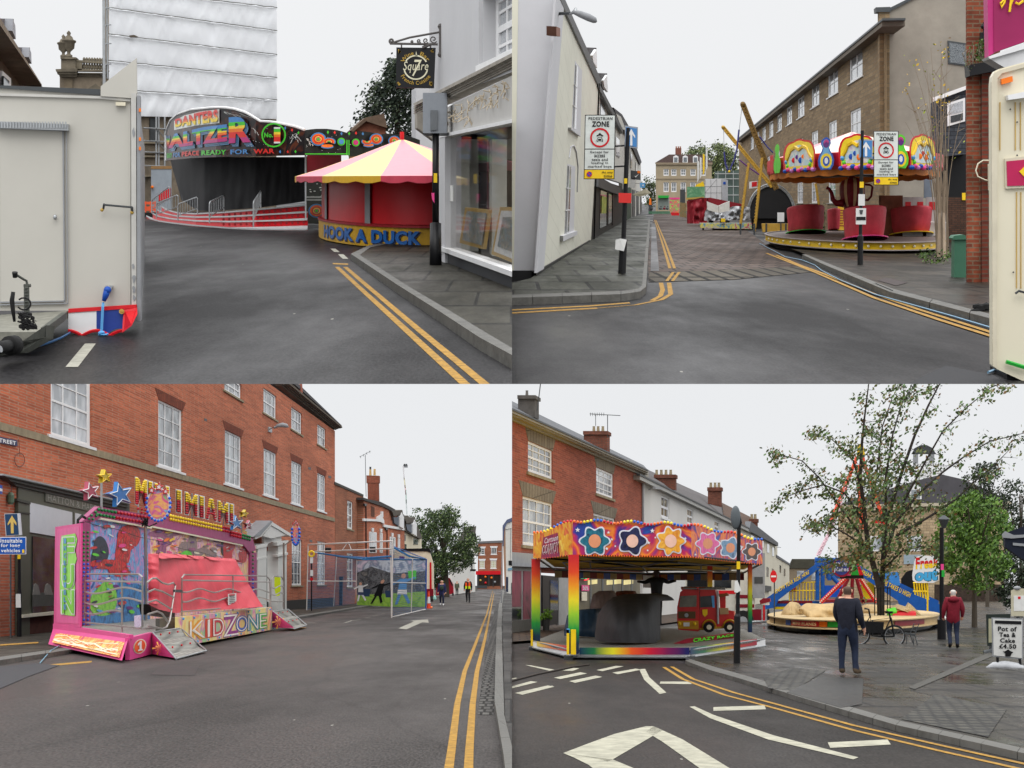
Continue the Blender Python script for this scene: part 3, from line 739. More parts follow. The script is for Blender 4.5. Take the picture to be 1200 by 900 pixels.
L.B('title_shade',M('sign_steel_blue',C(85,120,155),rg=.35),sg)
L=MB()
def row(t,x0,x1,c):L.text(t,rmap(x0,x1,lambda x:b1(x)-8.2,lambda x:b1(x)-2.6,.2),m=ni(c),bold=.03)
for t,x0,x1,c in(('READY',195.4,201.5,'green'),('FOR',203,211,'blue'),('PEACE',213,233,'red'),('READY',236,265,'green'),('FOR',270,291,'blue'),('WAR',297,321.5,'red')):row(t,x0,x1,c)
def disc(cx,cy,r0,r1,m,out,a0=0,a1=360,n=28,sq=1.):
 A=[R(a0+(a1-a0)*i/n)for i in range(n+1)]
 for i in range(n):
  f=lambda t,r:rb.at(cx+r*cos(t),cy+r*sin(t)*sq,out)
  if r0>0:L.fc([f(A[i],r0),f(A[i],r1),f(A[i+1],r1),f(A[i+1],r0)],m)
  else:L.fc([rb.at(cx,cy,out),f(A[i],r1),f(A[i+1],r1)],m)
disc(320.7,158.3,12.6,14.4,ni('green'),.2)
L.text('No.',rmap(309.5,320,lambda x:155.5,lambda x:161,.2),m=ni('green'),bold=.04)
L.text('I',rmap(321,328.5,lambda x:149,lambda x:168,.2),bold=.12,bn=[(.1,ni('white')),(.4,ni('red')),(.55,ni('orange')),(.7,ni('yellow')),(.9,ni('green')),(1,ni('white'))])
def arrow(cx,cy,w,h,m,d=-1):
 L.fc([rb.at(cx-w*d*-1,cy-h,.2),rb.at(cx+w*d,cy-h*.9,.2),rb.at(cx+w*d*.6,cy,.2),rb.at(cx+w*d,cy+h,.2),rb.at(cx-w*d*-1,cy+h*.9,.2),rb.at(cx-w*d*-1.6,cy,.2)],m)
for i,(x,y)in enumerate(((337,150),(345,152.5),(352.5,155.5),(331,177.8),(340,177.8),(349,177.6))):arrow(x,y,2.6,2.1,ni(('blue','red','green')[i%3]))
for i,(x,y)in enumerate(((387,155),(395,155.3),(403,156.5),(412,156.5),(420,156),(428,156.8))):arrow(x,y,2.6,2.2,ni(('green','red','blue')[i%3]))
def bolt(x,y,n,dx,dy):
 for _ in range(n):
  p=(x,y)
  for _ in range(4):
   r=(p[0]+dx*RU(.3,1.1),p[1]+dy*RU(-.2,1.1))
   L.fc([rb.at(p[0],p[1],.19),rb.at(p[0]+.6,p[1],.19),rb.at(r[0]+.4,r[1],.19),rb.at(r[0],r[1],.19)],ni('white'));p=r
bolt(348,157,4,-3.2,4.2);bolt(342,158,3,3,4);bolt(359,162,3,2.5,4);bolt(262,131,5,9,3);bolt(296,150,3,2,5);bolt(362,168,2,2,3)
for _ in range(50):
 x,y=random.choice([(RU(290,318),RU(146,172)),(RU(358,445),RU(158,180))])
 L.fc([rb.at(x+.35*a,y+.35*c,.19)for a,c in((-1,0),(0,-1),(1,0),(0,1))],ni('white'))
def swirl(cx,cy,s,f=1,ks=(('blue',1.25),('orange',1.0),('red',.82),('yellow',.55),('magenta',.4),('green',.25))):
 for i,(c,k)in enumerate(ks):
  disc(cx,cy,max(0,7*s*k-1.5*s),7*s*k,ni(c),.2+i*.012,sq=.85)
  disc(cx+f*12*s,cy+3*s,max(0,6*s*k-1.4*s),6*s*k,ni(c),.21+i*.012,150 if f>0 else-30,390 if f>0 else 210,sq=.62)
 disc(cx+f*10*s,cy+8.5*s,0,7*s,ni('blue'),.195,sq=.3);disc(cx+f*10*s,cy+7.5*s,0,6.4*s,ni('orange'),.2,sq=.28)
swirl(373,163,1.05,1);swirl(441,163,.9,-1);swirl(462,165,.8,1);disc(400,166,0,4.6,ni('green'),.21);disc(400,166,0,3,ni('blue'),.23);disc(417,167,0,4.6,ni('green'),.21);disc(417,167,0,3,ni('magenta'),.23)
sheet(rb,[357.5,406],lambda x:179.8,lambda x:181,.2,m=ni('green'),b=L);sheet(rb,[406,407.2],lambda x:164,lambda x:182,.2,m=ni('green'),b=L);sheet(rb,[408.5,409.5],lambda x:164,lambda x:182,.2,m=ni('green'),b=L)
L.B('painted_ornament',nl,sg2)
rc=Ribbon([(196,257),(210,260),(240,263),(300,265),(358,266)])
b=MB();xs=rng(199,358,2)
for i in range(len(xs)-1):
 rows=[186,195,205,215,225,235,248]
 for j in range(len(rows)-1):
  def c(x,y):
   f=noise(VV((x*.11,y*.05,1)))*.09+noise(VV((x*.3,y*.12,5)))*.035
   lim=pl_([(199,236),(212,242),(228,247),(246,247.5),(300,244),(358,236)])(x)
   x2=x+max(0,(y-186))*.28*max(0,1-(x-199)/40)
   return rc.at(x2,min(y,lim)-(0 if y>187 else 2),f)
  b.fc([c(xs[i],rows[j+1]),c(xs[i+1],rows[j+1]),c(xs[i+1],rows[j]),c(xs[i],rows[j])])
b.B('curtain',M('black_curtain_vinyl',C(36,36,38),rg=.6,spec=.2,bump=.15,bscale=1.5),wz,smooth=1)
RSR=M('riser_red',C(200,22,34),rg=.4,var=.12);TRD=M('tread_alloy',C(185,187,188),rg=.45,metal=.2,var=.12)
edge=[pl_([(171,252.3),(176,256),(185,258.5),(200,260.8),(230,264),(270,267),(300,268.4),(361,268.8)]),pl_([(178,249.5),(185,253),(200,256),(230,258.5),(270,259.4),(300,258.8),(361,257)]),pl_([(183,245),(190,249),(205,252.5),(230,254.2),(265,253.6),(300,251.8),(361,248.3)]),pl_([(188,241),(196,246),(210,249.5),(230,250.2),(260,248.8),(300,245.5),(361,239.8)])]
x_lo=[171.5,179,184,189]
st_=MB();sd=MB();sp_=MB()
def stY(k,x):
 base=pl_([(171,256),(185,260),(230,266),(300,270),(361,270.5)])(x)
 return T.dp(base)+k*.30*K*ST
for k in range(4):
 xs=rng(x_lo[k],360.5,5)
 for i in range(len(xs)-1):
  x0,x1=xs[i],xs[i+1]
  A,B_=at(x0,edge[k](x0),stY(k,x0)),at(x1,edge[k](x1),stY(k,x1))
  rh=(.22 if k else.1)*K
  st_.pr([A,B_,B_-VV((0,0,rh)),A-VV((0,0,rh))],VV((0,.1*K,0)))
  if k<3 and x1>x_lo[k+1]:
   x0b=max(x0,x_lo[k+1]);C_,D_=at(x1,edge[k+1](x1),stY(k+1,x1)),at(x0b,edge[k+1](x0b),stY(k+1,x0b))
   C_=C_-VV((0,0,.2*K));D_=D_-VV((0,0,.2*K))
  else:
   C_,D_=B_+VV((0,.4*K*ST,.02*K)),A+VV((0,.4*K*ST,.02*K))
  sd.pr([A+VV((0,-.06*K,.012*K)),B_+VV((0,-.06*K,.012*K)),C_,D_],VV((0,0,-.05*K)))
st_.B('step_riser',RSR,wz);sd.B('step_tread',TRD,wz)
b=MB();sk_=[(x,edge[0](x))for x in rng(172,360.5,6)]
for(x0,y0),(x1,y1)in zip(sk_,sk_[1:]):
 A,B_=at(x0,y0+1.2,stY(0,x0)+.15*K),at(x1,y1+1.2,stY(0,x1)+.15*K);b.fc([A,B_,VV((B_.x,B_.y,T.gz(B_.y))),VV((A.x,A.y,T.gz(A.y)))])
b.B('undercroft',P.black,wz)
b=MB()
for k in range(1,4):
 for x in rng(262,356,6.6):
  cy=edge[k](x)+3.6;Y=stY(k,x)-.14*K
  b.fc([at(x+1.5*cos(t*.785),cy+1.7*sin(t*.785),Y)for t in range(8)])
b.B('riser_pattern',M('riser_dark_red',C(135,12,22),rg=.4),wz)
for(xa,ya,xb_,yb_,h,k)in((183.5,252,209,228,14,1),(208.5,254.5,231.5,230.5,16,2),(245.5,257.5,262.5,229,22,3),(297,262,305.5,223.5,27,4),(178,246,199,218,12,5)):
 b=MB();Ya,Yb=stY(0,xa)-.3*K,stY(2,xb_)
 A0,A1=at(xa,ya+4,Ya),at(xa,ya-h*.95,Ya);B0,B1=at(xb_,yb_+20,Yb),at(xb_,yb_,Yb)
 b.tu([A0,A1+VV((0,0,-.06*K)),A1+(B1-A1)*.06,B1-(B1-A1)*.06,B1-VV((0,0,.06*K)),B0],.024*K,6)
 b.tu([A0+(A1-A0)*.3,B0+(B1-B0)*.3],.018*K,5)
 for i in range(1,8):b.tu([(A0+(A1-A0)*.3).lerp(B0+(B1-B0)*.3,i/8),A1 .lerp(B1,i/8)],.011*K,4)
 b.B('handrail',P.steel,wz)
b=MB();rr_=Ribbon([(357,268.5),(420,266)])
sheet(rr_,[359,390],lambda x:183,lambda x:262,-.5,thick=.1,b=b);b.B('end_wall',NIGHT2,wz)
b=MB();sheet(rr_,[360,400],lambda x:182,lambda x:207,-.3,b=b);b.B('inner_canopy',P.maroon,wz)
L=MB();_rb=rb;rb=rr_;swirl(371,247,1.1,1);
for i in range(14):disc(RU(362,379),RU(212,232),0,RU(1,2.2),ni('white'),.02,n=8,sq=.4)
L.B('painted_panel',list(NEON.values()),wz);rb=_rb
b=MB();sheet(rr_,[359,381],lambda x:230,lambda x:232,.05,b=b);sheet(rr_,[359,381],lambda x:233.5,lambda x:235,.05,b=b);b.tu([rr_.at(358,182,.3),rr_.at(358.5,268,.3)],.03*K,6);b.B('end_post',P.steel,wz)
b=MB();Yq=T.dp(266)
b.fc([at(200,150,T.dp(261)),at(300,150,T.dp(269)),at(400,158,T.dp(268)),at(490,166,T.dp(266)),at(470,165,T.dp(252)),at(260,160,T.dp(252))]);b.B('roof',P.black,wz)
wb_=thing('wrapped_building','tall building wrapped in rippled white scaffold sheeting above the waltzer','building',T.g(220,252))
YL,YR=80.*K,93.*K
A=T.gw((122-CX)/F*YL,YL);B_=T.gw((326-CX)/F*YR,YR);wp=Plane(A,B_-A)
tops=[-40,-14,9,40,71,104.5,135.5];rts=[-24,9,36,64,91,117,139.5]
b=MB();NX,NY=120,8
for s_ in range(6):
 for j in range(NY):
  for i in range(NX):
   def c(ii,jj):
    x=127.5+(324.5-127.5)*ii/NX;t=ii/NX;f=jj/NY
    y0=tops[s_]*(1-t)+rts[s_]*t;y1=tops[s_+1]*(1-t)+rts[s_+1]*t
    y=y0+(y1-y0)*f
    bulge=.06*sin(PI*f)**.6+noise(VV((x*.05,s_*7.3+f*1.4,2)))*.05+.06*abs(noise(VV((x*.14+f*1.8,s_*3.1,8))))+.04*abs(noise(VV((x*.3-f*2.5,s_*5.1+f,3))))
    return wp.px(x,y,bulge)
   b.fc([c(i,j),c(i+1,j),c(i+1,j+1),c(i,j+1)])
b.B('sheeting',M('scaffold_sheeting',C(240,242,245),rg=.7,var=.03,scale=.5,spec=.2),wb_,smooth=1)
b=MB();bw=MB()
for s_ in range(1,6):
 pts=[(127.5+197*i/40,tops[s_]*(1-i/40)+rts[s_]*i/40+noise(VV((i*.5,s_,0)))*.7)for i in range(41)]
 b.tu([wp.px(x,y,.12)for x,y in pts],.035*K,5);bw.tu([wp.px(x,y+1.2,.25)for x,y in pts],[(.03+.05*max(0,noise(VV((i*.7,s_*3,4)))))*K for i in range(41)],5)
b.B('sheet_batten',M('batten_grey',C(110,110,108),rg=.8),wb_);bw.B('sheet_fold',M('sheet_white',C(232,234,236),rg=.6),wb_)
q(wp,[(152.5,41.5),(157,40.8),(162.5,43.2),(153,43.5)],.3,.05,'tear',M('sheet_tear',C(90,78,66),rg=.9),wb_)
b=MB();b.tu([wp.px(122,100,.5),wp.px(121.5,-20,.5)],.07*K,6);b.tu([wp.px(126,92,.3),wp.px(125,-20,.3)],.04*K,6)
for y in(10,30,52,76):b.tu([wp.px(121,y,.4),wp.px(130,y-1,.2)],.03*K,5)
for x in(183,186,193):b.tu([wp.px(x,137,.3),wp.px(x,250,.3)],.045*K,6)
for y in(150,165,178,194):b.tu([wp.px(168,y,.35),wp.px(197,y+1.5,.35)],.04*K,5)
for y0,y1 in((150,165),(165,178)):b.tu([wp.px(183,y0,.4),wp.px(196,y1,.4)],.03*K,5)
b.B('scaffold_poles',P.steel,wb_)
SAND=M('old_sandstone',C(128,116,100),rg=.9,var=.3,scale=1.6,bump=.3,bscale=6)
q(wp,[(127.5,-30),(324,-20),(324,252),(127.5,256)],-.25,.3,'stone_wall',SAND,wb_)
for x0,x1,y0,y1 in((176,187,138,165),):q(wp,[(x0,y0),(x1,y0),(x1,y1),(x0,y1)],-.2,.1,'dark_opening',P.dsteel,wb_)
for y in(166,177.5,182,205):q(wp,[(164,y),(200,y+.5),(200,y+2.5),(164,y+2)],-.1,.2,'string_course',M('sandstone_light',C(150,138,118),rg=.9,var=.2),wb_)
hd=thing('site_hoarding','grey site hoarding with a timber top rail behind the left end of the waltzer','hoarding',T.g(190,250))
hp2=fro(190,250)
q(hp2,[(177,197),(201,197),(201,246),(177,250)],0,.1,'panel',M('hoarding_grey',C(150,158,166),rg=.7,var=.1),hd);q(hp2,[(177,194.5),(201,194.5),(201,198),(177,198)],.03,.12,'top_rail',P.wood,hd)
q(hp2,[(186,227),(200,220),(200,231),(186,236)],.06,.02,'red_banner',P.red,hd)
b=MB();b.ball(hp2 .px(178.5,219.3,.1),.08*K,8);b.B('warning_lamp',P.orange,hd,smooth=1)
h2=thing('site_hoarding','narrow sliver of pale hoarding between the white trailer and the stone wall','hoarding',T.g(166,252))
hp3=fro(166,252);q(hp3,[(163,197),(169.6,197),(169.6,250),(163,250)],0,.1,'panel',M('hoarding_pale',C(168,172,178),rg=.7),h2);q(hp3,[(163,194.5),(169.6,194.5),(169.6,198),(163,198)],.03,.1,'top_rail',P.wood,h2)
br=thing('road_barrier','orange plastic road barrier at the left foot of the waltzer steps','barrier',T.g(176,254))
bp_=fro(175,254.3);BO=M('barrier_orange',C(225,90,50),rg=.5)
for pts in([(169.5,236.5),(182,236.5),(182,239.5),(169.5,239.5)],[(169.5,242),(182,242),(182,247),(169.5,247)]):q(bp_,pts,0,.06,'rail',BO,br)
for x in(170,175.5,181):q(bp_,[(x,236),(x+1.4,236),(x+1.4,251),(x,251)],.01,.08,'upright',BO,br)
q(bp_,[(169,249),(183,249),(183,254.3),(169,254.3)],.03,.3,'foot',P.rubber,br)
sh=thing('stone_hall','weathered stone hall with a balustrade and two urns on its corner pier','building',T.g(98,250))
shp=fro(98,251)
q(shp,[(70,86),(128,88),(128,251),(70,251)],0,6,'wall',SAND,sh)
b=MB()
for i,(x0,y0,y1,o_)in enumerate(((65,81,84,.5),(66.5,84,87,.4),(69,87,90,.25))):
 b.qp(shp,[(x0,y0),(90,y0-1),(90,y1),(x0+.8,y1)],o_,.6);b.qp(shp,[(90,y0+1),(128,y0+1.5),(128,y1),(90,y1-.5)],o_-.15,.5)
b.B('cornice',M('mossy_sandstone',C(108,100,86),rg=.9,var=.35,scale=2.5),sh)
MOS=M('mossy_sandstone',C(100,92,78))
q(shp,[(71.5,68),(88.5,68),(88.5,81),(71.5,81)],.2,1.2,'corner_pier',MOS,sh)
q(shp,[(70.8,66.5),(89,67),(89,69),(70.8,69)],.3,1.3,'pier_cap',MOS,sh)
b=MB();b.qp(shp,[(88,70),(128,72.5),(128,75),(88,72.5)],0,.4);b.qp(shp,[(88,80.5),(128,82),(128,84),(88,82.5)],0,.4);b.qp(shp,[(88,72),(96,72.5),(96,82),(88,82)],.0,.4)
for i in range(9):
 x=98.5+i*3.1;c=shp.px(x,81.6+i*.1,-.2)
 b.la(c,[(.035*K,0),(.085*K,.1*K),(.04*K,.32*K),(.07*K,.5*K),(.035*K,.58*K)],8,slope=0)
b.B('balustrade',M('baluster_stone',C(120,112,96),rg=.9,var=.25),sh)
for x,s in((74.3,.9),(80.6,1.05)):
 b=MB();c=shp.px(x,67,.1);s*=K*.82
 b.la(c,[(.2*s,0),(.2*s,.1*s),(.09*s,.18*s),(.1*s,.3*s),(.3*s,.5*s),(.33*s,.78*s),(.4*s,.84*s),(.4*s,.9*s),(.26*s,.95*s),(.2*s,1.1*s),(.08*s,1.2*s),(.12*s,1.32*s),(.02*s,1.45*s)],14,slope=0)
 b.B('urn',MOS,sh,smooth=1)
b=MB();b.qp(shp,[(118,103),(112,98),(104,103),(101,106),(101,120),(128,120),(128,95),(118,95.5)],.1,.3);b.B('arch_moulding',MOS,sh)
q(shp,[(75,92),(85,92),(85,110),(75,110)],.06,.1,'carved_panel',M('carved_stone',C(118,106,88),rg=.9,var=.3),sh)
dk=thing('stone_terrace','dark stone building with a heavy sloping eaves line and two small dormers at far left','building',T.g(30,270))
dp=facade(0,285,52,268)
DST=M('sooty_stone',C(92,82,72),rg=.9,var=.3,scale=1.5)
q(dp,[(-10,40),(52,104),(52,268),(-10,285)],0,2,'wall',DST,dk)
for i,(d0,d1,o_)in enumerate(((0,9,.6),(9,16,.5),(16,26,.3),(26,33,.15))):q(dp,[(-10,5+d0*1.1),(49,99+d0*.12),(49,99+d1*.12),(-10,5+d1*1.1)],o_,o_+.3,'cornice_course',M('banded_cornice%d'%i,[C(122,110,96),C(70,62,55),C(112,100,86),C(80,72,64)][i],rg=.9,var=.25,scale=2),dk)  # courses alternate between lighter and darker stone tones
for x,y,s in((1,20,1.),(23,54,.8)):
 d=q(dp,[(x,y+2*s),(x+15*s,y+2*s),(x+17*s,y+26*s),(x,y+4)],.1,1.5,'dormer',M('dormer_slate',C(92,86,88),rg=.8,var=.2),dk)
 q(dp,[(x+14*s,y+2*s),(x+17*s,y+10*s),(x+17.6*s,y+26*s),(x+13.5*s,y+16*s)],.3,.3,'dormer_cheek',M('dormer_light',C(150,152,158),rg=.7),d)
w_=q(dp,[(3,83),(13,92),(13,110),(3,110)],.1,.1,'window',P.white,dk);q(dp,[(4.5,89),(11,95),(11,110),(4.5,110)],.15,.05,'pane',G_DARK,w_)
cf=thing('conifer_tree','dark green conifer rising behind the striped stall and under the hanging sign','tree',T.g(460,244))
Yt=T.dp(246)
LV=[M('conifer_leaf',C(50,62,48),rg=.7,var=.4,scale=4),M('conifer_leaf_dark',C(30,40,32),rg=.7),M('conifer_leaf_light',C(78,90,66),rg=.7)]
b=MB();b.tu([at(466,245,Yt),at(466,80,Yt)],[.3*K,.06*K],8);b.B('trunk',M('bark_dark',C(60,48,40),rg=.9),cf)
b=MB();prof=pl_([(72,2),(90,14),(110,32),(130,44),(150,50),(175,52)])
for _ in range(420):
 y=RU(74,176)**1.0;w=prof(y)*(1+.25*noise(VV((y*.12,3,0))))
 x=468+w*RU(-1,1)*(1 if random.random()<.6 else.9);
 c=at(x,y+RG(0,2),Yt+RU(-2,2)*K)
 lv_(b,c,.55*K,22,.11*K,[0,0,1,1,2],.5,2)
b.B('crown',LV,cf,fill=0)
gb=thing('brick_gable','small brick gable with a mossy roof edge just left of the conifer','house',T.g(428,250))
gp=fro(428,250);q(gp,[(413,153),(428,140),(452,150),(452,250),(413,250)],-1.5,3,'wall',M('dull_brick',C(130,80,62),rg=.9,var=.3),gb);q(gp,[(411,153),(428,138),(450,133),(454,150),(429,142),(414,154.5)],-1.2,3.4,'roof',M('mossy_tile',C(98,80,66),rg=.9,var=.3),gb)
# UPPER TOWN, RIGHT STREET
TR=Town(60.,238.,769.,0.,1e9,0.,1e9);use(TR);paints();K=T.K
far=T.hy+.6
ground('road',[(600,450),(1500,450),(2200,far),(600,far)],A_DARK)
SETT=brick('street_pavers',C(96,82,75),C(76,65,60),C(40,35,32),bw=.42,bh=.3,ms=.03,rg=.7,spec=.05,sn=.3,ss=.3,wet=.2)
ground('paved_street',[(760,331),(860,328),(958,318.5),(925,302),(896,285),(872,268),(850,257),(800,249),(773,245),(766,252),(759,300)],SETT,.004)
STRIP=brick('rumble_setts',C(92,86,76),C(80,74,66),C(26,23,20),bw=.42,bh=2.2,ms=.06,rg=.65,spec=.06,off=0.,sn=.3)
ground('rumble_strip',[(760,331),(860,328),(958,318.5),(940,312.5),(860,316.5),(760.5,320)],STRIP,.01)
b=MB();b.fc([T.g(x,y,.012)for x,y in((762.5,318),(772.5,318),(768,262),(763.5,262))]);tag(b.B('drain_channel',asphalt('channel_grey',C(52,50,52)[:3],spec=.15),uvf=T.uvf()),kind='structure')
FLAG=brick('york_flags',C(70,71,62),C(56,57,50),C(24,24,20),bw=.95,bh=.7,ms=.04,rg=.6,spec=.07,sn=.4,ss=.5,wet=.25)
ground('pavement',[(590,354.5),(728,349.5),(748,346.5),(752.5,342),(753.5,330),(760,258),(756,253),(735,256),(692,284),(630,326),(622,333),(590,341)],FLAG,.12)
def kerb(out,inn,lift=.125):
 b=MB()
 for i in range(len(out)-1):
  a,c=T.g(*out[i],lift),T.g(*out[i+1],lift);d,e=T.g(*inn[i+1],lift),T.g(*inn[i],lift)
  b.pr([a,a.lerp(c,.985),e.lerp(d,.985),e],zvec(-lift-.01))
 return tag(b.B('kerb',KERB,uvf=T.uvf()),kind='structure')
def sub(pts,n):
 r=[]
 for(a,b_),(c,d)in zip(pts,pts[1:]):r+=[(a+(c-a)*i/n,b_+(d-b_)*i/n)for i in range(n)]
 return r+[pts[-1]]
kerb(sub([(590,358.5),(728,353.3),(750,350),(757,344),(758,330),(762,258)],4),sub([(590,354.5),(728,349.5),(748,346.5),(752.5,342),(753.5,330),(760,258)],4))
ground('pavement',[(900,284),(945,303),(972,316),(1025,339),(1046,347),(1230,399),(1230,330),(1120,285),(1000,268)],brick('damp_flags',C(58,53,46),C(47,43,38),C(24,22,19),bw=.9,bh=.6,ms=.035,rg=.55,spec=.06,sn=.45,ss=.5,wet=.25),.12)
kerb(sub([(940,303),(966,316),(1022,341),(1043,350.5),(1230,404)],4),sub([(945,303),(972,315),(1027,338.5),(1048,347),(1230,398)],4))
b=MB()
strip(b,[(600,367),(700,361.3),(745,357.5)],.075,.004);strip(b,[(745,357.5),(775,351.5),(786,345),(784,331.5)],.09,.005)
strip(b,[(600,363.5),(690,358.8),(738,355)],.075,.004);strip(b,[(764,352.5),(774,347),(776.5,340),(774.5,331.5)],.09,.005)
strip(b,[(781.5,330),(789,319.5)],.07,.015);strip(b,[(788,330),(796,319.5)],.07,.015);strip(b,[(790.5,315),(779,283),(768.5,258)],.075,.012);strip(b,[(785,315),(775.5,283),(767,258)],.075,.012)
strip(b,[(898,297),(956,320),(1025,350),(1100,375.5),(1168,397)],.09,.014);strip(b,[(910,299.5),(937,311),(967,322),(1025,345.5),(1075,363),(1168,392.5)],.09,.014)
tag(b.B('double_yellow_lines',P.vyel),kind='structure')
gd=thing('road_gully','open kerb gully with an iron grate in the pavement right of the teacups','drain',T.g(1040,345))
MB().fc([T.g(x,y,.13)for x,y in((1028,336),(1040,333),(1064,339),(1050,343))]).B('grate',M('iron_grate',C(52,40,38),rg=.7,var=.5,scale=40),gd)
MB().pr([T.g(x,y,.0)for x,y in((1026,340.5),(1046,349.5))]+[T.g(1046,349.5,.14),T.g(1026,340.5,.14)],VV((0,-.03*K,0))).B('kerb_opening',P.black,gd)
tag(MB().tu([T.g(x,y,.03)for x,y in((890,286),(920,302),(940,306),(955,312),(963,318.5),(985,330),(1025,346.8),(1075,361),(1120,374),(1164,387.5))],.012*K,5).B('power_cable',M('pale_blue_cable',C(120,155,180),rg=.5)),'pale blue cable running along the kerb beside the double yellow lines','cable')
LIL=M('lilac_render',C(196,196,199),rg=.7,var=.05,scale=.5,bump=.15,bscale=3)
CRM=M('cream_render',C(214,212,194),rg=.7,var=.04,scale=.5,bump=.1,bscale=3)
wh=thing('corner_house','tall white and cream rendered house at the left corner with a black plinth','house',T.g(628,328))
gf=fro(610,329);cfz=facade(630,327,692,285,.07)
q(gf,[(560,-12),(654,-12),(653,0),(640,165),(628.5,318),(560,318)],0,.4,'end_wall',LIL,wh)
q(gf,[(560,-12),(607.5,-12),(605,150),(602,318),(560,318)],.012,.02,'yellowed_render',CRM,wh)
MB().qp(cfz,[(651,-12),(658,-10),(703.5,98),(692.5,282),(628.5,320)],0,.3).B('front_wall',brick('lined_cream_render',C(215,214,200),C(212,211,197),C(198,197,183),bw=1.3,bh=.5,ms=.012,sn=.07,ss=.6,bump=.05,grit=.03),wh,uvf=lambda p:(p.y/ST/K,p.z/K))
q(cfz,[(652,-8),(661,8),(647.5,180),(637.5,315),(628.8,320),(640,165)],.05,.05,'corner_pilaster',LIL,wh)
b=MB();b.qp(cfz,[(628.5,318.5),(692,281),(692,287),(628.5,329.5)],.03,.1);b.qp(gf,[(560,317),(628.5,317),(628.5,329.5),(560,329.5)],.03,.1);b.B('plinth',P.black,wh)
b=MB();b.qp(cfz,[(653.5,-8),(659,-8),(705,95),(703,100),(700.5,98)],.06,.06);b.B('gutter',P.black,wh)
b=MB();b.tu([cfz.px(702,98,.06),cfz.px(699,180,.06),cfz.px(696,286,.06)],.035*K,6);b.B('downpipe',P.black,wh)
def lwin(pts,inner,sill,name='window'):
 f=q(cfz,pts,.004,.06,name,LIL,wh);q(cfz,inner,.012,.02,'pane',G_WIN,f)
 q(cfz,sill,.09,.12,'sill',LIL,f)
 (a,b_),(c,d),(e,g_),(h,i)=inner
 w=MB()
 for t in(.33,.66):w.qp(cfz,[(a+(h-a)*t-.3,b_+(i-b_)*t-.5),(c+(e-c)*t,d+(g_-d)*t-.5),(c+(e-c)*t,d+(g_-d)*t+.5),(a+(h-a)*t,b_+(i-b_)*t+.5)],.03,.02)
 w.qp(cfz,[((a+c)/2-.3,(b_+d)/2),((a+c)/2+.3,(b_+d)/2),((h+e)/2+.3,(i+g_)/2),((h+e)/2-.3,(i+g_)/2)],.032,.02);w.B('frame',P.white,f)
lwin([(674,71),(682.3,83),(680.2,159),(670,150)],[(674.6,74),(677.5,79),(675.2,152),(671.2,149)],[(669.5,149.5),(680.5,157.5),(680.5,160),(669.5,152)])
lwin([(665,192),(674.2,195),(672.5,274),(661.5,276)],[(665.5,194),(669.5,195.5),(667,272),(662.2,274)],[(660,276.5),(676.5,270.5),(676.5,275),(660,283)])
b=MB();b.tu([cfz.px(x,y,.02)for x,y in((676.5,225),(677.5,195),(675.5,178),(672.5,170.5),(669,172),(667,185))],.02*K,5);b.B('arch_moulding',LIL,wh)
DORS=M('dormer_dark_slate',C(72,70,72),rg=.8,var=.2)
for x,y,s in((686.5,56,1.),(700,86,.92)):
 d=q(cfz,[(x,y),(x+12.5*s,y),(x+13*s,y+22*s),(x+9*s,y+18*s)],-.1,.8,'dormer',DORS,wh);q(cfz,[(x+8*s,y+9*s),(x+12.6*s,y+2*s),(x+13.4*s,y+24*s),(x+9*s,y+17*s)],.02,.1,'dormer_window',P.white,d)
q(cfz,[(652,31),(656.5,33),(656.5,43),(652,42)],.2,.2,'alarm_box',M('terracotta_box',C(140,100,85),rg=.7),wh)
sl_=thing('street_light','grey wall mounted street light jutting out from the top of the white house','street light',cfz.px(654,16))
b=MB();b.tu([cfz.px(653.5,16,.02),at(668,15.5,T.dp(327)*.99)],.035*K,6);b.B('arm',P.dsteel,sl_)
b=MB();Yl=T.dp(327)*.99;i0=[(667,16,.8),(672,13,2.6),(680,15.5,4),(690,19.5,4.6),(697,23,3.6),(699,25,1.2)]
b.tu([at(x,y+1,Yl)for x,y,r in i0],[r*Yl/F for x,y,r in i0],10);b.B('lamp_head',P.grey,sl_,smooth=1)
b=MB();b.tu([at(674,13,Yl),at(675,9,Yl)],[.05*K,.02*K],6);b.B('photocell',P.steel,sl_)
rf_=facade(692,285,748,250.9,.05)
s1=thing('dark_shop','small shop with a black shopfront and white upper floor beyond the cream house','shop',T.g(708,275))
q(rf_,[(702,99),(729.5,153),(729.5,215),(702,206)],0,.3,'upper_wall',M('off_white_render',C(205,203,196),rg=.8,var=.06),s1)
q(rf_,[(701,95),(730,151),(730,157),(701,102)],.2,.4,'gutter',P.black,s1)
q(rf_,[(693,207),(729,219),(729,262),(693,284)],0,.3,'shopfront',M('shop_black',C(34,33,33),rg=.5),s1)
q(rf_,[(702,206.5),(727,221),(727,229),(701,219)],.2,.3,'fascia',M('fascia_grey',C(72,72,72),rg=.5),s1)
w_=q(rf_,[(704,222),(712,226),(711,264),(703,268)],.03,.05,'shop_window',G_DARK,s1)
q(rf_,[(705.5,229),(711,231),(710.5,250),(705,250)],.06,.01,'poster',art('poster_green',[C(200,60,70),C(90,170,70),C(220,200,90),C(60,120,70)],scale=4),w_)
w_=q(rf_,[(713.5,227),(717.5,229),(717,260),(713,263)],.03,.05,'door',G_DARK,s1)
for x in(712.2,718.3):q(rf_,[(x,226),(x+1,227),(x+.6,262),(x-.4,264)],.06,.05,'mullion',P.black,s1)
for pts in([(704,118),(709,128),(709,150),(704,143)],[(714,137),(718,145),(718,166),(714,161)],[(722,160),(726,164),(726,185),(722,182)]):q(rf_,pts,.03,.05,'window',G_WIN,s1)
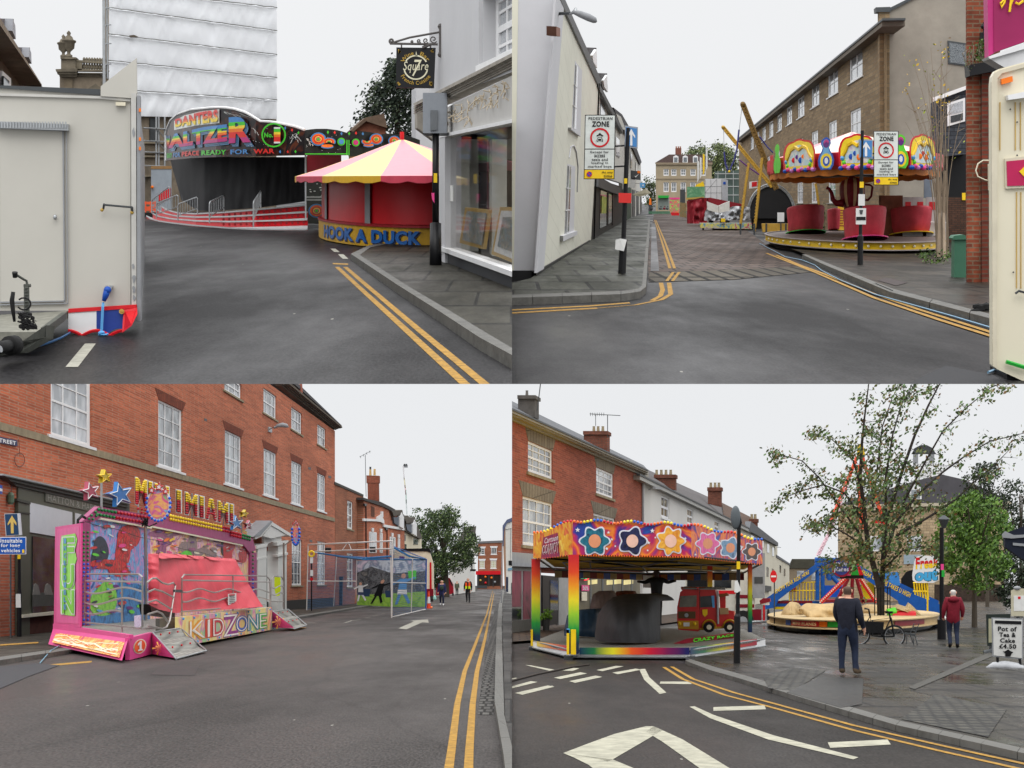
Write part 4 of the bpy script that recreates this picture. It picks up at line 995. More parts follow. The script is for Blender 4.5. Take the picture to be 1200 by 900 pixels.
s2_=thing('white_terrace','pale terrace of shops with a dark sloping gutter beyond the black shopfront','shop',T.g(738,262))
TW=M('terrace_white',C(200,198,190),rg=.8,var=.08)
q(rf_,[(729.6,150),(736,157),(751,192),(752,249),(729.6,262)],-.02,.3,'wall',TW,s2_)
q(rf_,[(719,126),(729,134),(737,148),(752,190),(750,193),(736,160),(729,150)],.15,.3,'gutter',DORS,s2_)
q(rf_,[(722,133),(728,137),(733,152),(729.5,152)],.2,.2,'gable',TW,s2_)
q(rf_,[(729.6,222),(740,219),(740,256),(729.6,262)],.03,.1,'shopfront',M('shop_green_dark',C(52,74,56),rg=.5),s2_)
q(rf_,[(741,222),(752,226),(752,249),(741,255.5)],.03,.1,'shopfront',P.black,s2_)
for pts in([(733,166),(735,170),(735,186),(733,184)],[(739,178),(741,182),(741,197),(739,196)],[(745,190),(746.6,193),(746.6,206),(745,205)]):q(rf_,pts,.06,.05,'window',G_WIN,s2_)
for x in(744,748.5):q(rf_,[(x,224),(x+1.3,224.5),(x+1.3,253),(x,254)],.08,.1,'pier',TW,s2_)
aw=thing('shop_awning','small cream awning over the far shops on the left pavement','awning',T.g(748,258))
awp=fro(748,258);MB().pr([awp.px(741,228,0),awp.px(750,230,0),awp.px(763,226,.3),awp.px(757,221,.3)],zvec(-.04)).B('cloth',P.cream,aw)
def hang(pts,m,label,extra=None):
 pl=fro(740,258);t=thing('shop_sign',label,'sign',pl.px(*pts[0]));MB().qp(pl,pts,0,.05).B('board',m,t)
 x0,y0=pts[0];MB().tu([pl.px(x0,y0+1,.02),pl.px(x0-6,y0+1,-.2)],.02*K,5).B('bracket',P.black,t)
 if extra:
  for pp,mm,nm in extra:MB().qp(pl,pp,.02,.01).B(nm,mm,t)
hang([(722,170.5),(732.5,171),(732.5,185.5),(722,184.5)],P.black,'dark hanging shop sign with a blue picture behind the arrow sign pole',[([(724,176),(731,175),(731.5,181),(724,182)],P.cyan,'emblem')])
hang([(739,199.5),(750.5,201),(750.5,211),(739,210)],M('slate_board',C(70,72,74),rg=.6),'grey slate shop sign with orange corners',[([(747,200),(750.5,200.5),(750.5,203),(747,203)],P.orange,'corner_mark'),([(743,206),(745,208),(749,203.5),(745,206.5)],P.white,'tick_mark')])
hang([(735,209.5),(744.5,209),(744.5,220),(735,220.5)],M('plain_white_board',C(190,190,188),rg=.6),'plain white shop sign beside the pole with a lime corner',[([(735,209.8),(738,209.7),(738,213),(735,213)],P.lime,'corner_mark')])
hang([(750,214),(756,214.5),(756,220),(750,220)],P.cyan,'small bright blue shop sign farthest along the left terrace',[([(752,217),(754.5,216),(754,218.6)],P.white,'bird_mark')])
RING=P.red
def zone_sign(pl,x0,y0,x1,y1,parent,skew=0.,part='lower'):
 w,h=x1-x0,y1-y0;f=lambda u,v,k=0:(x0+w*u+skew*(1-v)*-1,y0+h*v)
 qd=lambda u0,v0,u1,v1:[f(u0,v0),f(u1,v0),f(u1,v1),f(u0,v1)]
 s=MB().qp(pl,qd(0,0,1,1),0,.04).B('zone_plate',P.black,parent)
 WP=M('sign_white',C(205,204,200),rg=.5,var=.05)
 MB().qp(pl,qd(.025,.012,.975,.525),.01,.01).B('upper_panel',WP,s);MB().qp(pl,qd(.025,.54,.975,.845),.01,.01).B('lower_panel',WP,s);yp=MB().qp(pl,qd(.025,.855,.975,.988),.01,.01).B('waiting_panel',P.yellow,s)
 b=MB();tm=lambda u0,v0,u1,v1:pm(pl,[f(u0,v0),f(u1,v0),f(u1,v1),f(u0,v1)],.022)
 b.text('PEDESTRIAN',tm(.12,.035,.9,.08),bold=.012);b.text('ZONE',tm(.23,.1,.8,.185),bold=.035)
 for i,(t,u0,u1)in enumerate((('Except for',.2,.8),('access',.33,.68),('taxis and',.25,.77),('loading in',.24,.78),('marked bays',.13,.9))):b.text(t,tm(u0,.56+i*.056,u1,.605+i*.056),bold=.015)
 b.text('At any',tm(.58,.875,.95,.918),bold=.015);b.text('time',tm(.65,.93,.93,.972),bold=.015)
 cx,cy,r=.5,.355,.3
 A=[2*PI*i/28 for i in range(29)];asp=w/h
 pt=lambda t,k,o_:pl.px(*f(cx+r*k*cos(t),cy+r*k*asp*sin(t)),o_)
 car=[(-.34,.42),(-.34,.2),(-.26,.12),(-.2,-.06),(.2,-.06),(.26,.12),(.34,.2),(.34,.42),(.22,.42),(.22,.34),(-.22,.34),(-.22,.42)]
 cc=lambda x,y:pl.px(*f(cx+r*x,cy+r*asp*y),.024)
 b.fc([cc(x,y)for x,y in car]);b.fc([cc(x,y)for x,y in((-.42,-.2),(-.2,-.34),(0,-.56),(.12,-.4),(.2,-.34),(.42,-.2),(.25,-.14),(.1,-.24),(-.1,-.24),(-.25,-.14))]);b.B('sign_lettering',P.black,s)
 b=MB();b.fc([cc(x,y)-pl.N*-.004*K for x,y in((-.15,.0),(.15,.0),(.2,.12),(-.2,.12))]);
 for x in(-.26,.18):b.fc([cc(x+dx,.26+dy)-pl.N*-.004*K for dx,dy in((-.05,-.05),(.1,-.05),(.1,.05),(-.05,.05))])
 b.B('car_detail',WP,s)
 b=MB()
 for i in range(28):b.fc([pt(A[i],.86,.02),pt(A[i],1.06,.02),pt(A[i+1],1.06,.02),pt(A[i+1],.86,.02)])
 b.B('red_ring',RING,s)
 b=MB();c2=lambda t,k,o_:pl.px(*f(.18+.09*k*cos(t),.922+.09*k*asp*sin(t)),o_)
 b.fc([c2(t,1,.022)for t in A[:-1]]);n_=b.B('no_waiting_disc',P.blue,s)
 b=MB()
 for i in range(28):b.fc([c2(A[i],.8,.024),c2(A[i],1,.024),c2(A[i+1],1,.024),c2(A[i+1],.8,.024)])
 b.fc([c2(R(215),.95,.026),c2(R(235),.95,.026),c2(R(35),.95,.026),c2(R(55),.95,.026)]);b.B('disc_ring',P.red,n_)
def arrow_box(pl,pts,parent,side=None):
 s=MB().qp(pl,pts,.02,.14).B('arrow_box',M('lamp_box_grey',C(150,156,165),rg=.5),parent)
 c=(sum(x for x,y in pts)/4,sum(y for x,y in pts)/4);(xa,ya),(xb,yb_),(xc,yc),(xd,yd)=pts
 sc=lambda k:[(c[0]+(x-c[0])*k,c[1]+(y-c[1])*k)for x,y in pts]
 MB().qp(pl,sc(.86),.03,.01).B('blue_face',M('sign_blue',C(20,85,185),rg=.4),s)
 w,h=abs(xb-xa),abs(yd-ya)
 ar=[(0,-.38),(.3,-.05),(.3,.06),(.085,-.12),(.085,.4),(-.085,.4),(-.085,-.12),(-.3,.06),(-.3,-.05)]
 MB().fc([pl.px(c[0]+w*x,c[1]+h*y,.036)for x,y in ar]).B('white_arrow',P.white,s)
def pole(label,x0,yb_,ym,yt,xm,xt,w):
 pl=fro(x0,yb_);t=thing('sign_pole',label,'sign',T.g(x0,yb_))
 b=MB();m_=T.dp(yb_)/F
 b.tu([T.g(x0,yb_),pl.px(xm,ym,0)],w*m_,12);b.tu([pl.px(xm,ym,0),pl.px(xm+(xt-xm)*.03,ym-2,0),pl.px(xt,yt,0)],[w*m_,w*.62*m_,w*.6*m_],12);b.B('pole',P.black,t,smooth=False)
 return pl,t
pl,t=pole('black sign pole on the left pavement carrying a pedestrian zone plate out to its left',728.5,327,281,150,730.5,736,4.6)
b=MB()
for y in(171,195):b.tu([pl.px(718,y+.5,-.02),pl.px(735,y-.5,-.02)],.02*K,5)
b.B('bracket',P.black,t)
zone_sign(pl,684,134.5,720,210,t,skew=-1.5)
arrow_box(pl,[(732.5,147),(747.5,149),(747.2,174),(732,172)],t)
q(pl,[(725,226),(740,226.5),(739.5,238),(725,237.5)],.1,.02,'red_notice',M('notice_red',C(215,50,45),rg=.5),t)
q(pl,[(731.5,209),(735,209),(735,215),(731.5,215)],.09,.02,'number_band',P.yellow,t)
MB().pr([pl.px(721.5,281,.12),pl.px(727,279.5,.14),pl.px(734.5,281,.12),pl.px(731,294.5,.16),pl.px(720.8,292,.14)],-pl.N*.006*K).B('taped_notice',P.paper,t)
pl,t=pole('black sign pole in front of the teacups with notices taped to its shaft',1008,316,277,153,1008.3,1010.5,3.3)
zone_sign(pl,1023.8,153.5,1053,217,t)
arrow_box(pl,[(1007,163),(1023,163.5),(1022.5,186),(1007,185)],t)
b=MB()
for y in(180,205):b.tu([pl.px(1010,y,-.03),pl.px(1030,y,-.03)],.02*K,5)
b.B('bracket',P.black,t)
q(pl,[(1006,227.5),(1013.5,227.5),(1013.5,241),(1005.8,241)],.08,.01,'taped_notice',P.paper,t)
n_=q(pl,[(1003,244),(1015,244),(1014.8,263),(1003,263)],.09,.01,'taped_notice',P.paper,t)
q(pl,[(1003.5,254),(1014.5,254),(1014.5,258),(1003.5,258)],.1,.005,'dark_strip',P.black,n_);q(pl,[(1007,246),(1011.5,246),(1010.5,251),(1008,251)],.1,.005,'dark_picture',P.dsteel,n_)
q(pl,[(1007.5,213),(1012.2,213),(1012.2,220),(1007.5,220)],.06,.02,'number_band',P.yellow,t)
OB=brick('buff_brick',C(150,128,98),C(122,102,78),C(120,108,90),bw=.6,bh=.2,ms=.02,sn=.12,rg=.9)
of=thing('office_block','long buff brick office block with white windows and a grey concrete end wall','building',T.g(1036,280))
op=facade(1035,280,868,253.7)
u0,_=op.uv(1037,280);u1,_=op.uv(866,253)
ht_=op.uv(1031,33)[1]
wins=[]
for(x0,y0,x1,y1)in((995,67.5,1010.7,88.7),(970,86,982,108),(950.7,102,960,122),(934.5,116,942.5,135),(921.7,127,928,144),(910.7,136,916,152),(901,144,906,159.5),(893,150.5,897.2,164),(886,156.3,889.5,169),(879.5,161.5,883,174),(996,131,1008.7,158),(971,144,980.5,166),(950.7,155.5,958.5,174),(934,164.5,941,181),(920.7,171,926,186),(909,178,913.5,190),(899,184,903,194),(970.5,207,979,238),(950.5,210,957.5,238),(934,211,941,238)):wins.append(op.rect(x0,y0,x1,y1))
wall(op,(min(u0,u1),0,max(u0,u1),ht_),wins,OB,of,'front_wall',rvl=.1,thick=.02)
for i,r in enumerate(wins):window(op,r,of,2,2,P.white,G_PALE,P.white if i<10 else M('concrete_sill',C(150,145,135)),bar=.06,edge=.1,rvl=.1,sash=0,sillh=.06)
q(op,[(1033.5,23),(1033.5,31),(864,167),(864,163)],.5,1.,'eaves',M('concrete_eaves',C(112,104,94),rg=.9,var=.2),of)
q(op,[(1034,21.5),(1034,24),(864,164),(864,162.5)],.55,1.,'gutter',P.dsteel,of)
gp=fro(1041,280)
CONC=M('stained_concrete',C(150,143,132),rg=.9,var=.2,scale=.55,bump=.15,bscale=3)
q(gp,[(1041,13),(1076,-6),(1140,-6),(1140,280),(1041,280)],0,.5,'end_wall',CONC,of)
q(gp,[(1041,10),(1075,-7),(1080,-6),(1041,14)],.1,.5,'verge',P.dsteel,of)
pil=MB();pil.qp(gp,[(1030.5,12),(1042.5,12),(1042.5,282),(1031.5,282)],.25,.6);pil.B('corner_pier',OB,of,uvf=lambda p:(p.x/K,p.z/K));q(gp,[(1026.5,8.5),(1043.5,8),(1043.5,14),(1027,14)],.35,.8,'pier_cap',P.dsteel,of)
w_=q(gp,[(1110.5,47.5),(1135,51),(1135,78),(1111,74.5)],.05,.05,'window',P.dsteel,of);q(gp,[(1112.5,50),(1134,53),(1134,76),(1113,73)],.07,.02,'pane',G_WIN,w_)
sb=thing('slate_annexe','low annexe hung with dark slates above a black garage opening','building',T.g(1115,288))
ap=fro(1115,288)
MB().qp(ap,[(1098,118),(1136,103),(1136,180),(1110,183),(1098,181)],0,1.5).B('slate_wall',brick('hung_slate',C(74,78,84),C(58,62,68),C(34,36,40),bw=.3,bh=.16,ms=.012,sn=.15),sb,uvf=lambda p:(p.x/K,p.z/K))
q(ap,[(1094.5,114),(1136,99),(1136,103.5),(1095,118.5)],.2,.3,'gutter',P.white,sb)
w_=q(ap,[(1110,121),(1131,114.5),(1131,142),(1110.5,148)],.06,.08,'window',P.white,sb);q(ap,[(1112.5,123),(1128.5,118),(1128.5,131),(1112.5,134.5)],.08,.03,'pane',G_PALE,w_);q(ap,[(1114,136),(1128.5,132.5),(1128.5,140.5),(1114,144)],.08,.03,'pane',G_DARK,w_)
q(ap,[(1098,181),(1110,183),(1136,180),(1136,288),(1098,288)],-1.2,.3,'dark_opening',P.black,sb)
MB().qp(ap,[(1108,231),(1136,231),(1136,296),(1108,292)],.1,.4).B('low_wall',brick('dark_brick',C(96,66,52),C(76,54,44),C(58,52,46),bw=.225,bh=.075,ms=.012,sn=.3),sb,uvf=lambda p:(p.x/K,p.z/K))
q(ap,[(1127.5,226),(1131.5,226),(1131.5,234.5),(1127.5,234.5)],.15,.03,'yellow_notice',P.yellow,sb)
q(ap,[(1083,205),(1092,205),(1092,232),(1083,232)],-.3,.1,'grey_door',M('door_grey_blue',C(110,120,132)),sb)
bwq=thing('brick_wall','tall old red brick wall beside the cream kiosk trailer, plants on its ledge','wall',T.g(1150,338))
wp2=fro(1150,338)
RB_=brick('old_red_brick',C(158,84,58),C(112,58,44),C(128,104,84),bw=.27,bh=.085,ms=.014,sn=.4,ss=.8,rg=.9)
MB().qp(wp2,[(1133,-8),(1172,-8),(1172,347),(1133.5,335)],0,.12).B('brickwork',RB_,bwq,uvf=lambda p:(p.x/K,p.z/K))
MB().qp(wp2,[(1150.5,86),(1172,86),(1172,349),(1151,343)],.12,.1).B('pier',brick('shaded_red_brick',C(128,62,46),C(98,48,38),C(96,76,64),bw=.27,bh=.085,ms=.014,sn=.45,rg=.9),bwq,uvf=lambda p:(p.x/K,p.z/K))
q(wp2,[(1135.5,76),(1172,70),(1172,82),(1136.5,89)],.4,.5,'ledge',P.black,bwq)
b=MB();b.tu([wp2 .px(x,y,.2)for x,y in((1163,188),(1152,188),(1146,192),(1143.5,200),(1146,207),(1155,211),(1162,212))],.014*K,5);b.B('cable_loop',P.cream,bwq)
b=MB();b.qp(wp2,[(1158.5,192),(1163,192),(1163,223),(1159,223)],.3,.1);b.B('cable_box',P.cream,bwq)
pt_=thing('ledge_plants','tuft of green plants and dry weeds growing on the brick wall ledge','plant',wp2 .px(1150,74,.3))
GRL=[M('weed_green',C(88,112,52),rg=.7,var=.3),M('weed_dark',C(56,78,36),rg=.7),M('weed_dry',C(140,128,112),rg=.9)]
b=MB()
for _ in range(16):lv_(b,wp2 .px(RU(1145,1158),RU(48,70),.3),.12*K,14,.035*K,[0,0,1],1)
for _ in range(9):lv_(b,wp2 .px(RU(1131,1143),RU(60,80),.4),.1*K,12,.02*K,[2,2,2,0],1)
b.B('foliage',GRL,pt_,fill=0)
b=MB()
for i in range(14):x=RU(1133,1156);b.tu([wp2 .px(x,77,.3),wp2 .px(x+RU(-6,2),55+RU(-6,10),.35)],.008*K,4)
b.B('stalks',GRL[2],pt_)
b=MB();b.tu([wp2 .px(1153,50,.2),wp2 .px(1153,26,.2)],.02*K,5);b.ball(wp2 .px(1152,31,.25),.05*K,8);b.qp(wp2,[(1149,38),(1157,38),(1157,48),(1149,48)],.2,.1);b.B('wall_lantern',P.black,bwq)
sx_=thing('sign_box','magenta shop sign box with yellow script cut off by the top right corner','sign',wp2 .px(1180,66,.5))
kp2=fro(1180,372)
MG=M('magenta_panel',C(148,28,84),rg=.45,var=.06)
q(kp2,[(1157,-8),(1164.5,-8),(1165,62),(1158.5,66)],0,.3,'side_panel',M('magenta_edge',C(185,45,115),rg=.45),sx_);q(kp2,[(1164.5,-8),(1212,-8),(1212,45),(1165,61.5)],.02,.3,'face_panel',MG,sx_)
q(kp2,[(1158,66.5),(1212,46),(1212,54),(1160,69)],.1,.5,'trim',P.white,sx_);q(kp2,[(1160,69),(1212,53),(1212,72),(1177,79)],.05,.5,'soffit',M('soffit_white',C(205,205,205),rg=.6),sx_)
b=MB();b.tu([kp2 .px(x,y,.06)for x,y in((1178.5,-5),(1177,3),(1173.5,9),(1172.5,4),(1178,-2),(1183,-4))],.017*K,5);b.tu([kp2 .px(x,y,.06)for x,y in((1185.5,-5),(1184,6),(1183,14),(1184,6),(1188,-4))],.019*K,5);b.tu([kp2 .px(x,y,.06)for x,y in((1190,3),(1194,5),(1198,2),(1205,-5))],.019*K,5);b.B('script_lettering',P.yellow,sx_)
ck=thing('kiosk_trailer','cream catering trailer with a rounded corner cut by the right edge','trailer',T.g(1190,446))
kp=fro(1190,446);KC=M('kiosk_cream',C(220,213,190),rg=.4,var=.04,scale=.6)
def rc(pts):return pts
q(kp,[(1161.5,100),(1162.5,90),(1166,83.5),(1172,80.5),(1215,69),(1215,452),(1200,447),(1166,431.5),(1162.5,428)],0,.12,'body',KC,ck)
q(kp,[(1162,96),(1165,86),(1172,82),(1215,70),(1215,75),(1174,86),(1169,92),(1168.5,432),(1163.5,429)],.03,.05,'edge_moulding',M('kiosk_edge',C(206,198,176),rg=.45),ck)
b=MB();b.qp(kp,[(1173.5,92.5),(1186.5,89),(1187,95.5),(1174,99)],.06,.05);b.B('marker_light',P.orange,ck)
b=MB();b.qp(kp,[(1181,111.5),(1212,105),(1212,113),(1182,117)],.12,.12);b.B('awning_rail',P.white,ck)
for x in(1171.5,1189.5,1195.5):q(kp,[(x,120),(x+1,119.5),(x+1,176),(x,176)],.012,.012,'seam',P.gold,ck);
for x in(1191,1196):q(kp,[(x,225),(x+1,225),(x+1,338),(x,338)],.012,.012,'seam',P.gold,ck)
sg_=q(kp,[(1177.5,186),(1212,182),(1212,220),(1178.5,221)],.03,.03,'sign_frame',M('kiosk_edge',C(206,198,176)),ck);q(kp,[(1179.5,189),(1212,186),(1212,217),(1180.5,218)],.04,.01,'sign_panel',M('kiosk_magenta',C(180,25,80),rg=.4),sg_);q(kp,[(1194.5,201),(1203,193),(1210,201),(1203,210)],.05,.01,'diamond',P.yellow,sg_)
b=MB()
for x,y in((1184,128),(1192,143),(1192,182),(1187.5,319)):b.ball(kp.px(x,y,.02),.009*K,6)
b.B('screw',P.dsteel,ck)
b=MB();b.tu([kp.px(1179,424,.05),kp.px(1205,432,.05)],.02*K,5);b.B('lower_rail',P.green,ck)
b=MB();b.tu([kp.px(1190,344,.06),kp.px(1194,341,.06),kp.px(1205,344,.06)],.012*K,5);b.B('latch',P.dsteel,ck)
q(kp,[(1180,438),(1215,452),(1215,460),(1180,448)],-.1,.8,'dark_underside',P.black,ck)  # black slab filling the dark gap beneath the trailer body
tag(MB().fc([T.g(x,y,.006)for x,y in((1060,452),(1108,429),(1164,440),(1215,470))]).B('rubber_mat',M('mat_black',C(26,26,30),rg=.7)),'black rubber mat on the road in front of the kiosk trailer','mat')
tag(MB().tu([T.g(x,y,.03)for x,y in((1158,440),(1166,437),(1178,435))],.014*K,5).B('power_cable',M('pale_blue_cable',C(120,155,180))),'short blue cable end poking from beneath the kiosk trailer','cable')
bk=thing('trailer_gear','dark heap of trailer gear on the pavement edge beside the kiosk','trailer gear',T.g(1158,372))
b=MB();gpq=fro(1155,374)
for i in range(16):b.ball(gpq.px(RU(1143,1163),RU(358,373),.1),RU(.03,.08)*K,7,sx=1.4)
b.B('gear',P.rubber,bk)
gc=thing('utility_cabinet','green metal utility cabinet standing against the brick wall','cabinet',T.g(1126,332))
cp=fro(1126,332);GC=M('cabinet_green',C(64,112,88),rg=.5,var=.08)
q(cp,[(1118.5,280),(1133.5,280),(1133.5,333),(1118,331)],0,.35,'body',GC,gc);q(cp,[(1116.3,279),(1118.5,276),(1129,275),(1134,277),(1134.5,280.5),(1117,281)],.05,.45,'lid',GC,gc)
sbh=thing('bare_shrub','tall bare leggy shrub with a few yellow leaves beside the slate annexe','shrub',T.g(1104,305))
Ys=T.dp(305);b=MB();lv=MB()
for i in range(26):
 x0=RU(1096,1112);top=(1062+RU(-2,68),RU(48,150));pts=[]
 sway=RU(-8,8)
 for j in range(8):
  f=j/7;pts.append(at(x0+(top[0]-x0)*f**2.2+sway*sin(f*3)*.4,306-(306-top[1])*f,Ys+(i%5)*.25*K))
 b.tu(pts,[.02*K*(1-j/9)for j in range(8)],5)
 for j in(3,5,6):
  if random.random()<.5:b.tu([pts[j],pts[j]+VV((RU(-.5,.5)*K,0,RU(.1,.7)*K))],[.01*K,.004*K],4)
 if i%3==0:
  lv_(lv,pts[-1],.25*K,9,.05*K,[0,0,1],1.2)
 if i%4==0:lv_(lv,pts[5],.3*K,4,.05*K,[0,1],1.2)
b.tu([T.g(1100,306),at(1101,250,Ys),at(1099,190,Ys)],[.06*K,.04*K,.025*K],7);b.tu([T.g(1107,308),at(1106,250,Ys),at(1108,200,Ys)],[.05*K,.035*K,.02*K],7)
b.B('stems',M('twig_brown',C(132,116,98),rg=.9),sbh);lv.B('leaves',[M('leaf_yellow',C(215,175,50),rg=.7),M('leaf_lime',C(150,160,60),rg=.7)],sbh,fill=0)
wd=MB()
for i in range(45):lv_(wd,T.g(RU(1078,1122),RU(303,317),.12)+VV((0,0,RU(0,.25)*K)),.12*K,8,.04*K,[0,1],.6)
o=wd.B('weeds',GRL[:2],fill=0);tag(o,'low green weeds at the foot of the bare shrub','weeds',kind='stuff')
hd=thing('site_hoarding','white site hoarding with red notices behind the right side of the teacups','hoarding',T.g(1082,290));hp_=fro(1082,291)
HW=M('hoarding_white',C(186,182,180),rg=.6,var=.06)
for x in(1058,1070,1085.5,1097):q(hp_,[(x,231),(x+11.6,231),(x+11.6,290),(x,290)],0,.06,'panel',HW,hd)
for x0,x1 in((1061,1067.5),(1075,1082),(1089,1097)):q(hp_,[(x0,236.5),(x1,236.5),(x1,246),(x0,245.5)],.02,.01,'red_notice',P.red,hd)
b=MB();b.tu([hp_.px(1088,260,.1),hp_.px(1110,261,.1)],.02*K,5);b.B('rail',P.white,hd)
q(hp_,[(1032,229),(1058,229),(1058,290),(1032,290)],-.6,.5,'brick_pier',M('dull_brick',C(110,78,64)),hd)
hdg=thing('hedge','green hedge patch seen between the teacups under the office windows','hedge',T.g(968,272));b=MB()
for _ in range(34):lv_(b,at(RU(962,984),RU(240,270),T.dp(270)+2.5*K),.4*K,14,.08*K,[0,1],1)
b.B('foliage',GRL[:2],hdg,fill=0)
tq=thing('teacup_ride','teacup ride with a scalloped painted canopy over covered red cups','fairground ride',T.g(1000,290))
Yc=63.5*K;c0=T.gw((995-CX)/F*Yc,Yc);hK=lambda h:h*K
Rr=96.5/F*Yc;DS=ST*.9
bandh=(.235,.435)
DECK=M('deck_plate',C(120,108,104),rg=.5,var=.3,scale=14,metal=.2)
b=MB();b.la(c0,[(Rr*.985,hK(bandh[0])),(Rr*.985,hK(bandh[1])),(.1,hK(bandh[1]+.01))],72,DS,mf=lambda j,q:j);b.B('deck',[M('band_yellow',C(225,185,20),rg=.4),DECK],tq)
b=MB();b.la(c0,[(Rr*.99,hK(bandh[1]-.0)),(Rr,hK(bandh[1]+.01)),(Rr,hK(bandh[1]+.03)),(Rr*.97,hK(bandh[1]+.03))],72,DS);b.la(c0,[(Rr*.97,hK(bandh[0]-.04)),(Rr*1.0,hK(bandh[0]-.03)),(Rr,hK(bandh[0])),(Rr*.98,hK(bandh[0]))],72,DS);b.B('deck_rim',M('rim_grey',C(150,140,138),rg=.5),tq)
ringp=lambda th,r,h:c0+VV((r*cos(th),0,h))+T.dir*(r*sin(th)*DS)
for i in range(27):
 th=-PI*(i+.5)/27;b=MB();b.ball(ringp(th,Rr*.99,hK(.335)),.045*K,8);b.B('bulb',P.cream,tq,smooth=1)
b=MB()
for i in range(7):
 th=-PI*(.08+.14*i);p=ringp(th,Rr*.8,0);b.tu([p,p+VV((0,0,hK(.3)))],.06*K,6)
b.la(c0,[(Rr*.9,0.02),(Rr*.9,hK(.2))],40,DS);b.B('underframe',M('underframe_dark',C(40,22,20),rg=.8),tq)
CUPM=M('cup_cover',C(190,62,74),rg=.55,var=.2,scale=2.2,bump=.5,bscale=3.,spec=.25)
for(xc,w,yt,ybm,disc_,Y)in((944,20.5,243.5,273,'green',67.5*K),(977,7,245.5,266.5,None,75*K),(1013,23,245,277,'pink',56*K),(1041,8,246,268,None,73.7*K),(1066,23,245.5,274.5,'yellow',63*K)):
 r=w/F*Y;zt=(CY-yt)/F*Y;zb=T.gz(Y)+hK(bandh[1]+.02);c=VV(((xc-CX)/F*Y,Y,zb));h=zt-zb
 b=MB();n=36;i0=len(b.v);prof=[(.84,.04),(.9,.15),(.96,.45),(.99,.75),(1.02,.93),(1.0,1.0),(.7,1.03),(.05,1.04)]
 for(pr,ph)in prof:
  for q_ in range(n):
   t=2*PI*q_/n;wr=1+.07*noise(VV((cos(t)*4+xc,sin(t)*4,ph*3)))*(1.4-ph)+.04*abs(sin(t*7+5*ph+xc))*(1-.7*ph)
   b.v.append(c+VV((r*pr*wr*cos(t),r*pr*wr*sin(t)*2,h*ph)))
 for j in range(len(prof)-1):
  for q_ in range(n):b.f.append((i0+j*n+q_,i0+j*n+(q_+1)%n,i0+(j+1)*n+(q_+1)%n,i0+(j+1)*n+q_));b.mi.append(0)
 cu=b.B('teacup',CUPM,tq,smooth=1)
 if disc_:
  b=MB();b.la(c,[(r*1.1,0),(r*1.12,.03*K),(r*.9,.06*K),(r*.6,.1*K)],32,2,slope=0);b.B('saucer',PD[disc_],cu,smooth=1)
pc=VV(((998.5-CX)/F*Yc,Yc,0));zz=lambda y:(CY-y)/F*Yc
b=MB();u=Yc/F
b.la(pc,[(4*u,zz(270)),(5*u,zz(258)),(9*u,zz(243))],20,2,slope=0);b.B('teapot_foot',P.maroon,tq)
PSTR=[P.maroon,M('pot_cream',C(205,170,130),rg=.5),P.red]
b=MB();b.la(pc,[(9*u,zz(243)),(12*u,zz(238)),(14.2*u,zz(228)),(14*u,zz(218)),(12*u,zz(212)),(6*u,zz(209.5))],24,2,slope=0,mf=lambda j,q:(0,0,1)[q%3]);b.B('teapot',PSTR,tq)
b=MB();b.tu([at(x,y,Yc-.25*K)for x,y in((988,238),(980,238),(976,234),(974.5,226),(971.5,221),(968.5,220))],[5*u,3.6*u,2.8*u,2.2*u,1.9*u,2.2*u],8);b.B('teapot_spout',P.maroon,tq,smooth=1)
b=MB();b.tu([at(x,y,Yc-.25*K)for x,y in((1012,216),(1019,216.5),(1022.5,219),(1021,230),(1017,234.5),(1011,234))],1.4*u,8);b.B('teapot_handle',P.maroon,tq)
b=MB();b.tu([pc+VV((0,0,zz(212))),pc+VV((0,0,zz(184)))],3.6*u,10);b.B('centre_post',P.maroon,tq)
yb_=T.dp(289)
ybx=fro(988,280);MB().qp(ybx,[(982,242),(993,242),(993,274),(982,274)],0,.15).B('pay_box',M('pay_box_yellow',C(205,160,40),rg=.5),tq)
b=MB();
for i in range(7):b.qp(ybx,[(984,246+i*3),(990-(i%3),246+i*3),(990-(i%3),247+i*3),(984,247+i*3)],.02,.005)
b.B('pay_box_print',P.maroon,tq)
RC=95./F*Yc;hb_=2.72;he=3.35
ap_=at(998,154.5,Yc)
b=MB();pts=[ringp(2*PI*i/24,RC*.97,hK(he-.12))for i in range(24)]
for i in range(24):b.fc([pts[i],pts[(i+1)%24],ap_],(i//2)%2)
b.B('canopy_roof',[M('roof_pink',C(228,140,150),rg=.4),M('roof_cream',C(235,222,195),rg=.4)],tq)
OR=M('skirt_orange',C(200,115,28),rg=.6,var=.15)
b=MB()
for i in range(120):
 t0,t1=2*PI*i/120,2*PI*(i+1)/120;s_=lambda k:hK(hb_-.17-.05*abs(sin(k*PI/4)))
 b.fc([ringp(t0,RC*.95,hK(hb_+.05)),ringp(t1,RC*.95,hK(hb_+.05)),ringp(t1,RC*.95,s_(i+1)),ringp(t0,RC*.95,s_(i))])
b.B('skirt',OR,tq)
b=MB()
for i in range(24):b.fc([ringp(2*PI*i/24,RC*.95,hK(hb_+.1)),ringp(2*PI*(i+1)/24,RC*.95,hK(hb_+.1)),pc+VV((0,0,zz(188)))])
b.B('canopy_lining',M('lining_yellow',C(205,150,30),rg=.6),tq)
for i in range(16):
 b=MB();t=2*PI*i/16;A=ringp(t,RC*.93,hK(hb_+.02));b.tu([A,pc+VV((0,0,zz(206)))],.025*K,5);b.tu([A.lerp(pc+VV((0,0,zz(206))),.5),ringp(t,RC*.5,hK(hb_+.45))],.018*K,4);b.B('spoke',P.black,tq)
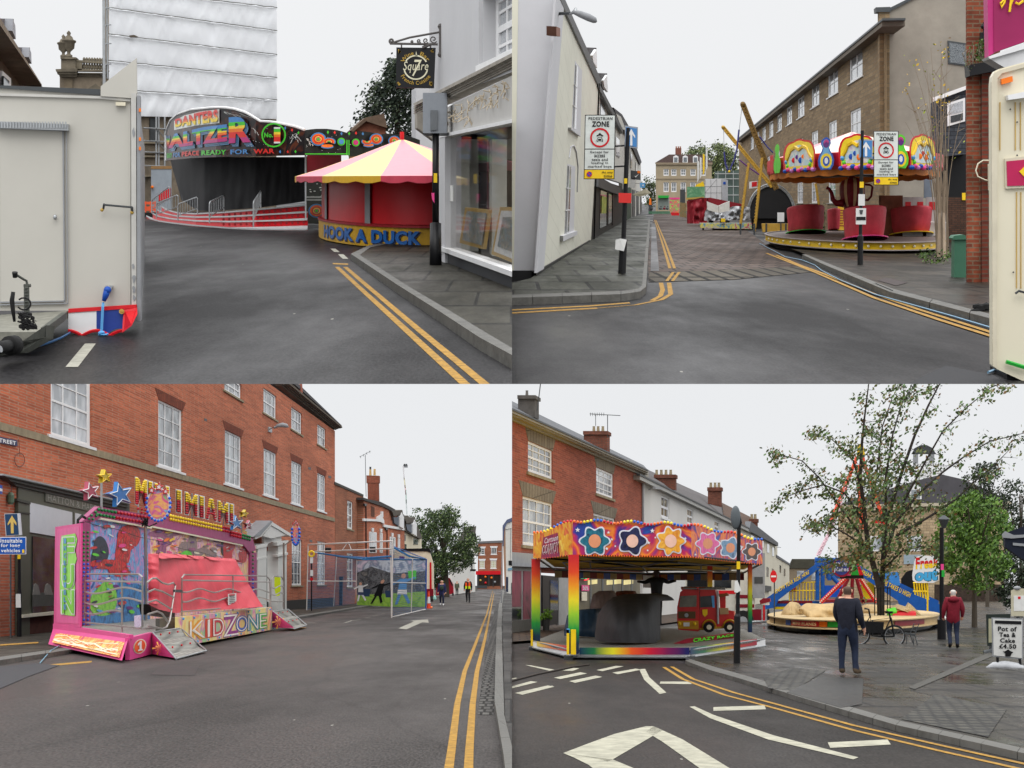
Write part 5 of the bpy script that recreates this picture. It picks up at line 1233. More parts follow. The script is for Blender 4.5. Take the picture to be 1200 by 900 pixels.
b=MB();b.la(c0,[(RC*.96,hK(hb_)),(RC*.98,hK(hb_+.1)),(RC*.98,hK(hb_+.52)),(RC*.94,hK(hb_+.55))],48,DS);b.B('red_fascia',P.red,tq)
th=lambda px_:ring_theta(c0,RC,DS,px_,hK(3))
def board_map(x0,x1,out):
 A,B_=ringp(th(x0),RC*1.01,0),ringp(th(x1),RC*1.01,0);n=VV((0,-1,0))
 return lambda x,y:A.lerp(B_,x)+VV((0,0,hK(hb_-.04+y)))+n*out*K
WHP=art('board_white',[C(215,215,205),C(170,205,215),C(225,220,210),C(205,190,205)],scale=2)
def scroll_board(x0,x1,cols):
 f=board_map(x0,x1,.0);arch=lambda k,y0,g:[(.5-.5*k*cos(PI*i/18)*(1 if 2<i<16 else.97),y0+g*(.38+.6*sin(PI*i/18)**.7+.05*abs(cos(PI*i/4.5))))for i in range(19)]
 out=arch(1.,.08,1.);poly=[(.04,.05)]+out+[(.96,.05)]
 F_=lambda p,o_:f(p[0],p[1])+VV((0,-o_*K,0))
 B0=MB().pr([F_(p,.02)for p in poly],VV((0,.06*K,0))).B('rounding_board',P.red,tq)
 k=lambda s,lst:[(.5+(x-.5)*s,.5+(y-.5)*s)for x,y in lst]
 MB().fc([F_(p,.03)for p in k(.9,poly)]).B('yellow_scroll',M('board_yellow',C(238,208,40),rg=.35),B0)
 MB().fc([F_(p,.045)for p in k(.66,poly)]).B('white_ground',WHP,B0)
 sc_=MB()
 pts=[(.1,.42),(.2,.6),(.26,.78),(.38,.86),(.5,.76),(.62,.86),(.74,.78),(.8,.6),(.9,.42)]
 for q_ in range(2):sc_.tu([F_((x,y-.05*q_),.05+.02*q_)for x,y in pts],.04*K,6,m=0)
 for sx in(.12,.88):sc_.ball(F_((sx,.36),.05),.085*K,8,m=1);sc_.ball(F_((sx+(.04 if sx<.5 else-.04),.22),.05),.075*K,8,m=2)
 for i in range(9):sc_.ball(F_((.08+.105*i,.05+.05*(i%2)),.06),.075*K,8,m=(3,4,5)[i%3],sx=1.3)
 for i,(x,y)in enumerate(((.36,.4),(.46,.5),(.57,.38),(.64,.5))):sc_.ball(F_((x,y),.035),(.1,.085,.11,.08)[i]*K,9,m=cols[i%len(cols)],sy=.3)
 sc_.B('scrollwork',[M('board_gold',C(225,185,30),rg=.35),P.cyan,P.lime,P.blue,P.pink,M('board_lilac',C(190,120,190),rg=.4),P.red,P.orange,P.purple],B0)
def vase_board(x0,x1,cm):
 f=board_map(x0,x1,.03);F_=lambda x,y,o_:f(x,y)+VV((0,-o_*K,0))
 prof=[(.0,.03),(.3,.02),(.46,.15),(.5,.32),(.42,.48),(.26,.62),(.2,.72),(.3,.84),(.28,.96),(.12,1.03),(0,1.05)]
 P2=[(.5+x,y)for x,y in prof]+[(.5-x,y)for x,y in prof[::-1][1:-1]]
 k=lambda s,sy,cy:[(.5+(x-.5)*s,cy+(y-cy)*sy)for x,y in P2]
 B0=MB().pr([F_(x,y,.02)for x,y in P2],VV((0,.06*K,0))).B('vase_board',PD[cm],tq)
 MB().fc([F_(x,y,.03)for x,y in k(.78,.9,.4)]).B('inner_shape',M('board_sky',C(110,170,215),rg=.4)if cm=='blue' else P.lime,B0)
 L2=MB();el=lambda cx,cy,rx,ry,o_,m:L2 .fc([F_(cx+rx*cos(t*.45),cy+ry*sin(t*.45),o_)for t in range(14)],m)
 el(.5,.3,.36,.24,.04,0);el(.5,.29,.22,.16,.05,1);el(.5,.3,.11,.1,.06,2);el(.5,.84,.2,.13,.04,3)
 for i in range(5):el(.38+.06*i,.9+.02*(2-abs(i-2)),.02,.05,.05,4)
 L2 .B('ornament',[M('board_yellow',C(238,208,40)),P.blue,P.white,P.purple,P.pink],B0)
scroll_board(918,956.5,(6,8,3,7));scroll_board(982,1026,(3,3,7,4));scroll_board(1064.5,1096,(7,6,7,0))
vase_board(959,977.5,'blue');vase_board(1045,1063.5,'lime');vase_board(907.5,915.5,'lime')
for px0,px1 in((1028,1044),(903.5,907)):
 f=board_map(px0,px1,0);MB().pr([f(0,.05),f(1,.05),f(1,.7),f(0,.7)],VV((0,.05*K,0))).B('rounding_board',P.red,tq)
sr=thing('bungee_ride','trampoline ride with slanting golden lattice booms and blue ropes','fairground ride',T.g(900,270))
Yb=T.dp(271);GOL=M('boom_gold',C(190,150,60),rg=.45,var=.25,scale=12);GOD=M('boom_bronze',C(120,92,45),rg=.5,var=.3,scale=12)
def boom(p0,p1,w,m,Y0=Yb,Y1=Yb,rungs=True):
 b=MB();u=Y0/F;A,B_=at(*p0,Y0),at(*p1,Y1);d=(B_-A).normalized();n=d.cross(VV((0,1,0))).normalized()
 for s in(-1,1):b.tu([A+n*w*.42*u*s,B_+n*w*.42*u*s],w*.22*u,6)
 N_=26
 for i in range(N_):
  a,c=A.lerp(B_,i/N_),A.lerp(B_,(i+1)/N_);s=1 if i%2 else-1
  b.tu([a+n*w*.42*u*s,c-n*w*.42*u*s],w*.16*u,4)
 b.pr([A-n*w*.36*u,A+n*w*.36*u,B_+n*w*.36*u,B_-n*w*.36*u],VV((0,w*.3*u,0)))
 b.ball(A,w*.62*u,8);return b.B('boom',m,sr)
boom((870.5,122),(910,222),5.2,GOD);boom((847.3,149),(905,219),3.6,GOL,Yb*1.05,Yb*1.05);boom((995,133),(958,192),3.4,GOL,Yb*1.3,Yb*1.3);boom((946,157),(930,196),3,GOL,Yb*1.3,Yb*1.3)
for p0,p1,w in(((877.5,191),(867.8,264),3.2),((893.3,185),(884.8,267),3.4),((956,215),(961,248),2.6)):
 b=MB();u=Yb/F;A,B_=at(*p0,Yb),at(*p1,Yb);b.tu([A,B_],w*.5*u,6);
 for i in range(22):b.ball(A.lerp(B_,(i+.5)/22)+VV((-w*.5*u,0,0)),w*.24*u,5)
 b.tu([B_,VV((B_.x,B_.y,T.gz(B_.y)))],w*.3*u,6);b.B('upright',GOL,sr)
ROPE=M('bungee_blue',C(62,62,120),rg=.7)
for pts,w,m in(([(869.5,125),(865.5,158)],.35,P.grey),([(866,152),(863.5,175),(860,188),(855.5,199)],1.1,ROPE),([(848.5,178),(850,192),(853,200)],1.1,ROPE),([(848,152),(848.6,180)],.3,P.grey),([(890,160),(899,172),(906,179)],.9,ROPE),([(866,187),(877,196),(890,205)],.8,P.purple)):
 b=MB();b.tu([at(x,y,Yb)for x,y in pts],w*Yb/F,5);b.B('rope',m,sr)
b=MB();b.ball(at(854.5,201,Yb),1.6*Yb/F,8);b.B('harness',P.yellow,sr,smooth=1)
dt=thing('domed_tent','black half round tent with a silver truss arch beside the teacups','tent',T.g(905,266))
dpz=fro(905,268);b=MB();b2=MB()
arcp=[(904+26.5*cos(PI*i/20),252-34*sin(PI*i/20))for i in range(21)]
b.qp(dpz,[(930.5,256)]+arcp+[(877.5,256)],0,2.5);b.B('tarpaulin',M('tent_black',C(30,30,32),rg=.5,bump=.3,bscale=1.),dt)
for k in(1.0,1.07):b2 .tu([dpz.px(904+(x-904)*k,252+(y-252)*k,.1)for x,y in arcp],.045*K,5)
for i in range(20):b2 .tu([dpz.px(*arcp[i],.1),dpz.px(904+(arcp[i+1][0]-904)*1.07,252+(arcp[i+1][1]-252)*1.07,.1)],.03*K,4)
b2 .B('truss_arch',P.steel,dt)
b=MB();b.qp(dpz,[(881,250),(928,250),(928,268),(881,268)],-.3,1);b.B('dark_base',P.black,dt)
ytr=thing('yellow_trailer','low yellow trailer base under the black domed tent','trailer',T.g(908,274));ytp=fro(908,275)
q(ytp,[(893,262),(926,262),(926,271),(894,272)],0,.6,'body',M('trailer_ochre',C(190,150,60),rg=.5),ytr)
for x in(884,867.8,898,921):
 b=MB();b.qp(ytp,[(x-1,262),(x+1,262),(x+1,276),(x-1,276)],.05,.1);b.B('jack',P.dsteel,ytr)
q(ytp,[(911,249),(919,249),(919,260),(911,260)],.1,.03,'notice',P.white,ytr);q(ytp,[(914.5,260),(915.8,260),(915.8,272),(914.5,272)],.08,.03,'notice_post',P.dsteel,ytr)
kr=thing('covered_ride','low platform ride with small vehicles under crumpled silver sheets','fairground ride',T.g(850,270));krp=fro(850,270)
q(krp,[(820,261.5),(881,261.5),(881,268.5),(821,267)],0,1.5,'platform',art('platform_paint',[C(190,195,190),C(70,140,180),C(220,205,60),C(170,175,178),C(200,70,70)],scale=2.5),kr)
b=MB()
for x in(824,836,866,880):b.qp(krp,[(x-1,267),(x+1,267),(x+1,273),(x-1,273)],-.1,.2)
b.qp(krp,[(834,268),(882,268),(882,271.5),(836,271)],-.4,.5);b.B('underframe',P.black,kr)
SIL=M('silver_sheet',C(176,178,182),rg=.4,metal=.15,var=.15,scale=1.5,bump=.6,bscale=2)
def crumple(x0,x1,yt,yb2,Y,m,name,par,amp=1.):
 b=MB();nx,ny=22,9;u=Y/F
 def c(i,j):
  fx,fy=i/nx,j/ny;x=x0+(x1-x0)*fx;y=yb2+(yt(x)-yb2)*fy
  n_=noise(VV((x*.3,y*.3,Y)))*1.6*amp
  return at(x+n_*.4,y+n_*.4*(1 if 0<j else 0),Y-(6+n_*5)*u*sin(PI*min(1,max(0,fx)))*2-(1-fy)*5*u)
 for i in range(nx):
  for j in range(ny):b.fc([c(i,j),c(i+1,j),c(i+1,j+1),c(i,j+1)])
 return b.B(name,m,par,smooth=1)
Yk=T.dp(268.5)
crumple(825.5,851,pl_([(825.5,250),(829,242.5),(836,242),(842,249),(851,250)]),258.5,Yk,SIL,'sheet',kr);crumple(850,879,pl_([(850,250),(857,242),(868,241.5),(879,243)]),258,Yk,SIL,'sheet',kr)
for x in(833,852,846):
 b=MB();b.tu([at(x,259.8,Yk),at(x+.6,259.8,Yk-.5*K)],2.6*Yk/F,10);b.B('kart_wheel',P.rubber,kr)
q(krp,[(845,256),(850,256),(850,260),(845,260)],.2,.2,'kart_panel',P.yellow,kr)
b=MB();b.pr([krp.px(x,y,-.3)for x,y in((828.5,236),(842,241),(842,249.5),(829,246))],-krp.N*.8*K);b.pr([krp.px(x,y,-.3)for x,y in((842.4,241),(855,235.5),(855,247),(842.4,249.5))],-krp.N*.8*K);b.B('white_cover',M('cover_white',C(215,213,208),rg=.5),kr)
rt=thing('red_tent','draped red vinyl tent standing left of the silver sheets','tent',T.g(815,263));Yr=T.dp(263.5)
REDV=M('tent_red',C(140,30,42),rg=.5,var=.15,bump=.3,bscale=1.5)
crumple(805,828.5,pl_([(805,236),(828.5,232)]),262,Yr,REDV,'side_sheet',rt,.6)
rtp=fro(840,259);q(rtp,[(820,233),(832,231.5),(869,239),(869,243),(820,243)],0,1,'rear_sheet',REDV,rt);q(rtp,[(804.5,235.5),(822,231.5),(830,232),(824,236),(806,237.5)],.3,.5,'top_edge',M('tent_red_dark',C(95,18,26),rg=.5),rt)
lo=thing('box_lorry','white box lorry body with grey panel joints behind the red tent','lorry',T.g(838,256));lp=fro(838,256)
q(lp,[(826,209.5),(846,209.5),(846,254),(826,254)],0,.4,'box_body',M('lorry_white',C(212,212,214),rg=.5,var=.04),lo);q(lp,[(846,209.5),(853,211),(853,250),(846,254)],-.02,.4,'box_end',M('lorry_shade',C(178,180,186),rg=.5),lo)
b=MB()
for x in(826.5,833,840,845.6):b.tu([lp.px(x,210,.02),lp.px(x,252,.02)],.012*K,4)
for y in(218.5,226,234):b.tu([lp.px(826,y,.02),lp.px(846,y,.02)],.012*K,4)
b.tu([lp.px(826,226,.02),lp.px(840,210,.02)],.01*K,4);b.B('panel_joint',P.dsteel,lo);q(lp,[(847.5,213),(850.5,213),(850.5,216),(847.5,216)],.03,.02,'blue_mark',P.blue,lo)
def small(name,label,cat,px_,py_,parts):
 t=thing(name,label,cat,T.g(px_,py_));pl=fro(px_,py_)
 for nm,pts,m,o_,th_ in parts:MB().qp(pl,pts,o_,th_).B(nm,m,t)
 return t,pl
small('green_stall','green sheeted stall with a yellow parasol just left of the white lorry','stall',815,258,[('sheet',[(805,219),(826,218.5),(826,231.5),(805,233)],art('green_tarp',[C(120,170,130),C(85,140,100),C(150,190,150)],scale=1),0,.3),('base',[(806,232),(824,232),(824,257),(806,257)],P.maroon,-.1,.4),('ochre_trim',[(804,232),(825,230.5),(825,232.5),(804,234)],P.gold,.05,.1)])
small('yellow_parasol','bright yellow parasol above the green stall','parasol',820,256,[('canopy',[(814,219),(816,216.5),(824,212.5),(825.5,217),(825.5,219.5)],P.yellow,0,.5),('pole',[(820.4,219),(821.2,219),(821.2,256),(820.4,256)],P.steel,-.1,.05)])
fpz=fro(822,255)
for x,y,c,l_ in((817,188,'paper','shortest pale feather flag, leftmost in the row above the stalls'),(820,184,'paper','pale feather flag second from left above the stalls'),(823.5,180,'yellow','yellow feather flag among the pale ones above the stalls'),(827,174,'paper','tallest pale feather flag above the white lorry')):
 fl=thing('feather_flag',l_,'flag',T.g(x,255));f_=MB().qp(fpz,[(x,y),(x+2.2,y+1),(x+2.2,y+22),(x,y+26)],0,.02).B('flag',PD[c],fl);MB().tu([fpz.px(x,y-1,0),fpz.px(x,y+45,0)],.014*K,5).B('mast',P.steel,fl)
small('game_stall','pink and orange game stall with a bright painted front down the street','stall',790,252.5,[('front_panel',[(785,233),(796,233),(796,249),(785,249)],art('stall_art',[C(235,150,60),C(220,60,120),C(120,190,90),C(240,210,120)],scale=3),0,.3),('top_rail',[(784.5,231.5),(796.5,231.5),(796.5,233.5),(784.5,233.5)],P.pink,.03,.3),('base',[(786,249),(796,249),(796,252.5),(787,252.5)],P.red,0,.2)])
small('side_stall','dark green and brown stall standing next to the red tent','stall',800,255,[('panel',[(796.5,237),(804.5,238),(804.5,255),(796.5,254)],art('stall_green',[C(110,120,90),C(150,120,80),C(70,90,60)],scale=2),0,.3),('post',[(797,222),(803,222),(803,238),(797,238)],P.dsteel,-.05,.1)])
kt,kpz=small('kiddie_ride','small green ride platform with dark cars at the end of the street','fairground ride',772,251,[('platform',[(760,247.5),(785,247.5),(785,250.5),(760,250.5)],M('platform_green',C(80,120,95),rg=.6),0,.5),('roof',[(771,229),(784,229),(784,232),(771,232)],P.green,0,.6),('backdrop',[(771,231),(784,231),(784,246),(771,246)],M('ride_back',C(120,130,125)),-.5,.05)])
for x,m in((764,'dsteel'),(774,'dsteel'),(778.5,'maroon'),(782,'dsteel')):
 b=MB();b.ball(kpz.px(x,244.5,.1),.16*K,8,sx=1.4);b.ball(kpz.px(x+.6,242,.1),.1*K,8);b.B('ride_car',PD[m],kt,smooth=1)
for x in(771.5,783.3):
 b=MB();b.tu([kpz.px(x,230,.1),kpz.px(x,248,.1)],.02*K,5);b.B('roof_post',P.steel,kt)
small('traffic_cone','tiny orange cone beside the far end of the left pavement','cone',762,251,[('body',[(761,232),(763,232),(763.6,240),(760.6,240)],P.orange,0,.1),('foot',[(760,240),(764,240),(764,251),(760,251)],P.dsteel,-.05,.1)])
gh=thing('georgian_house','square Georgian stone house with dormers and a brick chimney closing the street','house',T.g(795,249));ghp=fro(795,247.5)
GST=M('ashlar_stone',C(160,146,122),rg=.9,var=.15,scale=.4)
r=ghp.rect(768.5,191,834,247);ws=[]
rows=((198,206),(213.5,225));cols_=(777.5,786.5,797.5,809,821)
for(ya,yb2)in rows:
 for x in cols_:ws.append(ghp.rect(x,ya,x+6.3,yb2))
wall(ghp,(r[0],0,r[2],r[3]),ws,GST,gh,rvl=.2,thick=1)
for w__ in ws:window(ghp,w__,gh,2,2,P.white,G_WIN,None,bar=.1,edge=.18,rvl=.2,sash=0)
b=MB();b.qp(ghp,[(767.5,190.5),(835,190.5),(835,193),(768.5,193)],.3,.6);b.qp(ghp,[(769,209),(834,209),(834,210.4),(769,210.4)],.1,.2);b.B('cornice',M('ashlar_light',C(138,124,104),rg=.9),gh)
MB().pr([ghp.px(x,y,.2)for x,y in((768,190.5),(784,181),(820,181),(836,190.5))],T.dir*6*K).B('roof',M('slate_red_brown',C(92,76,72),rg=.9,var=.2),gh)
for x in(789,800,812):
 d=q(ghp,[(x,183.5),(x+3,181.8),(x+6,183.5),(x+6,191),(x,191)],.25,.8,'dormer',P.white,gh);q(ghp,[(x+1,184.5),(x+5,184.5),(x+5,190),(x+1,190)],.28,.02,'pane',G_WIN,d)
c_=q(ghp,[(791.5,173.5),(798.5,173.5),(798.5,184),(791.5,184)],-1,1.5,'chimney',M('chimney_brick',C(122,78,66),rg=.9,var=.3),gh)
for x in(792.5,795,797.3):q(ghp,[(x-.8,171.5),(x+.8,171.5),(x+.8,173.6),(x-.8,173.6)],-1.1,.3,'chimney_pot',M('pot_clay',C(150,100,80)),c_)
gl=thing('glass_office','dark glazed office front set between the lorry and the brick block','building',T.g(855,248));glp=fro(855,247)
q(glp,[(838,201),(872,199),(872,247),(838,247)],0,1,'glass_wall',M('green_glass',C(70,84,78),rg=.2,var=.3,scale=.5),gl)
b=MB()
for x in(841,850,859,868):b.qp(glp,[(x,200),(x+.7,200),(x+.7,246),(x,246)],.1,.1)
for y in(203,209,218,228):b.qp(glp,[(838,y),(872,y),(872,y+1),(838,y+1)],.12,.1)
b.qp(glp,[(868,192),(873,190),(873,246),(868,246)],.2,.5);b.B('mullions',M('frame_pale',C(165,168,165)),gl)
small('red_sign','red and white sign fixed low on the far end of the office block','sign',885,262,[('board',[(878,213),(887.5,212),(887.5,220),(878,221)],P.white,0,.1),('red_face',[(881,213.5),(887,212.8),(887,218),(881,219)],P.red,.03,.05)])
LVF=[M('far_leaf',C(96,108,70),rg=.8,var=.3,scale=3),M('far_leaf_dark',C(64,76,48),rg=.8),M('far_leaf_light',C(130,138,88),rg=.8)]
def round_tree(name,label,x0,x1,yt,yb2,Y,n,size,lv,tw=.2,clump=1.):
 t=thing(name,label,'tree',T.gw(((x0+x1)/2-CX)/F*Y,Y));u=Y/F;xm=(x0+x1)/2
 b=MB();b.tu([T.gw((xm-CX)/F*Y,Y),at(xm,(yt+yb2)/2,Y)],[tw*T.K,tw*.4*T.K],8)
 for i in range(9):
  a=RU(.15,.85)*PI;b.tu([at(xm,yb2-(yb2-yt)*.25,Y),at(xm+cos(a)*(x1-x0)*.38,(yt+yb2)/2-sin(a)*(yb2-yt)*.35,Y+RU(-3,3)*T.K)],[tw*.4*T.K,.03*T.K],5)
 b.B('trunk',M('bark_grey',C(82,74,64),rg=.9),t)
 b=MB();cl=[]
 while len(cl)<n:
  a,r_=RU(0,2*PI),random.random()**.5
  x,y=xm+cos(a)*r_*(x1-x0)/2,(yt+yb2)/2+sin(a)*r_*(yb2-yt)/2
  if noise(VV((x*.12,y*.12,Y*.01)))<-.22 and r_>.35:continue
  cl.append((x,y))
 for x,y in cl:lv_(b,at(x,y,Y+RU(-1,1)*(x1-x0)*u*.6),7*u*clump,34,size*1.15*u,lv,.8,1.5)
 b.B('crown',[LVF[0],LVF[1],LVF[2]]if T.K>1 else LVN,t,fill=0);return t
round_tree('far_tree','loose olive tree rising behind the Georgian house roof',803,863,168,214,T.dp(246.2),190,1.3,[0,0,1,2],.4)
round_tree('far_tree','dark green tree at the far left end of the street',755,771,208,240,T.dp(245.8),30,1.2,[1,1,0],.3)
# LOWER TOWN, LEFT STREET
BL=Town(1.,686.,622.,-1e9,0.,-1e9,0.);use(BL);paints();K=1.
A_MID=asphalt('damp_asphalt',C(64,60,58)[:3],spec=.06,rg=.5,wet=.22)
ground('road',[(-200,1100),(600,1100),(600,686.5),(-600,686.5)],A_MID)
PV=brick('left_pavement',C(70,66,58),C(58,55,49),C(28,26,23),bw=.9,bh=.65,ms=.03,rg=.6,spec=.06,sn=.4,ss=.5,wet=.2)
ground('pavement',[(-60,785),(82,763),(200,745),(350,723),(432,709.5),(560,692),(560,689),(432,700),(300,712),(0,742),(-60,748)],PV,.1)
kerb(sub([(-60,789),(82,766.5),(200,748),(350,725.5),(432,711.5),(540,695)],5),sub([(-60,784.5),(82,763),(200,745.2),(350,723.4),(432,709.9),(540,694)],5),.105)
RPV=brick('right_pavement',C(66,64,62),C(58,57,55),C(28,27,26),bw=1.,bh=.9,ms=.03,rg=.6,spec=.06,sn=.35,wet=.2)
ground('pavement',[(606,905),(600,888),(592,850),(590.5,800),(589,737),(589.5,705),(592,692),(606,692)],RPV,.1)
kerb(sub([(592,915),(590.5,900),(579.5,830),(580.5,780),(582,737),(584.5,710),(589,692)],3),sub([(604,915),(600.5,890),(591,848),(589.5,800),(588,737),(588.7,710),(591,692)],3),.105)
ground('sett_gutter',[(560,838),(578.5,838),(580,790),(581.5,745),(584,708),(581,708),(573,745),(566,785)],brick('grey_setts',C(92,90,86),C(74,72,70),C(32,30,28),bw=.12,bh=.12,ms=.02,rg=.55,spec=.06,off=.3,sn=.3),.004)
b=MB()
strip(b,[(524,915),(529,880),(536,825),(544.5,787),(559,750),(570.5,720),(577.5,692)],.085,.006);strip(b,[(548.5,915),(550,880),(554,825),(559,787),(568,750),(574,720),(579,695)],.085,.008)
b.fc([T.g(x,y,.004)for x,y in((55,779),(108,774.5),(107,776.5),(56,781))]);b.fc([T.g(x,y,.112)for x,y in((0,760),(45,757),(45,758.6),(0,761.8))])
tag(b.B('double_yellow_lines',P.vyel),kind='structure')
b=MB();b.fc([T.g(x,y,.004)for x,y in((466.5,736.5),(485,728.5),(480.5,727.5),(501.5,725.8),(502.5,730),(495,729.3),(476.5,737.5))]);tag(b.B('road_arrow',P.vwht),kind='structure')
b=MB()
for(x0,y0),(x1,y1),w in(((383,730.8),(408,730),.1),((357,730),(370,730.2),.08),((410,727.5),(423,726.2),.08),((428,724.3),(434,723),.07),((437,722),(443,720.6),.07),((446,719.6),(451,718.7),.07),((404,730),(412,727.5),.07)):strip(b,[(x0,y0),(x1,y1)],w,.004)
tag(b.B('parking_bay_dashes',P.vwht),kind='structure')
tag(MB().fc([T.g(x,y,.005)for x,y in((176,791),(190,780),(233,781),(228,792))]).B('manhole_cover',brick('manhole_iron',C(62,42,40),C(50,36,34),C(30,24,22),bw=.08,bh=.06,ms=.02,rg=.5,off=0),uvf=T.uvf()),'rusty iron manhole cover in the road before the ride steps','manhole')
tag(MB().fc([T.g(x,y,.01)for x,y in((-10,812),(34,793),(70,780),(40,777.5),(-10,783))]).B('rubber_mat',M('mat_dark',C(38,38,42),rg=.6)),'dark rubber cable mat lying in the road at far left','mat')
tag(MB().tu([T.g(47,778,.02),T.g(52,773,.04),T.g(60,768,.12),T.g(72,762,.15)],.012,5).B('power_cable',M('light_blue_cable',C(110,150,170))),'light blue cable running from the dark mat up to the pink ride','cable')
OBR=brick('orange_brick',C(196,108,76),C(160,84,60),C(166,132,110),bw=.45,bh=.09,ms=.012,sn=.22,ss=.25,rg=.9)
DBR=brick('gauged_brick',C(128,66,48),C(112,58,44),C(96,60,46),bw=.1,bh=.4,ms=.01,sn=.15,rg=.9)
STO=M('sill_stone',C(140,128,104),rg=.9,var=.25,scale=2.5)
bt=thing('brick_terrace','three storey orange brick terrace with white sash windows and a stone string course','building',T.g(200,731))
bf=facade(0,750,392.5,711)
wl=[bf.rect(*r)for r in((59.5,425,107.5,524),(185.5,467.5,214,554),(263.5,503,283,572.5),(309,524.5,324,584),(341.5,539,353.5,593),(372,553.5,381.5,600.5),(263,438,283,469),(308.7,454,324,492.5),(341.4,476.5,353.8,510),(372,496.5,381.6,526),(342,631,354,686),(372,634,381.6,685.5))]
ua=bf.uv(-8,750)[0];ub=bf.uv(392.5,711)[0];hc_=bf.uv(392.5,505)[1]
door_r=bf.rect(311,645,330,720)
wall(bf,(ua,0,ub,hc_),wl+[door_r],OBR,bt,rvl=.12,thick=.3)
for i,r in enumerate(wl):
 window(bf,r,bt,3,4 if i in(0,1,2,3,4,5,10,11)else 2,P.white,G_PALE if i in(0,)else G_WIN,STO if i>=6 else P.white,bar=.035,edge=.09,rvl=.12,lintel=DBR if 0<i<6 else None,lh=.42,flare=.14,sillh=.1)
q(bf,[(-8,491.8),(392.5,607),(392.5,611.5),(-8,501.5)],.05,.2,'string_course',STO,bt)
b=MB()
for(d0,d1,o_)in((0,2.2,.45),(2.2,4.2,.35),(4.2,7.2,.2),(7.2,10,.08)):b.qp(bf,[(330,440+d0*1.2),(393+o_*18,495.5+o_*10+d0*.75),(393+o_*18,495.5+o_*10+d1*.75),(330,440+d1*1.2)],o_,o_+.3)
b.B('eaves_cornice',M('eaves_brown',C(92,82,70),rg=.9,var=.3),bt)
MB().pr([bf.px(x,y,-.2)for x,y in((330,437),(401,499),(394,494),(340,440))],-bf.N*4).B('roof',M('slate_grey',C(80,78,80),rg=.9),bt)
q(bf,[(300,706),(392.5,700),(392.5,712),(300,722)],.02,.1,'plinth',M('plinth_dark',C(52,50,48),rg=.8),bt)
for x,y in((241,492),(363,549),(386.5,559),(364.5,634)):q(bf,[(x-1.6,y-1.8),(x+1.6,y-1),(x+1.6,y+1.8),(x-1.6,y+1)],.01,.03,'air_vent',P.dsteel,bt)
for x in(347,352.5):
 b=MB();c=at(x,452,bf.px(340,470).y+6);b.tu([c-VV((0,0,.5)),c+VV((0,0,.15)),c+VV((0,0,.3))],[.13,.1,.12],9);b.B('chimney_pot',M('pot_clay_red',C(150,90,75)),bt)
pw=M('porch_white',C(212,212,208),rg=.5,var=.05)
po=q(bf,[(311,655),(330,650),(330,716),(311,721)],-.25,.1,'front_door',M('door_green',C(30,72,58),rg=.4),bt)
q(bf,[(311,645),(330,641),(330,650),(311,655)],-.2,.05,'fanlight',G_DARK,po)
b=MB()
b.qp(bf,[(302,640),(312.5,637),(312.5,720),(302,722)],.7,.7);b.qp(bf,[(326,636),(336,633),(336,716),(326,718)],.6,.65)
for x,y in((300.5,640),(325,636)):b.qp(bf,[(x,y),(x+13,y-3),(x+13,y+.5),(x,y+3.5)],.75,.3);b.qp(bf,[(x+.5,y+14),(x+12.5,y+11.5),(x+12.5,y+14),(x+.5,y+16.5)],.72,.3)
arcq=[(319+8*cos(R(a))*1.0,648-13*sin(R(a)))for a in range(0,181,15)]
b.qp(bf,[(309,630),(330,626),(330,650),(327,648)]+arcq+[(311,650)],.5,.12)
b.B('porch_columns',pw,bt)
b=MB();gp2=[(299,629),(318,611),(341,625.5),(341,629),(318,615.5),(306,629),(299,632)]
b.qp(bf,gp2,.8,.5);b.qp(bf,[(308,628),(318,616),(335,627),(318,631)],.75,.3);b.B('porch_pediment',pw,bt)
MB().pr([bf.px(x,y,.85)for x,y in((297,629),(317.5,610),(320,611),(305,628))],-bf.N*.9).B('porch_roof',M('lead_roof',C(135,138,142),rg=.5,var=.15),bt)
OLV=M('olive_joinery',C(84,86,72),rg=.5,var=.08);OLD=M('olive_dark',C(58,60,52),rg=.5)
sf_=q(bf,[(21.5,570),(152,601),(152,733),(21.5,748)],.06,.12,'shopfront',OLV,bt)
b=MB()
for d0,d1,o_ in((0,3,.32),(3,8,.24),(8,13.5,.14)):b.qp(bf,[(4+d0*1.1,556+d0),(152,589.5+d0*.75),(152,589.5+d1*.75),(4+d1*1.1,556+d1)],o_,o_)
b.B('shopfront_cornice',OLD,sf_);q(bf,[(4,555.2),(152,588.8),(152,590.3),(4,557)],.33,.3,'lead_capping',P.steel,sf_)
q(bf,[(53.5,576.5),(120,592.5),(120,602.5),(53.5,587.5)],.1,.03,'name_board',M('name_board_olive',C(104,104,92),rg=.5),sf_)
MB().text('HATTON & HARDING',pm(bf,[(56,579),(125,595),(125,602.5),(56,586.5)],.115),bold=.0).B('name_lettering',M('letter_grey',C(155,155,145),rg=.5),sf_)
q(bf,[(21.5,584),(35,587.5),(35,746),(21.5,748)],.12,.1,'pilaster',OLV,sf_);q(bf,[(20.5,584),(36,588),(36,591),(20.5,587)],.17,.1,'pilaster_cap',OLD,sf_);q(bf,[(21,599),(35.5,601),(35.5,602.5),(21,601)],.15,.1,'pilaster_band',OLD,sf_)
w_=q(bf,[(34.5,588.5),(85.5,600.5),(85.5,632),(34.5,623.5)],.1,.04,'transom_light',M('blind_white',C(200,202,204),rg=.4,var=.04),sf_);q(bf,[(88,601),(150,616),(150,640),(88,632)],.1,.04,'transom_light',M('blind_white',C(200,202,204)),sf_)
q(bf,[(38.5,628.5),(100,637),(100,712),(38.5,718.5)],.1,.03,'display_window',G_DARK,sf_)
for x in(86,):q(bf,[(x,600),(x+2,600.5),(x+2,634),(x,633)],.13,.05,'mullion',OLV,sf_)
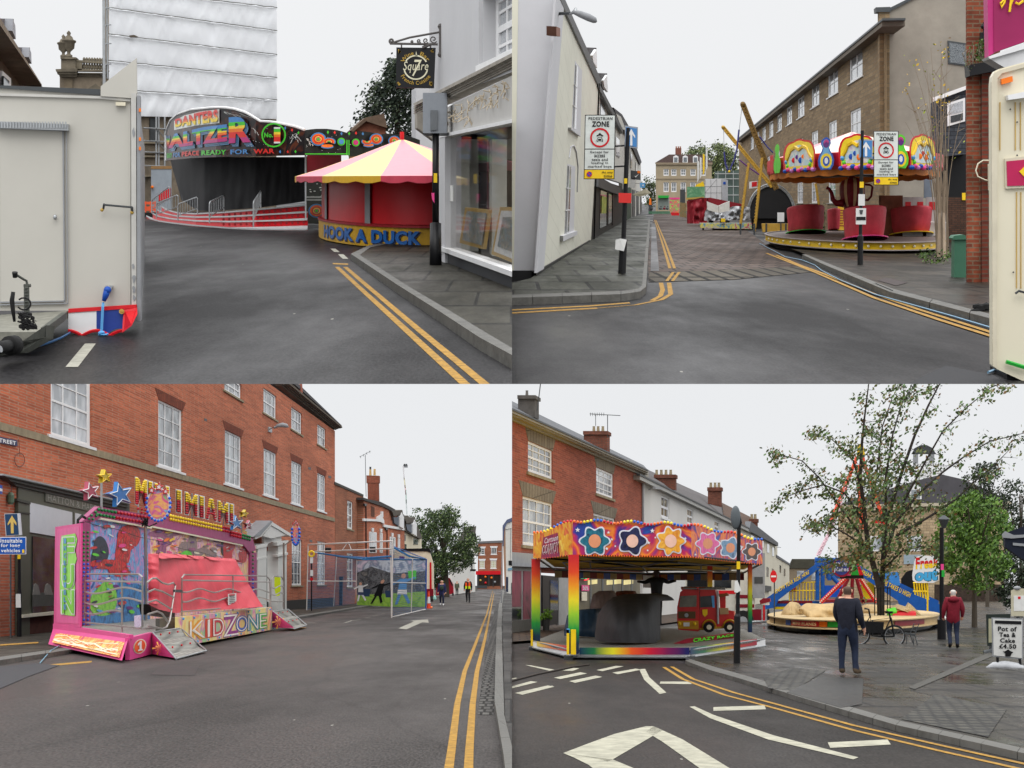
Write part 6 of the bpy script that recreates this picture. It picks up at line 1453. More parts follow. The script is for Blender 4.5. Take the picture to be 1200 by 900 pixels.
for x,s in((42,1),(56,1.1)):MB().pr([bf.px(x+dx*s,y,.12)for dx,y in((-3.5,697),(-2,686),(0,683.5),(3,686),(5.5,697))],-bf.N*.02).B('cushion',M('cushion_grey',C(120,116,108),rg=.9),sf_)
q(bf,[(38.5,695),(63,694),(63,710),(38.5,711)],.115,.02,'display_bench',M('bench_grey',C(78,78,72),rg=.8),sf_)
q(bf,[(27,720.5),(66,716.5),(66,720),(27,724)],.2,.2,'sill',P.cream,sf_)
q(bf,[(27,724),(66,720),(66,742),(27,747)],.07,.03,'brick_riser',M('riser_brick',C(82,46,36),rg=.9,var=.3),sf_)
nm_=tag(MB().qp(bf,[(-8,510),(20.5,516),(20.5,523),(-8,517.5)],.05,.03).B('street_name_plate',M('plate_navy',C(30,40,80),rg=.4)),'navy street name plate high on the brick wall at far left','sign')
MB().text('STREET',pm(bf,[(-4.5,512.5),(18.8,517.2),(18.8,521.7),(-4.5,517.3)],.056),bold=.03).B('name_lettering',P.white,nm_)
b=MB();b.tu([bf.px(23+6*cos(t*.5),539+8*sin(t*.5),.05)for t in range(20)],.012,5);b.tu([bf.px(23,531,.05),bf.px(22,515,.04)],.01,5);tag(b.B('cable_coil',M('cable_brown',C(110,70,60),rg=.7)),'brown coil of cable hanging on the brick wall below the street plate','cable')
lb=thing('wall_lamp','green glass bulkhead lamp on the wall above the arrow sign','lamp',bf.px(12,591,.1));b=MB();b.tu([bf.px(12.5,y,.12)for y in(577,580,588,591)],[.06,.11,.11,.07],10);b.B('lamp_body',M('lamp_green',C(86,104,84),rg=.4),lb);b=MB();b.tu([bf.px(13,577,.06),bf.px(14,565,.04)],.01,5);b.B('conduit',P.dsteel,lb)
q_=thing('alarm_box','small blue and white alarm box cut by the left edge','alarm',bf.px(0,575));q(bf,[(-3,567),(2.8,569),(2.8,579),(-3,578)],.12,.1,'box',P.blue,q_);q(bf,[(-3,571),(2.9,573),(2.9,576),(-3,575)],.13,.02,'white_band',P.white,q_)
def gpost(x,yb_):return fro(x,yb_)
ap2=gpost(15,752)
st2=thing('warning_sign_post','blue unsuitable for long vehicles sign below a gold arrow on a black post','sign',T.g(13,752))
b=MB();b.tu([T.g(12.5,752,.1),ap2 .px(12.5,640,0)],.025,8);b.B('post',P.dsteel,st2)
ab=q(ap2,[(5,602),(23,601.5),(25,627),(6.8,628)],.06,.1,'arrow_box',M('box_white',C(190,192,196),rg=.5),st2)
q(ap2,[(5.6,602.6),(20,602),(22,626.5),(7.5,627.3)],.07,.02,'blue_face',M('arrow_navy',C(30,62,96),rg=.4),ab)
MB().fc([ap2 .px(14+7.5*x,614.5+14*y,.085)for x,y in((0,-.75),(.7,-.15),(.7,.1),(.24,-.2),(.28,.75),(-.16,.75),(-.2,-.2),(-.66,.1),(-.66,-.1))]).B('gold_arrow',M('arrow_gold',C(205,175,95),rg=.5),ab)
sb_=q(ap2,[(-8,629.5),(30.5,629),(30.5,649.5),(-8,650)],.05,.03,'sign_board',P.white,st2);q(ap2,[(-8,630.3),(29.8,629.8),(29.8,648.8),(-8,649.3)],.06,.01,'blue_board',M('sign_blue_low',C(20,82,170),rg=.4),sb_)
b=MB()
for t_,x0,x1,y0,y1 in(('Unsuitable',-2.5,26,631,636),('for long',1,23.5,637,642.3),('vehicles',1,23.5,643,647.2)):b.text(t_,pm(ap2,[(x0,y0),(x1,y0),(x1,y1),(x0,y1)],.075),bold=.02)
b.B('sign_lettering',P.white,sb_);q(ap2,[(26,644),(28.5,644),(28.5,648),(26,648)],.075,.004,'small_symbol',P.yellow,sb_)
bp2=thing('black_post','black tapered lamp post base with a white sticker beside the shopfront','post',T.g(22.5,750));pz=gpost(22.5,750)
b=MB();b.tu([T.g(22.5,750,.1),pz.px(22.5,695,0),pz.px(22.5,690,0),pz.px(22.5,650,0)],[.075,.07,.05,.045],10);b.B('shaft',P.black,bp2);q(pz,[(18.5,696),(24,696),(24.5,712),(18.5,712)],.09,.01,'sticker',P.paper,bp2);q(pz,[(20.5,650),(24,650),(24,655),(20.5,655)],.08,.01,'yellow_band',P.yellow,bp2)
ql=thing('street_light','grey street light bracketed to the upper brick wall','street light',bf.px(316,503));b=MB();b.tu([bf.px(316,503,.05),bf.px(318,502,.5),bf.px(322,500,.8)],.035,6);b.qp(bf,[(315,500),(319,501),(319,507),(315,506)],.06,.06);b.B('bracket',P.steel,ql)
b=MB();Yq_=bf.px(322,500).y-2;b.tu([at(x,y,Yq_)for x,y in((321,502),(325,499),(331,498),(336,499),(338,500.5))],[.04,.1,.14,.12,.03],8);b.B('lamp_head',P.grey,ql,smooth=1)
kd=thing('kids_ride','pink painted children ride trailer with light bulb lettering and a red sheeted centre','fairground ride',T.g(152,774))
pf=facade(152,774,322,738.5);pb=facade(63,757,300,727);pe=facade(60,757,152,774)
PK=M('ride_pink',C(215,75,140),rg=.4,var=.08,scale=1.2);PKD=M('ride_pink_dark',C(160,62,112),rg=.45)
def qq(pl,pts,out,t,name,m,par=kd):return MB().qp(pl,pts,out,t).B(name,m,par)
DIA=brick('tread_plate',C(170,168,158),C(150,148,140),C(90,88,82),bw=.07,bh=.05,ms=.012,rg=.45,spec=.4,sn=.2)
fl_pts=[at(62,735,pe.px(62,735).y),at(151,747,pe.px(151,747).y),at(178,741,pf.px(178,741).y),at(212,736,pf.px(212,736).y),at(322,716,pf.px(322,716).y),at(300,712,pb.px(300,712).y),at(105,733,pb.px(105,733).y)]
MB().pr(fl_pts,VV((0,0,-.05))).B('floor',DIA,kd,uvf=lambda p:(p.x,p.y/ST))
sc_=qq(pe,[(64.7,617.5),(95,613),(94,735),(63,733)],.02,.04,'side_cabinet',PK)
qq(pe,[(67,620.5),(92.5,616.5),(92,731),(66,729.5)],.03,.01,'cabinet_door',M('ride_pink_light',C(222,92,152),rg=.4),sc_)
LIM=M('fun_lime',C(120,205,50),rg=.4)
bg_=MB();bg_.fc([pe.px(x,y,.045)for x,y in((72,628),(88,625),(90.5,632),(88,645),(90,655),(87,664),(88,690),(87.5,722),(71,720),(70,690),(70.5,640))]);bgo=bg_.B('glow_panel',M('fun_glow',C(150,225,90),rg=.4),sc_)
b=MB();bw_=MB()
for ch,(x0,y0,x1,y1)in(('F',(73.5,630,86.5,660)),('U',(73,662,86.5,690)),('N',(72.5,692,86.5,719))):
 bw_.text(ch,pm(pe,[(x0-1.2,y0-1),(x1+1.2,y0-1.5),(x1+1.2,y1+1.2),(x0-1.2,y1+1)],.055),bold=.06);b.text(ch,pm(pe,[(x0,y0),(x1,y0-.5),(x1,y1),(x0,y1)],.065),bold=.025)
bw_.B('fun_outline',P.white,bgo);b.B('fun_lettering',LIM,bgo)
b=MB()
for i,ch in enumerate('INCREDIBLE'):b.text(ch,pm(pe,[(74.5,631+i*8.6),(77.5,630.8+i*8.6),(77.5,636.8+i*8.6),(74.5,637+i*8.6)],.075),bold=.05)
b.B('side_lettering',M('fun_blue',C(80,150,205),rg=.4),bgo)
qq(pe,[(62,731),(151,744),(151,749),(62,737)],.03,.1,'floor_edge',PK)
FIRE=art('painted_lightning',[C(205,60,110),C(240,130,60),C(250,215,130),C(240,120,50),C(210,60,90)],scale=2.4)
fl_=MB();fl_.pr([pe.px(62,737,.04),pe.px(150,748.5,.04),pe.px(142.5,774,.45),pe.px(56.5,755,.45)],VV((0,.05,0)));fo=fl_.B('hinged_skirt',PK,kd)
MB().fc([pe.px(x,y,o_)for x,y,o_ in((66,741.5,.12),(146,752.5,.12),(139.5,770.5,.46),(61,752.5,.46))]).B('skirt_art',FIRE,fo)
b=MB()
for _ in range(7):
 pts=[];y=RU(.3,.7)
 for i in range(12):y=min(.85,max(.15,y+RU(-.22,.22)));u=i/11;pts.append((66-4*y+74*u,741.5+11*u+y*(11+6*u),.14+.33*y))
 for a,c in zip(pts,pts[1:]):b.tu([pe.px(a[0],a[1],a[2]),pe.px(c[0],c[1],c[2])],.012,4)
b.B('lightning_lines',M('lightning_white',C(250,235,205),rg=.4),fo)
n1=qq(pf,[(152,747.5),(178.5,741),(178.5,766.5),(152,773.5)],.02,.1,'number_panel',PK)
dm=lambda cx,cy,rx,ry,o_,n=18:[pf.px(cx+rx*cos(2*PI*i/n),cy+ry*sin(2*PI*i/n)-(rx*cos(2*PI*i/n))*.22,o_)for i in range(n)]
MB().fc(dm(164,757.5,7.6,8.6,.03)).B('number_ring',P.cream,n1);MB().fc(dm(164,757.5,6.4,7.4,.04)).B('number_disc',M('disc_orange',C(228,95,40),rg=.4),n1)
MB().fc([pf.px(x,y,.05)for x,y in((161.5,754.6),(164.6,751.2),(166,751),(166,760.6),(167.6,760.3),(167.6,762),(161.8,763.2),(161.8,761.4),(163.6,761),(163.6,755),(161.5,756.8))]).B('number',P.white,n1)
BURST=M('burst_orange',C(245,165,60),rg=.4)
def stairs(x0,y0,xa,ya,xb_,yb2,xt,yt,plane,tri):
 s=MB().fc([plane.px(*tri[0],.03),plane.px(*tri[1],1.0),plane.px(*tri[2],.03)]).B('steps',PK,kd)
 cx,cy=(tri[0][0]+tri[1][0]+tri[2][0])/3-1,(tri[0][1]+tri[1][1]+tri[2][1])/3
 b=MB()
 for i in range(10):
  a=i*.628;r_=8 if i%2 else 5;b.fc([plane.px(cx,cy-.8,.45),plane.px(cx+r_*cos(a-.12),cy+r_*sin(a-.12),.4),plane.px(cx+r_*cos(a+.12),cy+r_*sin(a+.12),.4)])
 b.B('sun_burst',BURST,s);return s
def treads(A,B,C,D,s,n=2):
 b=MB()
 for k in range(n):
  L0,R0=A.lerp(D,k/n),B.lerp(C,k/n);L1,R1=A.lerp(D,(k+1)/n),B.lerp(C,(k+1)/n)
  Lm,Rm=VV((L0 .x*.55+L1 .x*.45,L0 .y*.55+L1 .y*.45,L1 .z)),VV((R0 .x*.55+R1 .x*.45,R0 .y*.55+R1 .y*.45,R1 .z))
  b.fc([L0,R0,Rm,Lm],0);b.fc([Lm,Rm,R1,L1],0)
 o=b.B('tread',DIA,s,uvf=lambda p:(p.x*1.2,p.z*1.5+p.y/ST));
 b=MB()
 for A_,B_ in((A,B),(B,C),(C,D),(D,A)):b.tu([A_,B_],.02,5)
 b.B('step_edge',P.steel,s)
 b=MB()
 for k in range(n):
  for t in(.2,.5,.8):p=A.lerp(D,(k+.22)/n).lerp(B.lerp(C,(k+.22)/n),t);b.ball(p+VV((0,-.06,0)),.025,6)
 b.B('step_lamp',P.red,s)
s_=stairs(0,0,0,0,0,0,0,0,pf,[(178,741.5),(206.5,771.5),(178,766.5)])
treads(pf.px(179,741,.03),pf.px(212,736,.03),pf.px(242,762.5,1.0),pf.px(206.5,772,1.0),s_)
qq(pf,[(187,725),(212,723),(212,737),(187,740)],-.3,.1,'platform_riser',DIA)
npn=qq(pf,[(212,723),(318.5,711.5),(318.5,738),(212,757.5)],.06,.15,'name_panel',art('painted_sunrise',[C(235,120,130),C(245,205,120),C(240,225,150),C(225,130,175),C(150,200,150),C(245,220,110)],scale=.7))
kl=[('K','kz_gold',C(240,165,40),222.5,240.5),('I','kz_red',C(225,70,40),241.5,248),('D','kz_redpink',C(205,40,60),250,262.5),('Z','kz_purple',C(150,35,130),262,279.5),('O','kz_blue',C(40,90,185),277,290),('N','kz_teal',C(30,140,160),291,302.5),('E','kz_green',C(60,175,70),304.5,312.5)]
for ch,nm,col,x0,x1 in kl:
 yt=lambda x:728.5-(x-222)*.107-(3 if ch=='Z' else 0);yb3=lambda x:750-(x-222)*.165+(3 if ch=='Z' else 0)
 qd=[(x0,yt(x0)),(x1,yt(x1)),(x1,yb3(x1)),(x0,yb3(x0))]
 big=[(x0-.9,yt(x0)-1),(x1+.9,yt(x1)-1),(x1+.9,yb3(x1)+1),(x0-.9,yb3(x0)+1)]
 if ch=='I':qd=[(x+(1.9 if k in(0,3)else-1.9),y)for k,(x,y)in enumerate(qd)]
 l_=MB().text(ch,pm(pf,big,.07),bold=.05).B('panel_letter',M(nm,col,rg=.4),npn)
 MB().text(ch,pm(pf,qd,.08),bold=-.018).B('letter_line',M('kz_white',C(245,235,225),rg=.4),l_)
b=MB()
for i in range(9):
 x=215+i*12.7;b.ball(pf.px(x,725.5-(x-212)*.108,.08),.035,7);b.ball(pf.px(x+4,754.5-(x-212)*.178,.08),.035,7)
b.B('panel_stud',P.cyan,npn)
s_=stairs(0,0,0,0,0,0,0,0,pf,[(319,716),(345,736),(319,735.5)])
treads(pf.px(320,716.5,.03),pf.px(338,714,.03),pf.px(359.5,732.5,.9),pf.px(345,737,.9),s_)
MB().qp(pf,[(345,738.5),(359,735),(359,742),(345,744.5)],.8,.2).B('timber_block',P.wood,kd);MB().qp(pf,[(224,769),(233,767),(233,773),(224,775)],.7,.2).B('timber_block',P.wood,kd)
qq(pf,[(155,760),(318,730),(318,736),(155,772)],-.5,.2,'underframe',P.black)
for x,y in((247,748),(271,742)):
 b=MB();c=pf.px(x,y,-.9);b.tu([c,c-VV((.25,0,0))],.26,14);b.B('trailer_wheel',P.rubber,kd)
MURA=art('mural_cool',[C(50,120,195),C(150,200,232),C(70,140,205),C(215,130,185),C(90,170,215),C(40,70,150)],scale=1.1,dist=2.5)
MURB=art('mural_warm',[C(235,140,170),C(245,225,150),C(235,160,110),C(240,200,215),C(200,90,150),C(250,230,120)],scale=.9,dist=2.5)
m1=qq(pb,[(105,607),(176,620),(176,728),(105,733)],.02,.15,'mural_panel',MURA);m2=qq(pb,[(176,612),(300,640),(298,712),(176,726)],.02,.15,'mural_panel',MURB)
def blob(cx,cy,rx,ry,m,par,out=.03,n=14,w=.15,nm='painted_shape',pl=None):
 pl=pl or pb
 n=36;pts=[]
 for i in range(n):
  t=2*PI*i/n;k=1+w*(sin(2*t+cx)+.6*sin(3*t+cy))
  pts.append(pl.px(cx+rx*k*cos(t),cy+ry*k*sin(t),out))
 return MB().fc(pts).B(nm,m,par)
SW=lambda nm,cols,s=2.:MC[nm]if nm in MC else art(nm,cols,scale=s,dist=2)
blob(117,648,11,17,SW('mural_black',[C(15,15,20),C(40,50,70),C(20,20,25)]),m1);blob(148,637,14,22,SW('mural_red',[C(170,20,30),C(225,50,50),C(120,15,25),C(230,120,100)],3),m1,.034,w=.3);blob(132,664,20,9,SW('mural_red',[]),m1,.038,w=.35)
blob(122,703,15,21,SW('mural_green',[C(70,160,50),C(140,210,70),C(90,180,60)]),m1,.034,w=.12);blob(152,700,13,24,SW('mural_blue',[C(30,80,150),C(60,140,200),C(25,60,110)]),m1,.036,w=.2)
MB().fc([pb.px(x,y,.03)for x,y in((105,722),(140,718),(176,712),(176,728),(105,733))]).B('painted_shape',SW('mural_blue',[]),m1)
blob(216,622,26,7,SW('mural_plum',[C(120,60,100),C(170,90,130),C(90,50,90)]),m2,w=.5);blob(222,640,8,13,SW('mural_grey',[C(110,100,120),C(160,130,120),C(80,75,95)]),m2,.034,w=.4);blob(219,652,8,6,P.lime,m2,.036)
blob(268,644,8,13,P.red,m2,.034,w=.25);blob(263,641,5,11,P.black,m2,.032,w=.3);blob(286,646,5,14,SW('mural_red',[]),m2,.034,w=.3);blob(192,637,9,12,SW('mural_plum',[]),m2,.034,w=.35);blob(240,647,9,7,SW('mural_grey',[]),m2,.036,w=.5)
def airbrush(par,x0,y0,x1,y1,n,cols):
 b=MB()
 for i in range(n):
  cx,cy,r,k,a=RU(x0,x1),RU(y0,y1),RU(.7,3.2),RU(.15,.8),RU(-.9,.9)
  b.fc([pb.px(cx+r*(cos(t)*cos(a)-k*sin(t)*sin(a))*1.6,cy+r*(cos(t)*sin(a)+k*sin(t)*cos(a)),.045+i*.0004)for t in[j*.52 for j in range(12)]],i%len(cols))
 b.B('airbrush_detail',cols,par)['kind']='stuff'
airbrush(m1,109,613,172,724,70,[P.cyan,P.white,MC['mural_red'],MC['mural_black'],P.pink,MC['mural_blue'],P.lime,P.purple])
airbrush(m2,182,622,290,652,70,[P.yellow,P.pink,MC['mural_plum'],P.cream,P.orange,MC['mural_grey'],P.purple,P.white])
qq(pb,[(92.5,616),(106,609),(106,733),(92.5,736)],.12,.15,'frame_upright',PKD);qq(pb,[(293.5,646),(301,648),(301,716),(293.5,716)],.12,.15,'frame_upright',PKD)
b=MB();b.qp(pb,[(95,612),(116,593.5),(178,604),(178,618),(118,607),(106,612.5)],.12,.15);b.qp(pb,[(178,600),(272,620.5),(272,625),(296,631),(300,645),(293,648),(285,638),(178,616)],.12,.15);b.B('header_board',PKD,kd)
qq(pb,[(178,616),(285,638.5),(285,640),(178,618)],.16,.05,'header_strip',P.cream);qq(pb,[(118,606.5),(178,617.5),(178,619.5),(118,608.5)],.16,.05,'header_strip',P.cream)
LB={k:M('bulb_'+k,c,rg=.3,spec=.5,var=.05)for k,c in dict(green=C(20,120,60),red=C(185,20,40),yellow=C(225,190,30),blue=C(25,90,205)).items()}
many={k:MB()for k in LB};nb=[0]
def bulb(pl,x,y,c,r=.05,out=.16,single=False):
 p=pl.px(x,y,out)
 if single:o=MB();o.ball(p,r,8);o.B('bulb',LB[c],kd,smooth=1);nb[0]+=1
 else:many[c].ball(p,r,6)
for i in range(24):
 y=624+i*4.65
 for x in(98.3,103):bulb(pb,x,y,'green' if y<657 else 'blue',.04,.16,True)
for i in range(16):
 x=116+i*3.85;c='green' if x<138 else 'red'
 bulb(pb,x,597+(x-116)*.165,c,.06);bulb(pb,x-2,603+(x-116)*.165,c,.06)
for x,y in((112,600),(107.5,604),(113,604.5),(104.5,608),(109,608.5)):bulb(pb,x,y,'green',.045)
for i in range(25):
 x=200+i*2.95;c='yellow' if x<261 else 'red'
 bulb(pb,x,604.5+(x-200)*.215,c,.065);bulb(pb,x,608.5+(x-200)*.215,c,.065)
for i in range(9):
 x=271+i*2.7;c='red' if x<283 else 'green';bulb(pb,x,623.5+(x-271)*.25,c,.07);bulb(pb,x,627+(x-271)*.25,c,.07)
for i in range(14):y=647+i*4.6;bulb(pb,296.5,y,'green' if y<668 else 'blue',.05)
for i in range(3):bulb(pb,162+i*4.4,596+i*.8,'red',.05);bulb(pb,166+i*4.4,600.5+i*.8,'red',.05)
def outline_letter(ch,x0,x1,yt0,yt1,yb0,yb1):
 qd=[(x0,yt0),(x1,yt1),(x1,yb1),(x0,yb0)];ex=[(x0-.9,yt0-.9),(x1+.9,yt1-.9),(x1+.9,yb1+.9),(x0-.9,yb0+.9)]
 l_=MB().text(ch,pm(pb,ex,.26),bold=.06).B('light_letter',P.white,kd)
 b=MB();b.text(ch,pm(pb,qd,.28),bold=.035,bn=[(.5,1),(1,0)]);b.B('letter_face',[M('letter_yellow',C(120,96,18),rg=.4),M('letter_red',C(90,10,22),rg=.4)],l_)
 f=pm(pb,qd,.3)
 S={'M':[((.12,0),(.12,1)),((.2,.95),(.5,.45)),((.5,.45),(.8,.95)),((.88,0),(.88,1))],'I':[((.3,0),(.3,1)),((.7,0),(.7,1))],'A':[((.1,0),(.42,1)),((.9,0),(.58,1)),((.3,.3),(.7,.3))],'N':[((.12,0),(.12,1)),((.2,.95),(.8,.05)),((.88,0),(.88,1))]}[ch]
 for a,c in S:
  L_=math.hypot((c[0]-a[0])*(x1-x0),(c[1]-a[1])*(yb0-yt0));n=max(3,int(L_/2.6))
  for i in range(n):
   u=a[0]+(c[0]-a[0])*(i+.5)/n;v=a[1]+(c[1]-a[1])*(i+.5)/n
   for du in((-.05,.05)if ch!='I' else(0,)):many['yellow' if v>.5 else 'red'].ball(f(u+du,v),.045,5)
tl_=lambda x:559-(158-x)*.2 if x<190 else 572+(x-200)*.265
bl_=lambda x:590.5+(x-158)*.19 if x<190 else 598+(x-200)*.235
for ch,x0,x1 in(('M',159,172),('I',174,178.5),('N',181,198),('I',206.8,212.3),('M',217.3,231.5),('I',234,239),('A',241.5,253.5),('M',255.8,267.5),('I',269.5,273.5)):
 outline_letter(ch,x0,x1,tl_(x0)if x0>190 else 559+(x0-158)*.3,tl_(x1)if x0>190 else 559+(x1-158)*.3,bl_(x0),bl_(x1))
b=MB()
for x in(162,190,225,262):b.tu([pb.px(x,560+(x-158)*.27,.1),pb.px(x,612+(x-178)*.2,.1)],.03,5)
b.B('letter_prop',P.steel,kd)
for k,b in many.items():b.B('bulb_row',LB[k],kd,smooth=1)['kind']='stuff'
def star(pl,cx,cy,r,m,out=.2,rot=.15,rim=P.white,deep=.12):
 pts=[(cx+(r if i%2==0 else r*.42)*sin(rot+i*PI/5),cy-(r if i%2==0 else r*.42)*cos(rot+i*PI/5))for i in range(10)]
 s=MB().qp(pl,pts,out,deep).B('star',m,kd);b=MB()
 for i in range(10):
  a,c=pts[i],pts[(i+1)%10];k=.86
  b.tu([pl.px(cx+(a[0]-cx)*k,cy+(a[1]-cy)*k,out+.015),pl.px(cx+(c[0]-cx)*k,cy+(c[1]-cy)*k,out+.015)],.012,4)
 b.B('star_trim',rim,s)
STB,STP,STY=M('star_blue',C(45,115,180),rg=.4),M('star_pink',C(165,70,90),rg=.4),M('star_yellow',C(185,160,40),rg=.4)
star(pb,124,558.5,8.5,STY,.3,-.1,P.yellow);star(pb,107,575.5,11.5,STP,.25,-.25);star(pb,142,579.5,15.5,STB,.3,-.25)
star(pb,277.5,613,9,STB,.3,-.1);star(pb,287,602,5,STY,.3,.2,P.yellow);star(pb,292,615,5.5,STP,.25,.1)
b=MB()
for pts in([(119,597),(119,560)],[(119,579),(132,583)],[(283,627),(283,604)]):b.tu([pb.px(x,y,.15)for x,y in pts],.035,5)
b.B('star_post',P.steel,kd)
def oval(pl,cx,cy,rx,ry,out,n):
 o_=MB().qp(pl,[(cx+rx*cos(2*PI*i/24),cy+ry*sin(2*PI*i/24))for i in range(24)],out,.1).B('oval_sign',P.white,kd)
 MB().fc([pl.px(cx+rx*.86*cos(2*PI*i/24),cy+ry*.88*sin(2*PI*i/24),out+.012)for i in range(24)]).B('oval_art',SW('oval_paint',[C(120,185,205),C(215,90,150),C(235,185,100),C(215,80,140),C(130,190,120)],1.6),o_)
 for i in range(n):
  a=PI*(-.12+1.24*i/(n-1));p=pl.px(cx+rx*cos(a),cy+ry*sin(a),out+.03);b=MB();b.ball(p,.05 if rx>8 else.075,8);b.B('bulb',LB['blue'],kd,smooth=1)
 for dx,dy,r_ in((-.55,-.85,.34),(.05,-1.05,.42),(.6,-.78,.34)):
  cx2,cy2,r2=cx+dx*rx,cy+dy*ry,r_*max(rx,9)
  star(pl,cx2,cy2,r2*(1 if rx>8 else.6),P.white,out+.05,.1,P.red,.04)
op_=fro(171,745);oval(op_,185.5,591,14.2,19.5,.05,15)
op2=fro(333,722);oval(op2,346.5,625,4.6,13.5,.05,13)
SS=M('polished_steel',C(170,165,160),rg=.3,metal=.7,var=.1)
rl=MB();rl.tu([op_.px(171,745,0),op_.px(170.5,607,0)],.055,9);rl.B('sign_pole',SS,kd)
b=MB();b.tu([op_.px(165,613,.05),op_.px(175,617,.06),op_.px(184,613,.06)],.02,6)
for i in range(14):b.tu([op_.px(170+RU(-5,4),610+RU(-4,8),.08)for _ in range(3)],.012,4)
b.tu([pb.px(100+x*8,611+x*2.2+sin(x)*1,.3)for x in range(24)],.01,4);b.B('wiring',P.black,kd)
b=MB();b.tu([op2 .px(333,722,0),op2 .px(332.5,636,0)],.05,8);b.tu([op2 .px(332,640,0),op2 .px(343,632,0)],.03,5);b.B('sign_pole',SS,kd)
b=MB();b.tu([pb.px(96,628,.2),pb.px(91,622,.2),pb.px(91.5,609,.2),pb.px(96,604.5,.2),pb.px(100,607,.2)],.04,7);b.B('hose_loop',P.rubber,kd)
Yc1,Yc2=pf.px(180,700).y+1.0,pf.px(300,700).y-1.
RSH=M('sheet_red',C(200,66,78),rg=.5,var=.1,scale=1.4,bump=.35,bscale=2.)
b=MB();nx,ny=46,16
top=pl_([(173.5,649),(190,648),(215,650),(276,655)]);
def shp(i,j):
 u,v=i/nx,j/ny
 xt=173.5+102.5*u;yt=top(xt);xb3=174+134.5*u;yb4=pl_([(174,708),(185,714),(205,718.5),(308.5,711)])(xb3)
 x=xt+(xb3-xt)*v**1.15;y=yt+(yb4-yt)*v
 w_=noise(VV((u*7,v*3+u*4,1)))*.28+noise(VV((u*17+v*9,v*6,4)))*.12
 return at(x+w_*1.5*(0<u<1),y+w_*1.5*(0<v<1),Yc1+(Yc2-Yc1)*u-v*1.3*(1-.3*u)+w_*1.6)
for i in range(nx):
 for j in range(ny):b.fc([shp(i,j+1),shp(i+1,j+1),shp(i+1,j),shp(i,j)])
for j in range(ny):b.fc([shp(0,j),shp(0,j)+T.dir*1.2,shp(0,j+1)+T.dir*1.2,shp(0,j+1)])
for i in range(nx):b.fc([shp(i,0),shp(i+1,0),shp(i+1,0)+T.dir*1.5-VV((0,0,.1)),shp(i,0)+T.dir*1.5-VV((0,0,.1))])
b.B('red_sheet',RSH,kd,smooth=1)
qq(pf,[(176,708),(205,716),(205,724),(178,720)],-1.0,.3,'dark_seat_base',P.black)
def rail(paths,r=.022,name='railing',pl=None):
 for pts in paths:
  b=MB();b.tu([pl.px(x,y,o_)for x,y,o_ in pts],r,6);b.B(name,SS,kd)
def wave(x0,y0,x1,y1,n,amp,ph=0.,o_=.0):return[(x0+(x1-x0)*i/24,y0+(y1-y0)*i/24+amp*sin(ph+2*PI*n*i/24),o_)for i in range(25)]
rail([[(99,725,-.1),(99,676,-.1),(102,672.5,-.1),(163,673,-.1),(167,676,-.1),(167,735,-.1)],[(94,729,-.1),(166,736,-.1)],[(143,674,-.1),(143,741,-.1)],[(99,680.5,-.1),(167,682,-.1)],wave(99,692,167,692,1,3.5,.4,-.1),wave(99,705,167,704,1,3.5,.4,-.1),wave(99,716,143,719,.8,3,.6,-.1)],pl=pe)
rail([[(213,741,-.02),(213,677,-.02),(216,673.5,-.02),(312,675,-.02),(316,679,-.02),(317,714,-.02)],[(213,680,-.02),(316,682,-.02)],[(273,675,-.02),(273,716,-.02)],[(212,717,-.02),(310,708.5,-.02)],wave(214,692,316,692.5,3,2.2,1,-.02),wave(214,703.5,316,701.5,3,2.2,1,-.02)],pl=pf)
rail([[(317,714,0),(318,679,0),(321,675.5,0),(330,676,0),(332,680,0),(332,712,0)],wave(318,688,332,688,1,1.5),wave(318,696,332,696,1,1.5),[(318,705,0),(332,705,0)]],pl=pf)
g1=[(172,683,.1),(178,678,.1),(183,677.5,.1),(190,683,.1),(197,685,.1),(203,683,.1),(205.5,686,.1),(199,727,.1),(195,735,.1),(190,737,.1),(173,733,.1)]
rail([g1,[(173,694,.1),(181,690.5,.1),(190,693,.1),(203.5,700,.1)],[(173,706,.1),(183,703,.1),(201,714,.1)],[(173,720,.1),(184,716.5,.1),(190,719,.1),(197,729,.1)]],.024,'gate',pf)
qq(pf,[(205,691),(214,691),(214,694.5),(205,694)],.12,.05,'gate_latch',P.dsteel)
ns=qq(pf,[(267.5,696),(277,695.2),(277,708.5),(267.5,709)],.06,.01,'rules_notice',P.paper)
b=MB()
for i in range(5):b.fc([pf.px(x,y+i*2,.075)for x,y in((269,698.5),(275.5,698),(275.5,698.7),(269,699.2))])
b.B('notice_print',P.dsteel,ns);qq(pf,[(269,696.5),(275.5,696),(275.5,697.5),(269,698)],.075,.004,'notice_heading',P.red,ns)
tag(MB().pr([pe.px(157,722,.03),pe.px(164.5,721,.04),pe.px(165,734,.05),pe.px(161,735.5,.06),pe.px(157.5,734,.05)],VV((0,.04,0))).B('cloth_rag',art('rag_cloth',[C(150,100,150),C(215,200,220),C(130,90,140)],scale=14)),'patterned lilac cloth hung over the ride rail by the steps','cloth')
vp=fro(325,722);tag(MB().pr([vp.px(x,y,-.1)for x,y in((321.5,676.5),(324,675.5),(326.5,675.8),(328.5,677.5),(328.6,692),(327.5,698),(323.5,698.5),(321.5,690))],VV((0,.12,0))).B('hi_vis_vest',M('hi_vis_yellow',C(215,240,40),rg=.6,bump=.3,bscale=6)),'yellow hi-vis vest hung on the right end of the ride railing','vest')
